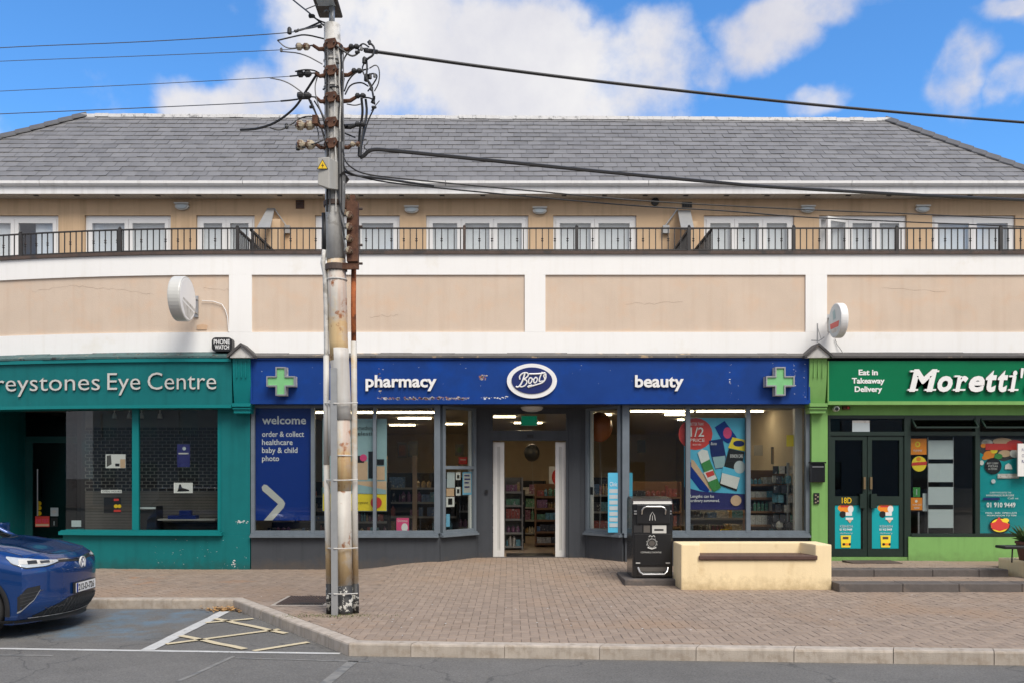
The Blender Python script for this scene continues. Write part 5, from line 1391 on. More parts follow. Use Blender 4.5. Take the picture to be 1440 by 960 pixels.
fb(1163.5, 1500, 583.1, 588); fb(1163.5, 1500, 606.5, 612)
for a_, c_ in ((1270, 1279), (1369.5, 1376), (1462, 1470)): f.box(X(a_, DT), X(c_, DT), DT - .055, DT + .055, zf1 if a_ < 1275 else Z(753, DT), Z(567, DT))
fb(1163.5, 1166.5, 588.1, 606.4); fb(1163.5, 1167, 612.1, 781.9)
fb(1279, 1500, 749.5, 754, -.08, .06)
fr = f.build('window_frame', 'frame_green', mo)
for a_, c_, ya, yb in ((1166.5, 1270, 588, 606.5), (1279, 1369.5, 612, 749.5), (1376, 1462, 612, 749.5), (1279, 1369.5, 588, 590), ):
    g = MB(); g.box(X(a_, DT), X(c_, DT), DT, DT + .008, Z(yb, DT), Z(ya, DT)); g.build('pane', 'glass_shop', fr)
# tilted top lights
for a_, c_ in ((1281, 1368), (1378, 1462)):
    m = MB(); xq0, xq1 = X(a_, DT), X(c_, DT); zt_, zb_ = Z(589, DT), Z(604, DT); o_ = .16
    def bar(u0, u1, w_):
        a3, c3 = Vector(u0), Vector(u1); m.tube([a3, c3], w_, 4)
    A_, B_, C_, D_ = (xq0, DT - .03, zt_), (xq1, DT - .03, zt_), (xq1 + .0, DT - .03 - o_, zb_ + .04), (xq0, DT - .03 - o_, zb_ + .04)
    for u0, u1 in ((A_, B_), (B_, C_), (C_, D_), (D_, A_)): bar(u0, u1, .022)
    o = m.build('top_light', 'frame_green', mo)
    g = MB(); g.poly([A_, B_, C_, D_]); g.poly([tuple(Vector(q) + Vector((0, .006, .004))) for q in (D_, C_, B_, A_)]); g.build('pane', 'glass_dark', o)
# double door
for a_, c_ in ((1167.3, 1218.2), (1219.2, 1269.7)):
    u0, u1 = X(a_, DT), X(c_, DT); z0_, z1_ = zf1 + .003, Z(613, DT); st_ = 6.0 / F * DT; y0_, y1_ = DT - .03, DT + .03
    m = MB(); m.box(u0, u0 + st_, y0_, y1_, z0_, z1_); m.box(u1 - st_, u1, y0_, y1_, z0_, z1_)
    m.box(u0 + st_, u1 - st_, y0_, y1_, z1_ - .07, z1_); m.box(u0 + st_, u1 - st_, y0_, y1_, Z(709, DT), Z(697, DT)); m.box(u0 + st_, u1 - st_, y0_, y1_, z0_, Z(771, DT))
    m.box(u0 + st_, u1 - st_, DT + .0, DT + .02, Z(771, DT), Z(709, DT))
    d_ = m.build('door', 'frame_green', mo)
    g = MB(); g.box(u0 + st_, u1 - st_, DT, DT + .008, Z(697, DT), z1_ - .07); g.build('pane', 'glass_dark', d_)
    right = a_ > 1200; hx = (u0 + .055) if right else (u1 - .055)
    m = MB(); m.box(hx - .02, hx + .02, y0_ - .035, y0_ - .0005, Z(687, DT), Z(670, DT)); m.build('door_handle', 'brass', d_)
    m = MB(); hx2 = hx + (.04 if right else -.04); m.box(hx2 - .055, hx2 + .055, y0_ - .06, y0_ - .0005, Z(713.5, DT), Z(693.5, DT)); m.build('lock_box', 'frame_green', d_)
    k0 = 1168.2 if not right else 1224.2
    art('door_poster', k0, 709.6, k0 + 42, 770.6, DT - .012, 'print_teal', ('teal menu poster on the left leaf of the green door under the gold number', 'teal menu poster on the right leaf of the green door')[right], 'poster', [
        ('disc', k0 + 21, 713.5, 11, 6.5, 'print_orange'), ('rect', k0 + 14, 710, k0 + 28, 712.5, 'print_red'), ('disc', k0 + 28, 715, 4, 5, 'paper'), ('disc', k0 + 17, 722.5, 4.6, 4.6, 'black'), ('rect', k0 + 21, 719.5, k0 + 30, 724.5, 'paper'), ('rect', k0 + 21, 727, k0 + 31.5, 730, 'paper'), ('poly', [(k0 + 23, 730), (k0 + 30, 730), (k0 + 27, 735)][::-1], 'print_skin'),
        ('text', 'KEBABISH', k0 + 13, k0 + 31, 741, 737.5, 'frosted', 0), ('text', '01 910 9449', k0 + 12.5, k0 + 30, 745.5, 742.3, 'letter_white', .02), ('text', 'delivery', k0 + 13, k0 + 31, 750, 747.5, 'frosted', 0),
        ('poly', [(k0 + 14, 752), (k0 + 28.5, 752), (k0 + 27.5, 769), (k0 + 15, 769)][::-1], 'paper_yellow'), ('rect', k0 + 17, 754, k0 + 25, 757.5, 'seat_wood'), ('rect', k0 + 16.5, 763, k0 + 27, 766, 'print_orange'), ('disc', k0 + 18.5, 764.5, 2, 1.8, 'black'), ('disc', k0 + 27, 764.5, 1.5, 1.8, 'black')])
text('18D', 1183.8, 1197.5, 706.8, 699, DT - .036, 'yellow', mo, 'door_number', .005, bold=.01)
# frontage sign
sg = empty('shop_sign', (X(1300, DF), DF, Z(567, DF)), 'dark green takeaway sign with large white slanted lettering', 'sign')
m = MB(); m.box(X(1165.5, DF), 13.2, DF + .0, DW - .001, Z(563.5, DF), Z(507, DF)); m.build('board', 'sign_green', sg)
m = MB(); m.box(X(1163.7, DF), 13.2, DF - .02, DW, Z(568.5, DF), Z(563.5, DF) - .001); m.box(X(1163.7, DF), X(1165.4, DF), DF - .01, DW - .001, Z(563.4, DF), Z(507, DF)); m.build('moulding', 'leaf_green', sg)
for s_, a_, c_, yb_ in (('Eat in', 1207.5, 1234.5, 526.5), ('Takeaway', 1198, 1244, 538.2), ('Delivery', 1202, 1240.5, 550)):
    text(s_, a_, c_, yb_, yb_ - 7.2, DF - .008, 'letter_white', sg, 'lettering', .01, bold=.03)
zq = lambda u: 1130 + u / 4.365
LW = ['letter_white', 'letter_side']
for ch, a_, c_, yb_, yt_ in (('M', 648, 822, 548.5, 520), ('o', 822, 915, 548.5, 520), ('r', 930, 1012, 548.5, 520), ('e', 1015, 1112, 548.5, 520), ('t', 1118, 1188, 548.5, 518), ('t', 1192, 1256, 548.5, 518), ('i', 1268, 1312, 548.5, 520), ("'", 1332, 1353, 548.5, 520), ('s', 1362, 1450, 548.5, 520)):
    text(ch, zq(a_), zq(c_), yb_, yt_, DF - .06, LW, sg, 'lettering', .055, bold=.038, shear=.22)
m = MB()
for a_, c_, yy in ((640, 702, 548.6), (742, 812, 548.6), (655, 712, 522.4), (786, 832, 522.4), (916, 992, 548.6), (926, 960, 529.5), (1256, 1318, 548.6), (1262, 1300, 529.5)):
    D = DF - .0605; u0, u1 = X(zq(a_), D), X(zq(c_), D); zb_ = Z(yy, D); h_ = .032
    m.prism([(u0, zb_), (u1, zb_), (u1 + h_ * .2, zb_ + h_), (u0 + h_ * .2, zb_ + h_)], D, DF - .006)
m.build('lettering', 'letter_white', sg)
# interior
ti = empty('takeaway_interior', (X(1300, 17), 17, .2)); tag(ti, kind='structure')
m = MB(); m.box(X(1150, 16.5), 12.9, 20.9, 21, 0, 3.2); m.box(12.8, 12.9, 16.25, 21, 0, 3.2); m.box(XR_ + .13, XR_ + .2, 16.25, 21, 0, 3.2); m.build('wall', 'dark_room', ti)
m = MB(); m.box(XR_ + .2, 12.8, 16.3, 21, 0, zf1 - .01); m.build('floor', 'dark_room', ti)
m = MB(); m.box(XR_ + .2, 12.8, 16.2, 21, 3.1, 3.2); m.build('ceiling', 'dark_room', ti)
m = MB(); D = 17.6; m.box(X(1300, D), X(1375, D), D, D + .6, .2, Z(690, D)); m.box(X(1300, D) - .02, X(1375, D) + .02, D - .03, D + .62, Z(690, D) + .001, Z(686, D)); tag(m.build('shop_counter', 'dim_room'), 'low dim counter behind the white menu frames in the takeaway', 'counter')
DM = DT + .03
art('transom_notice', 1198.5, 590.5, 1223, 607, DT - .02, 'frosted', 'white notice fixed on the glazing above the green door', 'notice', [('rect', 1198.5, 590.5, 1223, 594, 'pole_grey')])
for k in range(4):
    ya = (618.5, 651, 684, 715.5)[k]; yb = (645, 677, 709, 741.5)[k]
    art('menu_frame', 1305.5, ya, 1340.5, yb, DM, 'frosted', 'blank frosted menu frame, %s of the four stacked in the takeaway window' % ('topmost', 'second from top', 'third from top', 'lowest')[k], 'menu frame', [], group='stacked menu frames', thick=.02)
for px_, lab in ((1305.2, 'left'), (1341, 'right')):
    m = MB(); u = X(px_, DM); m.tube([(u, DM + .01, Z(749, DM)), (u, DM + .01, Z(614, DM))], .008, 6); tag(m.build('hanging_cable', 'steel'), 'thin steel wire holding the %s edge of the menu frames' % lab, 'cable')
art('window_sticker', 1278.8, 616, 1303, 638.5, DM, 'print_orange', 'square orange sticker with white emblem at the top of the takeaway window', 'sticker', [('disc', 1290.5, 624, 3.6, 4, 'paper_yellow'), ('disc', 1290.5, 624, 2, 2.2, 'print_orange'), ('text', 'YUMMY', 1284, 1297, 634.5, 631.5, 'paper', 0)])
m = MB(); c = P(1292.5, 651.5, DM); m.disc((c.x, DM, c.z), .14, .145, 24, DM + .004); o = tag(m.build('round_window_sticker', 'paper_yellow'), 'round yellow and red sticker below the orange square in the takeaway window', 'sticker')
m = MB(); m.prism([(c.x - .15, c.z - .035), (c.x + .14, c.z - .02), (c.x + .15, c.z + .045), (c.x - .13, c.z + .025)], DM - .002, DM - .0005); m.build('print', 'print_red', o)
m = MB(); m.disc((c.x - .01, DM - .001, c.z + .09), .045, .04, 12, DM - .0004); m.build('print', 'print_orange', o)
art('window_sticker', 1284, 684.5, 1294, 698, DM, 'print_green', 'small bright green sticker in the takeaway window', 'sticker', [('rect', 1288.6, 687, 1289.6, 695, 'frosted')])
art('window_sticker', 1280.5, 699, 1297, 716.5, DM - .004, 'print_orange', 'square orange red sticker under the green one in the takeaway window', 'sticker', [('disc', 1288.5, 704, 1.8, 2, 'paper'), ('text', 'YUM EAT', 1283, 1296, 710.3, 708, 'paper', 0), ('text', 'NOW', 1285.5, 1293, 714.8, 712.3, 'paper', .02)])
art('window_sticker', 1297.5, 693, 1304, 718, DM + .05, 'frosted', 'narrow pale panel behind the orange red sticker', 'panel')
m = MB(); m.tube([P(1291.5, 749, DM + .05), P(1291.5, 719, DM + .05)], .018, 8); tag(m.build('stand_pole', 'steel'), 'thin pale metal stand pole under the orange red sticker', 'pole')
art('window_poster', 1376.3, 616, 1447, 749, DM, 'print_teal', 'tall teal takeaway poster with food photographs and a phone number', 'poster', [
    ('poly', [(1376.3, 616), (1447, 616), (1447, 640), (1440, 647), (1428, 643), (1412, 648), (1396, 644), (1385, 640), (1376.3, 634)][::-1], 'dark_grey'),
    ('disc', 1388, 622, 8, 5, 'pole_grey'), ('disc', 1410, 620, 14, 5, 'print_skin'), ('disc', 1427, 624, 12, 6, 'print_red'), ('disc', 1383, 626, 4, 3, 'print_orange'), ('disc', 1391, 639, 8, 6, 'print_orange'), ('disc', 1385, 643, 4, 3, 'print_orange'), ('disc', 1398, 633, 5, 4, 'paper_yellow'), ('disc', 1413, 637, 9, 5, 'print_skin'), ('disc', 1427, 637, 7, 6, 'paper'), ('disc', 1404, 641, 6, 4, 'print_green'), ('disc', 1437, 633, 6, 6, 'print_orange'), ('rect', 1386, 623, 1431, 632, 'print_red'),
    ('disc', 1380.5, 650, 3, 3.5, 'paper'), ('disc', 1396.5, 654.5, 12, 11.5, 'black'), ('text', 'BEST CURRY', 1388, 1404, 652, 649.5, 'paper', 0), ('text', 'PIZZAS', 1390, 1403, 656, 653.5, 'paper', 0), ('text', 'IN TOWN', 1390, 1402, 660, 657.5, 'paper', 0), ('poly', [(1413, 659), (1414, 653), (1418, 650.5), (1422, 653), (1424, 659)][::-1], 'paper'), ('rect', 1403, 665.5, 1433, 672, 'pole_grey'),
    ('text', 'Order online', 1405, 1431, 671, 667.5, 'paper', 0), ('disc', 1397, 676, 3, 3, 'frosted'), ('text', 'CURRY FAVOURITES TAX', 1392, 1422, 693, 690.8, 'paper', 0), ('text', 'HANDMADE BURGERS', 1387, 1426, 697, 694.4, 'paper', 0), ('rect', 1382.5, 699, 1406, 702.5, 'blue_deep'), ('text', 'Call us', 1417, 1432, 701, 698.5, 'paper', 0),
    ('text', '01 910 9449', 1387.5, 1428, 712.5, 706, 'letter_white', .015), ('text', 'MON - SUN  OPEN LATE', 1386, 1430, 721.5, 719.5, 'paper', 0), ('text', 'FROM NOON TO TEN', 1388, 1429, 725, 723, 'paper', 0),
    ('disc', 1406, 738, 14.5, 11, 'black'), ('disc', 1406, 738, 12.5, 9.5, 'paper_yellow'), ('poly', [(1393, 735), (1400, 733), (1405, 726), (1410, 733), (1420, 736), (1418, 742), (1406, 746), (1395, 743)][::-1], 'print_red'), ('disc', 1414, 731, 5, 3, 'paper_yellow')])
art('price_board', 1431.5, 623, 1452, 669, DT - .12, 'paper', 'white price board at the right edge hung before the teal poster', 'board', [('text', 'Fish', 1437, 1445, 634, 630, 'print_navy', 0), ('text', 'Chips', 1437, 1446, 642, 638, 'print_navy', 0), ('text', 'Rice', 1437, 1445, 650, 646, 'print_navy', 0)], thick=.03)
# mail box, plate and cameras on the frontage
D = 15.86; m = MB(); a_, c_ = X(1139.5, D), X(1160, D); zb_, zt_ = Z(677.5, D), Z(651, D)
m.box(a_, c_, D - .02, DW - .071, zb_, zt_)
o = tag(m.build('letter_box', 'black_gloss', bevel=.012), 'black letter box on the light green pilaster left of the green door', 'letter box')
m = MB(); m.box(a_ - .01, c_ + .01, D - .04, DW - .072, zt_ + .001, zt_ + .03); m.build('lid', 'black_gloss', o)
m = MB(); m.box(a_ + .03, c_ - .03, D - .026, D - .0205, zt_ - .07, zt_ - .055); m.build('slot', 'steel', o)
D = 15.9; c = P(1148.5, 700, D); m = MB(); m.box(c.x - .05, c.x + .05, D, D + .029, c.z - .1, c.z + .1)
o = tag(m.build('wall_plate', 'black'), 'small black and gold plate on the light green pilaster below the letter box', 'plate')
for k, (u, v) in enumerate(((-.02, .06), (.02, .03), (-.025, -.01), (.02, -.05), (-.02, -.075))):
    m = MB(); m.disc((c.x + u, D - .004, c.z + v), .016, .014, 8, D - .0005); m.build('emblem', 'insulator', o)
c = P(1175.5, 574, 15.9); m = MB(); m.lathe((c.x, 15.95, c.z), [(.035, -.12), (.05, -.10), (.05, .0), (.03, .05)], 14, axis='y'); o = tag(m.build('security_camera', 'letter_white'), 'white dome camera under the green sign above the takeaway door', 'camera')
m = MB(); m.lathe((c.x - .01, 15.85, c.z - .01), [(.03, -.045), (.035, -.021)], 12, axis='y'); m.build('lens', 'black_gloss', o)
c = P(1192, 572.5, 15.9); m = MB(); m.box(c.x - .07, c.x + .06, 15.93, 15.99, c.z - .03, c.z + .03); o = tag(m.build('alarm_sounder', 'rust'), 'small brown red device beside the white camera under the green sign', 'alarm')
m = MB(); m.disc((c.x + .02, 15.92, c.z), .02, .02, 10, 15.929); m.build('lens', 'print_red', o)

# projecting round signs, alarm box, rods
def round_sign(px, py, D, r, th, side, lab, mts):
    c = P(px, py, D); f = empty('projecting_sign', (c.x, D, c.z - r), lab, 'sign')
    xf = c.x; s_ = side     # the face on view looks towards +x when side = 1
    m = MB(); m.lathe((xf - s_ * th / 2, D, c.z), [(r * .98, -th / 2), (r, -th / 2 + .02), (r, th / 2 - .02), (r * .98, th / 2)], 40, axis='x'); m.build('drum', mts[0], f, smooth=False)
    m = MB(); xx = xf + s_ * .003; m.lathe((xx, D, c.z), [(r * .93, -.002), (r * .93, .002)], 36, axis='x'); m.build('face', mts[1], f)
    m = MB(); xx = xf + s_ * .007
    if side > 0:
        q = [(D - r * .55, c.z - r * .02), (D + r * .85, c.z - r * .30), (D + r * .80, c.z - r * .42), (D - r * .62, c.z - r * .12)]
        m.poly([(xx, y, z) for y, z in q], 0)
        q = [(D - r * .70, c.z - r * .2), (D + r * .72, c.z - r * .5), (D + r * .2, c.z - r * .88), (D - r * .3, c.z - r * .8)]
        m.poly([(xx, y, z) for y, z in q], 0)
    else:
        m.poly([(xx, D + r * .7, c.z - r * .1), (xx, D - r * .7, c.z - r * .1), (xx, D - r * .6, c.z - r * .42), (xx, D + r * .6, c.z - r * .42)], 1)
        m.poly([(xx, D + r * .6, c.z - r * .47), (xx, D - r * .6, c.z - r * .47), (xx, D - r * .4, c.z - r * .68), (xx, D + r * .4, c.z - r * .68)], 0)
        m.poly([(xx, D + r * .3, c.z + r * .55), (xx, D - r * .05, c.z + r * .65), (xx, D - r * .2, c.z + r * .1), (xx, D + r * .2, c.z + r * .05)], 2)
    m.build('emblem', ['pole_grey', 'print_red', 'print_sky'], f)
    m = MB(); 
    for dz_ in (-.12, .12): m.tube([(xf - s_ * th / 2, D + r * .9, c.z + dz_), (xf - s_ * th / 2, DW + .03, c.z + dz_ * 1.1)], .02, 8)
    m.box(xf - s_ * th / 2 - .04, xf - s_ * th / 2 + .04, DW + .01, DW + .029, c.z - .2, c.z + .2); m.build('bracket', 'steel', f)
    return f
round_sign(264, 420.5, 15.32, .40, .21, 1, 'white round drum sign projecting from the tan wall above the teal shop', ('letter_grey', 'letter_white'))
m = MB(); m.prism([(X(276, DW), Z(463, DW)), (X(290, DW), Z(463.5, DW)), (X(291, DW), Z(457, DW)), (X(284, DW), Z(455.5, DW)), (X(276, DW), Z(457, DW))], DW + .024, DW + .031); tag(m.build('wall_patch', 'print_skin', bld), None)
round_sign(1174, 451, 15.55, .315, .13, -1, 'white round sign with red band projecting from the wall above the gabled cap at right', ('white_upvc', 'frosted'))
m = MB(); m.tube([P(284, 423, DW - .0), P(300, 424, DW), P(312, 428, DW), P(317, 436, DW), P(320, 446, DW), P(321.5, 466, DW - .01)], .008, 5); tag(m.build('sign_cable', 'letter_white'), 'thin white cable curving from the left round sign over the tan wall', 'cable')
m = MB(); m.tube([P(1174, 476, DW - .02), P(1177, 484, DW - .02), P(1183, 492, DW - .05), P(1186, 498, DW - .1)], .006, 5); tag(m.build('sign_cable', 'cable_grey'), 'thin dark cable hanging below the right round sign', 'cable')
D = 15.85; c = P(312, 484, D); m = MB(); hw, hh = 14.3 / F * D, 9.6 / F * D; r_ = .07; pts = []
for (ox, oz, a0) in ((hw - r_, hh - r_, 0), (-(hw - r_), hh - r_, 90), (-(hw - r_), -(hh - r_), 180), (hw - r_, -(hh - r_), 270)):
    for k in range(5): a_ = R(a0 + 22.5 * k); pts.append((c.x + ox + r_ * math.cos(a_), c.z + oz + r_ * math.sin(a_)))
m.prism(pts, D, DW - .001)
o = tag(m.build('alarm_box', 'black'), 'black rounded alarm box with white lettering at the right end of the teal sign', 'alarm box')
text('PHONE', 300.5, 323, 483, 477.2, D - .004, 'letter_white', o, 'lettering', .006, bold=.02); text('WATCH', 302, 322, 490.5, 485, D - .004, 'letter_white', o, 'lettering', .006, bold=.02)
f = empty('aerial_rod', P(1150, 478, 15.75), 'thin metal rod with crossbar standing on the right gabled cap', 'rod')
m = MB(); m.tube([P(1149.5, 481, 15.75), P(1149.5, 455, 15.75)], .012, 6); m.build('rod', 'galv', f)
m = MB(); m.tube([P(1141, 478.5, 15.75), P(1152, 479, 15.75), P(1159, 474, 15.75)], .010, 6); m.build('crossbar', 'galv', f)
m = MB(); m.tube([P(1150, 461, 15.75), P(1155, 478, 15.75)], .006, 5); m.build('stay', 'galv', f)

# worn paint: chips and peeled edges on the sign and the teal wall
rr = random.Random(17)
def chips(n, fx, fy, D, rad, mt, nm, par, bend=False, z_off=.0015):
    m = MB(bend)
    for _ in range(n):
        px, py = fx(rr), fy(rr); r_ = rad(rr); c = P(px, py, D); k = rr.randint(5, 7); a0 = rr.uniform(0, 6)
        pts = [(c.x + r_ * rr.uniform(.5, 1.2) * 1.5 * math.cos(a0 + 6.283 * i / k), c.z + r_ * rr.uniform(.4, 1.1) * math.sin(a0 + 6.283 * i / k)) for i in range(k)]
        m.poly([(x, D - z_off, z) for x, z in pts])
    tag(m.build(nm, mt, par), kind='stuff')
bs = [o for o in bpy.data.objects if o.name.startswith('shop_sign') and 'blue' in o.get('label', '')][0]
chips(230, lambda r: 533 + 127 * r.random() ** .8, lambda r: 559.8 + r.gauss(0, 1.1), DF, lambda r: abs(r.gauss(.006, .007)) + .002, 'peel', 'peeled_paint', bs)
chips(26, lambda r: 533 + r.gauss(0, 1.6), lambda r: r.uniform(511, 562), DF, lambda r: abs(r.gauss(.006, .012)) + .002, 'peel', 'peeled_paint', bs)
chips(26, lambda r: r.uniform(674, 684) + r.gauss(0, 1), lambda r: 530 + r.gauss(0, 2.4), DF, lambda r: abs(r.gauss(.006, .01)) + .002, 'peel', 'peeled_paint', bs)
chips(30, lambda r: r.uniform(676, 714), lambda r: 558.5 + r.gauss(0, 1), DF, lambda r: abs(r.gauss(.005, .006)) + .002, 'paper', 'peeled_paint', bs)
chips(40, lambda r: r.choice((1116, 1118, 1131, 1027)) + r.gauss(0, .8), lambda r: r.uniform(511, 558), DF, lambda r: abs(r.gauss(.003, .004)) + .001, 'paper', 'peeled_paint', bs)
chips(50, lambda r: r.uniform(360, 1130), lambda r: r.uniform(508, 561), DF, lambda r: abs(r.gauss(.002, .003)) + .001, 'frosted', 'paint_chips', bs)
chips(26, lambda r: r.uniform(328, 351), lambda r: 733 + r.gauss(0, 1.0), DW, lambda r: abs(r.gauss(.006, .006)) + .002, 'paper', 'paint_chips', tl)
chips(16, lambda r: 329 + r.gauss(0, 1.5), lambda r: r.uniform(786, 797), DW, lambda r: abs(r.gauss(.005, .005)) + .002, 'paper', 'paint_chips', tl)
chips(45, lambda r: r.uniform(215, 349), lambda r: r.uniform(756, 798), DW, lambda r: abs(r.gauss(.002, .002)) + .001, 'paper', 'paint_chips', tl)
# things on the walls and floor of the pharmacy
for k, (px0, py0, px1, py1, D, mt, lab, L) in enumerate([
    (559, 622, 572, 643, 22, 'black', 'left dark picture board on the far wall behind the left window', [('rect', 561, 625, 570, 640, 'rust')]),
    (574, 620, 588, 642, 22, 'black', 'right dark picture board on the far wall behind the left window', [('rect', 576, 623, 586, 639, 'dim_room')]),
    (640, 624, 652, 640, 20, 'dim_room', 'small dark picture on the wall behind the angled left window', [('disc', 646, 632, 3, 4, 'plant')]),
    (645, 642, 657, 652, 19.8, 'print_red', 'small red notice under the picture behind the angled left window', [('rect', 647, 645, 655, 646.5, 'paper')]),
    (896, 618, 908, 636, 24, 'black', 'dark square picture on the far wall above the litter bin', []),
    (1060, 625, 1078, 640, 19, 'shelf_pale', 'pale framed panel on the wall above the right hand shelves', []),
    (1084, 628, 1104, 652, 18.2, 'shelf_pale', 'pale square board behind the rotating stand', [('rect', 1086, 630, 1102, 650, 'shop_wall')])]):
    art('wall_picture', px0, py0, px1, py1, D, mt, lab, 'picture', L)
for px, D, lab in ((583, 18.3, 'tall pale wooden post behind the left window, right of the poster'), (541, 18.6, 'tall pale wooden post directly behind the cream poster edge')):
    m = MB(); m.box(X(px - 3, D), X(px + 3, D), D, D + .08, .12, Z(640, D)); o = tag(m.build('wooden_post', 'print_skin'), lab, 'post')
    m = MB(); m.box(X(px - 6, D), X(px + 6, D), D - .02, D + .12, .1205, .16); m.build('foot', 'shelf_wood', o)
# ================================================================ street things
# ---------------------------------------------------------------- utility pole
DPo = 10.9; U = DPo / F
pp = lambda px, py, dy=0.0: P(px, py, DPo + dy)
pole = empty('utility_pole', pp(482, 862), 'tall rust streaked concrete and steel utility pole with conduits, brackets and lamp', 'utility pole')
def ptube(pts, rpx, mt, name, n=16, r2=None, par=pole, smooth=True):
    m = MB(); m.tube([pp(*q) for q in pts], rpx * U, n, r2=None if r2 is None else r2 * U)
    return m.build(name, mt, par, smooth=smooth and n > 6)
ptube([(467, 36), (468, 100), (469, 200), (470.5, 290), (472.5, 366)], 11.5, 'pole_grey', 'shaft', r2=13.6)
ptube([(473, 366), (475, 430), (476, 480), (477, 507)], 13.2, 'pole_rusty', 'shaft', r2=13.3)
ptube([(477, 490), (477.3, 506), (478, 513), (480, 560), (481, 590)], 13.6, 'pole_white', 'sleeve', r2=13.0)
ptube([(480.8, 588), (481.5, 640), (482, 690)], 12.0, 'pole_rusty', 'shaft', r2=11.9)
ptube([(482, 690), (483, 760), (484, 823)], 11.9, 'pole_paint', 'shaft', r2=11.6)
ptube([(484, 822), (484.5, 858), (484.5, 863)], 12.4, 'pole_black', 'base_band', r2=12.6)
ptube([(466.5, 37), (467, 10)], 4.0, 'galv', 'spigot', n=12)
lamp = MB(); c = pp(461, 2)
lamp.hexa([(c.x - .17, DPo - .5, c.z - .01), (c.x + .15, DPo - .5, c.z - .01), (c.x + .15, DPo + .25, c.z - .09), (c.x - .17, DPo + .25, c.z - .09),
           (c.x - .13, DPo - .42, c.z + .12), (c.x + .11, DPo - .42, c.z + .12), (c.x + .11, DPo + .2, c.z + .06), (c.x - .13, DPo + .2, c.z + .06)])
lh = lamp.build('lamp_head', 'dim_room', pole, bevel=.015)
m = MB(); m.hexa([(c.x - .12, DPo - .44, c.z - .024), (c.x + .10, DPo - .44, c.z - .024), (c.x + .10, DPo - .02, c.z - .072), (c.x - .12, DPo - .02, c.z - .072),
                  (c.x - .12, DPo - .44, c.z - .018), (c.x + .10, DPo - .44, c.z - .018), (c.x + .10, DPo - .02, c.z - .064), (c.x - .12, DPo - .02, c.z - .064)]); m.build('lamp_lens', 'frosted', lh)
# conduits and channel
ptube([(455.5, 300, -.02), (457, 352, -.02)], 3.2, 'cable', 'cable_sleeve', n=10)
ptube([(456.5, 352, -.02), (454, 370, -.02), (457, 385, -.02), (458.5, 430, -.02), (459, 500, -.02), (459, 645, -.02)], 3.4, 'pole_grey', 'conduit', n=10)
ptube([(459, 640, -.02), (461, 740, -.02), (463, 822, -.02)], 4.4, 'pole_paint', 'conduit', n=12)
ptube([(463, 820, -.02), (463.5, 863, -.02)], 4.7, 'pole_black', 'conduit_foot', n=12)
ptube([(459, 500, -.03), (459, 652, -.03)], 4.2, 'pole_white', 'conduit', n=12)
ptube([(463.5, 562, -.08), (464, 640, -.08)], 2.2, 'pole_white', 'conduit', n=8)
ptube([(497.5, 372, .03), (497, 430, .03), (497.5, 486, .03)], 3.6, 'rust_bright', 'conduit', n=10)
ptube([(497.5, 480, .03), (498, 560, .03), (499, 700, .03), (500, 822, .03)], 4.2, 'pole_paint', 'conduit', n=12)
ptube([(500, 820, .03), (500.5, 863, .03)], 4.6, 'pole_black', 'conduit_foot', n=12)
m = MB(); a_, c_ = P(469, 517, DPo - .16), P(470.5, 869, DPo - .16); hw = 4.4 * U
for (o0, o1, y0, y1) in ((-hw, hw, -.006, .0), (-hw, -hw + .006, .0005, .03), (hw - .006, hw, .0005, .03)):
    m.hexa([(c_.x + o0, DPo - .16 + y0, .0), (c_.x + o1, DPo - .16 + y0, .0), (c_.x + o1, DPo - .16 + y1, .0), (c_.x + o0, DPo - .16 + y1, .0),
            (a_.x + o0, DPo - .16 + y0, a_.z), (a_.x + o1, DPo - .16 + y0, a_.z), (a_.x + o1, DPo - .16 + y1, a_.z), (a_.x + o0, DPo - .16 + y1, a_.z)])
m.build('cable_channel', 'galv', pole)
# clamps, ties
def ring(cx, cy, rpx, h_px, mt, name, wob=0):
    m = MB(); c = pp(cx, cy); m.lathe((c.x, DPo, c.z - h_px * U / 2), [(rpx * U, 0), (rpx * U + .004, .006), (rpx * U + .004, h_px * U - .006), (rpx * U, h_px * U)], 18); return m.build(name, mt, pole)
for cx, cy, r_, h_ in ((470.5, 288, 15, 7), (473, 377, 15, 9)): ring(cx, cy, r_, h_, 'iron_rust', 'clamp')
for cx, cy, r_ in ((474, 394, 14), (468.5, 87, 13.2), (469, 124, 13.4), (481.3, 640, 12.8)): ring(cx, cy, r_, 2, 'pole_white', 'strap')
for cy in (674, 770, 834, 566): 
    w0 = 456 + (cy - 560) * .02
    m = MB(); m.tube([pp(w0 + 1, cy, -.07), pp(470, cy + .6, -.175), pp(484, cy + .6, -.15), pp(503, cy - .4, -.03)], .008, 6); m.build('tie', 'pole_white', pole)
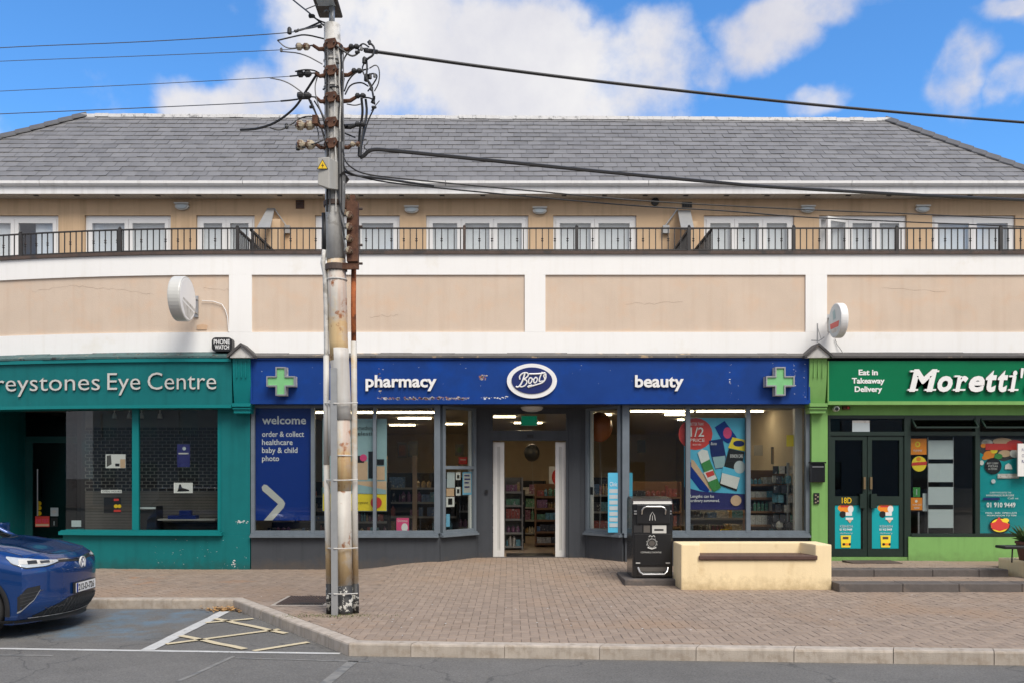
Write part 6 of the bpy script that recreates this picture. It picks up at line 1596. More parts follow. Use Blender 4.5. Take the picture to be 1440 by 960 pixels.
for k, yy in enumerate((69, 106, 143, 178, 207)):
    cx = 468.6 + .2 * k
    ring(cx, yy, 13.6, 9, 'rust', 'clamp')
    m = MB(); xc_ = X(cx, DPo); zc_ = Z(yy, DPo); m.prism([(xc_ - .075, zc_ + .02), (xc_ - .03, zc_ - .075), (xc_ + .045, zc_ - .06), (xc_ + .08, zc_ + .01), (xc_ + .06, zc_ + .06), (xc_ - .05, zc_ + .045)], DPo - .165, DPo - .12); cp_ = m.build('clamp_plate', 'rust', pole)
    for u_ in (-.045, .045):
        m = MB(); m.lathe((xc_ + u_, DPo - .166, zc_), [(.012, -.02), (.012, .0)], 6, axis='y'); m.build('bolt', 'iron_rust', cp_)
    le = [(440, 64), (443, 103), (444, 137), (446, 174), (444, 203)][k]; re = [(495, 66), (499, 100), (504, 135), (504, 175), (497, 203)][k]
    m = MB(); m.tube([pp(cx - 10, yy, -.05), pp((cx + le[0]) / 2 - 6, (yy + le[1]) / 2 + 3, -.08), pp(le[0], le[1], -.1)], .030, 8, r2=.02); m.build('bracket_arm', 'rust', pole)
    m = MB(); m.tube([pp(cx + 10, yy, -.05), pp((cx + re[0]) / 2 + 6, (yy + re[1]) / 2 + 3, -.08), pp(re[0], re[1], -.1)], .030, 8, r2=.02); m.build('bracket_arm', 'rust' if k != 3 else 'cable', pole)
    li = [(426, 66), (428, 104), (428, 135), (429, 176.5), (430, 204)][k]
    def insul(px, py, s_=1.0, mt='insulator'):
        m = MB(); c = pp(px, py, -.1); r_ = .045 * s_
        m.lathe((c.x, c.y, c.z), [(r_ * .5, -.09 * s_), (r_, -.07 * s_), (r_, -.03 * s_), (r_ * .55, -.01 * s_), (r_ * .55, .0), (r_, .02 * s_), (r_ * .95, .06 * s_), (r_ * .4, .09 * s_)], 12, axis='x'); m.build('insulator', mt, pole)
    insul(li[0], li[1], 1.35 if k > 2 else 1.0, 'insulator' if k not in (1, 2) else 'cable')
    insul(re[0] + 3, re[1], .75, 'cable' if k < 4 else 'insulator')
    m = MB(); m.tube([pp(le[0], le[1], -.1), pp(li[0], li[1], -.1)], .010, 5); m.build('stay', 'cable', pole)
m = MB(); m.box(X(443, DPo), X(450.5, DPo), DPo - .16, DPo - .06, Z(181, DPo), Z(169, DPo)); m.build('terminal_block', 'rust', pole)
# rusty cable rail with its insulators
m = MB(); y0_, y1_ = DPo - .12, DPo - .02
m.box(X(490, DPo), X(505.5, DPo), y0_, y1_, Z(371, DPo), Z(287, DPo)); m.box(X(494, DPo), X(501, DPo), y0_ + .02, y1_ - .02, Z(287, DPo) + .001, Z(278, DPo)); rl = m.build('terminal_rail', 'rust', pole)
for yy in (303, 319.5, 336, 352.5):
    m = MB(); c = pp(491.5, yy, -.13); m.lathe((c.x, c.y, c.z), [(.035, -.05), (.045, -.03), (.045, .03), (.03, .05)], 12, axis='y'); m.build('insulator', 'insulator', rl)
for yy in (294, 319, 345, 371):
    m = MB(); c = pp(506.5, yy, -.07); m.lathe((c.x, c.y, c.z), [(.016, -.012), (.016, .03)], 6, axis='x'); m.build('bolt', 'iron_rust', rl)
m = MB(); m.box(X(480, DPo), X(506, DPo), DPo - .10, DPo - .05, Z(381, DPo), Z(372.5, DPo)); m.build('rail_bracket', 'rust', pole)
m = MB(); m.box(X(480, DPo), X(490, DPo) - .001, DPo - .10, DPo - .05, Z(296, DPo), Z(284, DPo)); m.build('rail_bracket', 'rust', pole)
for k, yy in enumerate((303, 319.5, 336, 352.5)):
    m = MB(); x_ = 476.5 + 1.7 * k
    m.tube([pp(x_, 200, -.15), pp(x_ + .6, 260, -.155), pp(x_ + .5, yy - 22, -.16), pp(x_ + 4, yy - 6, -.17), pp(484, yy + .5, -.17), pp(490, yy, -.16)], .012, 6); m.build('lead_cable', 'cable_grey' if k % 2 else 'cable', pole)
# meter box with warning sign
bx = MB(); D = DPo - .30; x0, x1 = X(446.5, D), X(463.5, D); z0_, z1_ = Z(260, D), Z(222, D)
bx.hexa([(x0, D, z0_), (x1, D - .03, z0_ - .06), (x1 + .10, D + .22, z0_), (x0 + .05, D + .22, z0_ + .02), (x0, D, z1_), (x1, D - .03, z1_ - .0), (x1 + .10, D + .22, z1_), (x0 + .05, D + .22, z1_)])
bo = bx.build('switch_box', 'box_grey', pole, bevel=.008)
def tri(cx, cy, r_, D_, mt, par, nm):
    c = P(cx, cy, D_); m = MB(); m.prism([(c.x, c.z + r_), (c.x - r_ * .9, c.z - r_ * .6), (c.x + r_ * .9, c.z - r_ * .6)], D_, D_ + .002); return m.build(nm, mt, par)
tri(453.5, 233, .078, D - .032, 'black', bo, 'warning_sign'); tri(453.5, 233, .064, D - .0345, 'yellow', bo, 'warning_sign')
m = MB(); c = P(453.5, 233.2, D - .037); m.prism([(c.x + .008, c.z + .035), (c.x - .016, c.z - .002), (c.x + .002, c.z + .0), (c.x - .006, c.z - .034), (c.x + .017, c.z + .008), (c.x + .0, c.z + .006)], D - .037, D - .035); m.build('bolt_symbol', 'black', bo)
m = MB(); q = [pp(477, 246, -.2), pp(483, 241, -.2), pp(491, 252, -.05), pp(486, 258, -.05)]; th = Vector((0, .03, 0)); I = [m.vert(u) for u in q] + [m.vert(u + th) for u in q]
for fc in ((0, 1, 2, 3), (7, 6, 5, 4), (0, 4, 5, 1), (1, 5, 6, 2), (2, 6, 7, 3), (3, 7, 4, 0)): m.face([I[u] for u in fc])
m.build('cover_plate', 'dark_grey', pole)
# cables strapped along and looped round the pole
rp = random.Random(21)
for k in range(6):
    x_ = (458.5, 461, 477, 479, 481.5, 470)[k]; pts = [pp(x_ + rp.uniform(-2, 2), 60 + 10 * rp.random(), -.14)]
    for yy in range(90, 300, 26): pts.append(pp(x_ + rp.uniform(-1.3, 1.3) + yy / 120, yy, -.125 - .01 * (k % 3)))
    m = MB(); m.tube(pts, .009 if k % 3 else .014, 5); m.build('pole_cable', ['cable', 'cable_grey', 'pole_grey'][k % 3], pole)
def loopc(pts, r, mt='cable', dy=-.08, nm='loop_cable'):
    p = [Vector((a_, b_, 0)) for a_, b_ in pts]
    for _ in range(2):
        o_ = [p[0]]
        for a_, c_ in zip(p, p[1:]): o_ += [a_.lerp(c_, .25), a_.lerp(c_, .75)]
        o_.append(p[-1]); p = o_
    m = MB(); N = len(p)
    ph_ = rp.uniform(0, 6)
    m.tube([pp(q.x, q.y, dy + .07 * math.sin(ph_ + 4 * i / N)) for i, q in enumerate(p)], r, 5); return m.build(nm, mt, pole)
z6 = lambda u, v: (380 + u / 4.363, v / 4.363)
LO = [([(45, 250), (100, 300), (180, 295)], .008), ([(45, 250), (150, 225), (215, 212), (330, 240)], .010), ([(75, 318), (200, 330), (320, 395)], .008),
      ([(155, 440), (210, 428), (270, 432), (300, 450)], .010), ([(0, 480), (100, 500), (200, 570), (250, 620)], .008), ([(250, 620), (290, 720), (340, 860)], .010), ([(230, 600), (300, 740), (345, 900)], .010), ([(270, 620), (320, 700), (355, 870)], .010), ([(290, 470), (270, 540), (290, 640), (340, 740)], .008),
      ([(0, 785), (60, 805), (130, 765), (190, 720), (260, 712), (300, 745)], .009), ([(190, 770), (120, 775), (90, 775)], .007), ([(215, 895), (290, 880), (370, 835), (440, 790)], .009), ([(160, 905), (215, 905)], .012),
      ([(280, 760), (300, 830), (290, 880), (330, 900)], .008), ([(300, 140), (200, 185), (150, 190)], .012), ([(150, 190), (250, 175), (310, 160)], .008), ([(240, 90), (300, 130), (350, 145)], .010), ([(215, 60), (250, 45), (290, 30)], .007), ([(330, 75), (345, 60), (360, 70)], .006),
      ([(400, 280), (460, 320), (500, 350), (540, 330), (550, 300), (600, 300)], .012), ([(440, 420), (455, 350), (500, 300), (560, 280)], .010), ([(540, 320), (540, 290), (570, 265), (605, 290)], .010), ([(600, 260), (640, 285), (635, 340), (600, 360), (580, 380)], .014),
      ([(455, 560), (480, 490), (530, 440), (600, 425)], .010), ([(460, 580), (490, 520), (560, 505), (600, 530)], .010), ([(610, 420), (650, 395), (672, 430), (668, 510), (640, 560)], .008), ([(600, 460), (640, 450), (660, 470), (630, 520), (600, 560)], .010), ([(590, 360), (595, 430), (585, 480), (620, 520), (630, 580), (640, 640)], .013), ([(575, 390), (560, 430), (600, 500), (640, 590), (620, 630)], .010),
      ([(470, 640), (520, 650), (555, 640)], .008), ([(560, 600), (570, 700), (548, 800), (545, 960)], .017), ([(585, 610), (595, 700), (565, 820), (552, 960)], .017), ([(640, 660), (600, 740), (575, 830), (560, 900)], .010), ([(670, 620), (640, 655), (620, 680)], .006), ([(640, 590), (640, 620), (610, 600), (560, 600)], .010),
      ([(560, 870), (590, 850), (600, 880), (570, 900), (590, 920)], .008), ([(455, 770), (540, 765)], .016), ([(460, 820), (520, 845)], .010), ([(450, 480), (440, 560), (445, 700), (440, 900), (450, 960)], .016), ([(430, 620), (440, 760), (435, 960)], .012), ([(420, 640), (425, 800), (420, 960)], .010),
      ([(340, 360), (335, 440), (345, 560), (350, 600)], .010), ([(330, 410), (380, 380), (420, 390)], .012), ([(325, 550), (380, 530), (430, 540)], .012), ([(350, 250), (340, 300), (345, 350)], .010)]
for pts, r in LO: loopc([z6(*q) for q in pts], r, 'cable' if r > .0085 else 'cable_grey')
for u, v, r_ in ((578, 372, .05), (590, 478, .055), (612, 470, .04), (632, 620, .04), (637, 660, .035), (610, 262, .035), (535, 322, .035), (560, 300, .03), (255, 100, .045), (118, 190, .05), (185, 580, .045), (213, 598, .05), (255, 658, .035), (305, 165, .035), (68, 308, .03), (170, 905, .045), (100, 775, .04), (622, 545, .035), (640, 465, .03)):
    c = pp(*z6(u, v), -.1); m = MB(); m.lathe((c.x, c.y, c.z), [(r_ * .3, -r_ * .9), (r_ * .6, -r_ * .7), (r_ * .55, r_ * .5), (r_ * .25, r_ * .9)], 8, axis='x' if int(u) % 2 else 'z'); m.build('connector', 'cable' if r_ > .032 else 'cable_grey', pole)

# ---------------------------------------------------------------- overhead wires
def wire(pts, r, lab, mt='cable', n=6, beads=()):
    p = [P(*q) for q in pts]
    # Catmull-Rom through the points
    out = []
    for i in range(len(p) - 1):
        p0, p1, p2, p3 = p[max(0, i - 1)], p[i], p[i + 1], p[min(len(p) - 1, i + 2)]
        for k in range(8):
            t = k / 8; out.append(.5 * ((2 * p1) + (p2 - p0) * t + (2 * p0 - 5 * p1 + 4 * p2 - p3) * t * t + (3 * p1 - p0 - 3 * p2 + p3) * t ** 3))
    out.append(p[-1])
    m = MB(); m.tube(out, r, n); o = tag(m.build('overhead_wire', mt), lab, 'overhead wire', 'overhead wires from the utility pole')
    for i0, i1, rr in beads:
        m = MB(); m.tube(out[i0:i1], rr, n); m.build('splice', 'cable', o)
    return o
wire([(-260, 84, 13.2), (0, 67.5, 12.4), (200, 59, 11.8), (390, 47.5, 11.1), (424, 41, 10.9), (455, 34, 10.85)], .006, 'topmost thin wire running from the pole to the left edge of the sky', 'wire_grey', beads=((27, 31, .018),))
wire([(-260, 99, 13.2), (0, 86.5, 12.4), (200, 79, 11.8), (395, 70.5, 11.1), (426, 66, 10.85)], .0045, 'second thin wire from the top running left from the pole', 'wire_grey', beads=((27, 30, .012),))
wire([(-260, 142, 13.2), (0, 128.5, 12.4), (200, 119, 11.8), (395, 108.5, 11.1), (428, 104, 10.85)], .0045, 'third thin wire from the top running left from the pole', 'wire_grey', beads=((25, 30, .010),))
wire([(-260, 172, 13.2), (0, 160.5, 12.4), (200, 152, 11.8), (395, 142.5, 11.1), (428, 135, 10.85)], .006, 'lowest thin wire running left, crossing just above the roof edge', 'wire_grey', beads=((24, 31, .011),))
wire([(338, 183, 11.5), (362, 181, 11.4), (388, 172, 11.3), (414, 152, 11.1), (432, 126, 10.95), (446, 104, 10.85)], .016, 'short slack black cable hanging down left from the pole over the slates')
wire([(385, -25, 11.6), (412, 0, 11.3), (433, 17, 11.0), (455, 36, 10.85)], .010, 'thin black wire rising to the upper left from the lamp head')
wire([(519, 73, 10.8), (531, 73.5, 10.85), (700, 97, 11.3), (895, 121, 11.9), (1160, 149, 12.8), (1440, 172.5, 13.8), (1700, 190, 14.8)], .021, 'thick black cable running from the pole top across the sky to the right', beads=((4, 9, .028),))
wire([(506, 222, 10.8), (512, 219, 10.8), (524, 211, 10.8), (560, 213, 10.9), (660, 223, 11.3), (870, 244, 12.0), (1000, 256, 12.5), (1130, 266, 13.0), (1440, 281.5, 14.2), (1700, 290, 15.2)], .024, 'thick black bundled cable crossing the slate roof and white fascia to the right')
wire([(482, 218, 10.75), (492, 234, 10.75), (520, 246, 10.9), (600, 255, 11.3), (750, 269, 11.9), (909, 283, 12.5), (1108, 294, 13.2), (1277, 301, 13.8), (1440, 308, 14.5), (1700, 316, 15.5)], .010, 'upper of two thin black wires crossing the ochre wall to the right')
wire([(482, 225, 10.75), (490, 242, 10.75), (530, 254, 10.9), (600, 263, 11.3), (746, 277, 11.9), (891, 289.5, 12.5), (1020, 297, 13.0), (1156, 307, 13.5), (1440, 319, 14.5), (1700, 328, 15.5)], .010, 'lower of two thin black wires crossing the balcony wall to the right')
wire([(480, 240, 10.75), (500, 247, 10.8), (540, 252, 10.9), (610, 262, 11.3)], .014, 'short thick lead joining the thin wires just right of the switch box')

# ---------------------------------------------------------------- litter bin
bn = empty('litter_bin', (X(917, 13.85), 13.85, .1), 'black solar compacting litter bin with silver handle and white crest on the pavement', 'litter bin')
x0, x1, y0, y1 = 1.95, 2.605, 13.83, 14.5
m = MB()
q = [(y0, .10), (y0, 1.30), (y0 + .03, 1.345), (y0 + .10, 1.385), (y1 - .12, 1.415), (y1 - .03, 1.39), (y1, 1.33), (y1, .10)]
a_ = [m.vert((x0, y, z)) for y, z in q]; b_ = [m.vert((x1, y, z)) for y, z in q]
for i in range(len(q)):
    j = (i + 1) % len(q); m.face((a_[j], a_[i], b_[i], b_[j]))
m.face(a_); m.face(b_[::-1])
m.build('body', 'black_gloss', bn, bevel=.02, bsegs=2, smooth=False)
ZB = lambda py: Z(py, y0)
XB = lambda px: X(px, y0)
def bb(nm, mt, a0, a1, ya, yb, d0, d1, bev=0, par=None):
    m = MB(); m.box(XB(a0), XB(a1), y0 - d1, y0 - d0, ZB(yb), ZB(ya)); return m.build(nm, mt, par or bn, bevel=bev)
hp = bb('hopper', 'black', 895, 942, 709, 736, .001, .03, .012)
m = MB(); m.tube([(XB(902), y0 - .035, ZB(722)), (XB(902), y0 - .075, ZB(716)), (XB(904), y0 - .085, ZB(713)), (XB(908), y0 - .085, ZB(711.5)), (XB(929), y0 - .085, ZB(711.5)), (XB(933), y0 - .085, ZB(713)), (XB(935), y0 - .075, ZB(716)), (XB(935), y0 - .035, ZB(722))], .012, 8); m.build('handle', 'steel', bn)
m = MB(); m.tube([(XB(913), y0 - .034, ZB(731)), (XB(914), y0 - .034, ZB(724)), (XB(917), y0 - .034, ZB(719)), (XB(920), y0 - .034, ZB(724)), (XB(921), y0 - .034, ZB(731))], .006, 5); m.tube([(XB(917), y0 - .034, ZB(724)), (XB(917), y0 - .034, ZB(731))], .005, 5); m.build('emblem', 'letter_grey', hp)
for a0 in (891.5, 939): bb('latch', 'steel', a0, a0 + 5, 717, 719, .001, .02); bb('latch', 'steel', a0, a0 + 5, 720.5, 722.5, .001, .02)
bb('label', 'cable', 891.5, 903, 738, 748, .001, .006); bb('label', 'dim_room', 905, 914, 738, 748, .001, .006)
lb = bb('label', 'letter_grey', 917, 937, 738, 749, .001, .006); bb('print', 'black', 920, 933, 743, 745.5, .0065, .008, par=lb)
fd = bb('door_panel', 'black', 892, 944, 750, 794, .001, .012, .004)
m = MB(); c = Vector((XB(916.5), y0 - .016, ZB(763)))
for k in range(20):
    a0 = 2 * math.pi * k / 20; m.tube([(c.x + .065 * math.cos(a0), c.y, c.z + .06 * math.sin(a0)), (c.x + (.083 + .012 * (k % 2)) * math.cos(a0), c.y, c.z + (.078 + .012 * (k % 2)) * math.sin(a0))], .006, 4)
m.build('crest', 'letter_grey', fd)
m = MB(); m.disc((c.x, c.y + .001, c.z), .05, .045, 16, c.y + .003); m.build('crest', 'dim_room', fd)
m = MB(); m.tube([(c.x - .05, c.y, c.z + .10), (c.x - .03, c.y, c.z + .125), (c.x, c.y, c.z + .105), (c.x + .03, c.y, c.z + .125), (c.x + .05, c.y, c.z + .10)], .007, 5); m.build('crown', 'letter_grey', fd)
m = MB(); m.tube([(c.x - .07, c.y, c.z - .07), (c.x, c.y, c.z - .095), (c.x + .07, c.y, c.z - .07)], .009, 5); m.build('scroll', 'letter_grey', fd)
text('COMHAIRLE CHONTAE', 901, 930, 777, 774.8, y0 - .017, 'letter_grey', fd, 'lettering', .003)
m = MB(); m.tube([(XB(897), y0 - .02, ZB(797)), (XB(899), y0 - .06, ZB(803)), (XB(903), y0 - .075, ZB(806)), (XB(933), y0 - .075, ZB(806)), (XB(937), y0 - .06, ZB(803)), (XB(939), y0 - .02, ZB(797))], .016, 8); m.build('foot_pedal', 'steel', bn)
bb('kick_plate', 'dim_room', 897, 940, 797, 803, .001, .02, .004)
for a0 in (893, 935): bb('print', 'letter_grey', a0 + 1, a0 + 7, 790, 791.5, .0125, .014)
m = MB(); m.box(1.80, 3.0, 13.63, 14.7, -.02, .099); tag(m.build('bin_plinth', 'step_stone', bevel=.01), 'low dark stone plinth under the black litter bin', 'plinth')

# ---------------------------------------------------------------- rendered bench
D0 = 13.16; bx0, bx1 = 2.61, 4.93; by1 = 13.82
be = empty('bench', ((bx0 + bx1) / 2, D0, 0), 'cream rendered bench wall with a dark wooden seat plank beside the steps', 'bench')
rx0, rx1 = X(984, D0), X(1147, D0); zt_ = .697; zs_ = .455
m = MB(); yb_ = D0 + .46
o_ = [(bx0, D0), (rx0, D0), (rx0 + .09, yb_), (rx1 - .09, yb_), (rx1, D0), (bx1, D0), (bx1, by1), (bx0, by1)]
lo_ = [m.vert((x, y, -.02)) for x, y in o_]; mi_ = [m.vert((x, y, zs_)) for x, y in o_]; hi_ = [m.vert((x, y, zt_)) for x, y in o_]
m.face((lo_[0], lo_[1], mi_[1], hi_[1], hi_[0])); m.face((lo_[1], lo_[4], mi_[4], mi_[1])); m.face((lo_[4], lo_[5], hi_[5], hi_[4], mi_[4]))
m.face((mi_[1], mi_[4], mi_[3], mi_[2])); m.face((mi_[1], mi_[2], hi_[2], hi_[1])); m.face((mi_[2], mi_[3], hi_[3], hi_[2])); m.face((mi_[3], mi_[4], hi_[4], hi_[3]))
m.face((lo_[5], lo_[6], hi_[6], hi_[5])); m.face((lo_[6], lo_[7], hi_[7], hi_[6])); m.face((lo_[7], lo_[0], hi_[0], hi_[7])); m.face(hi_)
m.face((lo_[0], lo_[7], lo_[6], lo_[5], lo_[4], lo_[1]))
m.build('wall', 'cream', be, bevel=.022, bsegs=2)
m = MB(); m.hexa([(X(982, D0), D0 - .035, .462), (X(1149, D0), D0 - .035, .462), (rx1 - .075, yb_ - .02, .462), (rx0 + .075, yb_ - .02, .462), (X(982, D0), D0 - .035, .53), (X(1149, D0), D0 - .035, .53), (rx1 - .075, yb_ - .02, .53), (rx0 + .075, yb_ - .02, .53)])
m.build('seat', 'seat_wood', be, bevel=.01)

# ---------------------------------------------------------------- steps, planter wall
stp = tag(empty('entrance_steps', (6.5, 13.5, 0)), kind='structure')
def step(yf, yb, zt, zbk, xL, xR, zb, cuts):
    for a_, c_ in zip(cuts, cuts[1:]):
        m = MB(); m.hexa([(a_ + .003, yf, zb), (c_ - .003, yf, zb), (c_ - .003, yb, zb), (a_ + .003, yb, zb), (a_ + .003, yf, zt), (c_ - .003, yf, zt), (c_ - .003, yb, zbk), (a_ + .003, yb, zbk)])
        m.build('step_block', 'step_stone', stp, bevel=.008)
step(12.88, 13.22, .128, .128, 0, 0, -.02, [4.935, 5.9, 6.75, 7.7, 8.6, 9.5, 10.5])
step(13.79, 14.13, .240, .238, 0, 0, .0, [4.94, 5.85, 6.8, 7.55, 8.03])
def tread_pavers(x0, x1, y0, y1, zf, kind='pavers', sl=0.0):
    g = MB(); r_ = random.Random(int(x0 * 10 + y0)); y = y0; k = 0
    while y < y1 - .01:
        x = x0 - (.1 if k % 2 else 0); ye = min(y + .1, y1)
        while x < x1:
            xa_, xb_ = max(x, x0), min(x + .2, x1); x += .2
            if xb_ - xa_ < .01: continue
            z_ = zf + sl * (y - y0) + r_.uniform(-.002, .002); g.box(xa_ + .003, xb_ - .003, y + .003, ye - .003, z_ - .02, z_, t=r_.random())
        y += .1; k += 1
    tag(g.build(kind, 'paver_many', stp), kind='stuff')
tread_pavers(4.94, 8.19, 13.225, 13.785, .127)
tread_pavers(4.94, 8.05, 14.135, 16.0, .236, sl=-.04)
m = MB(); m.hexa([(4.94, 13.2, .0), (10.5, 13.2, .0), (10.5, 16.1, .0), (4.94, 16.1, .0), (4.94, 13.2, .10), (10.5, 13.2, .10), (10.5, 16.1, .10), (4.94, 16.1, .10)]); m.build('bed', 'mortar', stp)
m = MB(); m.hexa([(4.94, 14.0, .101), (8.1, 14.0, .101), (8.1, 16.1, .101), (4.94, 16.1, .101), (4.94, 14.0, .215), (8.1, 14.0, .215), (8.1, 16.1, .14), (4.94, 16.1, .14)]); m.build('bed', 'mortar', stp)
m = MB(); m.hexa([(8.051, 14.41, .101), (11, 14.41, .101), (11, 16.1, .101), (8.051, 16.1, .101), (8.051, 14.41, .225), (11, 14.41, .225), (11, 16.1, .15), (8.051, 16.1, .15)]); m.build('landing', 'paver_many', stp)
m = MB(); m.box(X(1193, 15.3), X(1262, 15.3), 15.1, 15.6, .1895, .2155); tag(m.build('door_mat', 'iron_rust'), 'worn brown doormat on the landing before the green door', 'doormat')
m = MB(); m.box(8.2, 11, 12.95, 14.4, -.02, .38)
pw = tag(m.build('planter_wall', 'cream', bevel=.03, bsegs=2), 'cream rendered low wall at the right edge beside the steps', 'low wall')
pt = empty('plant_pot', P(1447, 786, 13.9), 'brown pot with sparse green plant on the low wall at the right edge', 'plant pot')
m = MB(); c = P(1450, 786, 13.9); m.lathe((c.x, c.y, .38), [(.17, 0), (.19, .10), (.22, .27), (.235, .275), (.235, .31), (.20, .31), (.19, .27)], 18); m.build('pot', 'terracotta', pt)
m = MB(); rr = random.Random(3)
for k in range(90):
    a0 = rr.uniform(0, 6.28); l_ = rr.uniform(.05, .28); h_ = rr.uniform(.05, .30); b0 = Vector((c.x + .1 * math.cos(a0), c.y + .1 * math.sin(a0), .68)); tip = b0 + Vector((l_ * math.cos(a0), l_ * math.sin(a0), h_)); s_ = Vector((-math.sin(a0), math.cos(a0), 0)) * .012
    m.poly([b0 - s_, b0 + s_, (b0 + tip) / 2 + s_ * 1.6 + Vector((0, 0, .03)), tip, (b0 + tip) / 2 - s_ * 1.6 + Vector((0, 0, .03))])
m.build('foliage', 'plant', pt)
tb = empty('ledge_table', P(1436, 784, 13.5), 'small black ledge on a thin bracket in front of the brown pot', 'table')
m = MB(); D = 13.45; m.box(X(1410, D), X(1490, D), D - .06, D + .22, Z(771, D), Z(767, D)); m.build('table_top', 'black', tb, bevel=.01)
m = MB(); m.tube([(X(1428, D), D + .08, Z(771, D)), (X(1427, D), D + .08, .381)], .012, 8); m.tube([(X(1480, D), D + .08, Z(771, D)), (X(1480, D), D + .08, .381)], .012, 8); m.build('support', 'black', tb)

# ---------------------------------------------------------------- small debris
m = MB(); rr = random.Random(9)
for k in range(150):
    cx, cy = -4.05 + rr.gauss(0, .14), 12.02 + rr.gauss(0, .07); cy = min(cy, 12.15 - max(0, (cx + 4.0) * 1.4)); z_ = -.133 + abs(rr.gauss(0, .022)); a0 = rr.uniform(0, 6.28); r_ = rr.uniform(.018, .04)
    p = [Vector((cx + r_ * math.cos(a0 + t) * (1 if i % 2 else .6), cy + r_ * math.sin(a0 + t) * (1 if i % 2 else .6), z_ + rr.uniform(-.008, .012))) for i, t in enumerate((0, 1.5, 3.1, 4.7))]
    m.poly(p, 0)
o = m.build('fallen_leaves', 'dry_leaf'); tag(o, 'small heap of dry orange leaves in the kerb corner by the white line', 'leaves', kind='stuff')
m = MB()
for k in range(420):
    t = rr.random(); cx = -2.45 + rr.gauss(.22, .34); cy = 10.72 + rr.gauss(.0, .07) - .1 * abs(rr.gauss(0, .3)); a0 = rr.uniform(0, 6.28); l_ = rr.uniform(.008, .03)
    s_ = Vector((-math.sin(a0), math.cos(a0), 0)) * .005; b0 = Vector((cx, cy, -.003)); m.poly([b0 - s_, b0 + s_, b0 + Vector((l_ * .8 * math.cos(a0), l_ * .8 * math.sin(a0), l_))])
o = m.build('weeds', 'moss'); tag(o, 'sparse low weeds growing in the paving joints at the foot of the pole', 'weeds', kind='stuff')
m = MB()
for k in range(90):
    cx, cy = rr.uniform(-4, 7), rr.uniform(8.9, 15.0)
    if cy < kerb_y(cx) + .1: continue
    r_ = rr.uniform(.006, .018); z_ = zpave(cx, cy) + .003; a0 = rr.uniform(0, 6)
    m.poly([(cx + r_ * math.cos(a0 + t), cy + r_ * math.sin(a0 + t), z_) for t in (0, 1.4, 3, 4.4)])
o = m.build('litter_specks', 'paper'); tag(o, 'scattered pale specks of litter and gum on the paving', 'litter', kind='stuff')

# ---------------------------------------------------------------- houses across the road (behind the viewer)
oh = empty('terrace_houses', (0, -15, 0), 'row of low dark houses across the road, only mirrored in the shop glass', 'building')
m = MB(); wx = []
for k in range(12): wx.append((-32 + k * 5.4, -32 + k * 5.4 + 1.5))
hl = [(a_, c_, z0_, z0_ + 1.5) for a_, c_ in wx for z0_ in (1.0, 4.0)]
wall_holes(m, -34, 34, 0, 6.4, hl, -15, -14.7); m.build('wall', 'room', oh)
for a_, c_, z0_, z1_ in hl:
    m = MB(); m.box(a_ - .05, c_ + .05, -14.9, -14.82, z0_ - .05, z1_ + .05); m.build('window', 'car_glass', oh)
m = MB(); m.poly([(-34, -14.6, 6.4), (34, -14.6, 6.4), (34, -19, 8.9), (-34, -19, 8.9)]); m.poly([(34, -23, 6.4), (-34, -23, 6.4), (-34, -19, 8.9), (34, -19, 8.9)]); m.build('roof', 'hip_tile', oh)

# ---------------------------------------------------------------- car
YAW = R(2.5); NX, NY = -5.38, 10.72
CT = Matrix.Translation((NX, NY, -.14)) @ Matrix.Rotation(YAW, 4, 'Z')
car = empty('parked_car', CT @ Vector((-2.3, 0, 0)), 'dark blue parked car with white emblem and number plate, nose at the left edge', 'car')
def interp(t, tab):
    for (a_, va), (c_, vc) in zip(tab, tab[1:]):
        if t <= c_:
            k = max(0, (t - a_) / (c_ - a_)); k = k * k * (3 - 2 * k) * .35 + k * .65; return va + (vc - va) * k
    return tab[-1][1]
LEN = 4.58
def body_pt(a, b, c):
    t = (1 - a) / 2; s = LEN * (t ** 1.45)
    fr = max(0, 1 - s / 1.1) ** 2
    lean = .0 + .13 * max(0, (c - .62) / .38) ** 2 + .12 * max(0, (-c - .35) / .65) ** 1.7 - .0
    s = s + fr * (.30 * abs(b) ** 2.6 + lean)
    rr_ = max(0, (s - 3.9) / .7); s2 = s - (.18 * abs(b) ** 3 + .06 * abs(c)) * min(1, rr_)
    w_ = interp(s, [(0, .86), (.25, .89), (.6, .915), (1.2, .925), (3.4, .93), (4.3, .90), (4.7, .84)])
    ct = c
    side = 1 - .05 * max(0, ct) ** 2 - .10 * max(0, (ct - .7) / .3) ** 2 - .05 * max(0, (-ct - .5) / .5) ** 2
    # shoulder crease and scalloped door
    side += .010 * math.exp(-((ct - .55) / .12) ** 2) - .012 * math.exp(-((ct - .15) / .25) ** 2) * min(1, max(0, (s - 1.1) / .4))
    zt_ = interp(s, [(0, .86), (.08, .925), (.25, .985), (.6, 1.07), (1.0, 1.125), (1.3, 1.14), (3.6, 1.14), (4.3, 1.13), (4.7, .95)])
    zt_ += -.055 * abs(b) ** 3.0 + .018 * math.exp(-((abs(b) - .72) / .12) ** 2) - .010 * math.exp(-((abs(b) - .35) / .35) ** 2)
    zb_ = interp(s, [(0, .20), (.3, .17), (1, .2), (4.6, .28)])
    z = zb_ + (zt_ - zb_) * (ct + 1) / 2
    return Vector((-s2, b * w_ * side, z))
m = MB(); NA, NB_, NC = 64, 26, 22
def grid(fn, n1, n2, flip=False):
    V = [[m.vert(fn(i / n1 * 2 - 1, j / n2 * 2 - 1)) for j in range(n2 + 1)] for i in range(n1 + 1)]
    for i in range(n1):
        for j in range(n2):
            q = (V[i][j], V[i + 1][j], V[i + 1][j + 1], V[i][j + 1]); m.face(q[::-1] if flip else q)
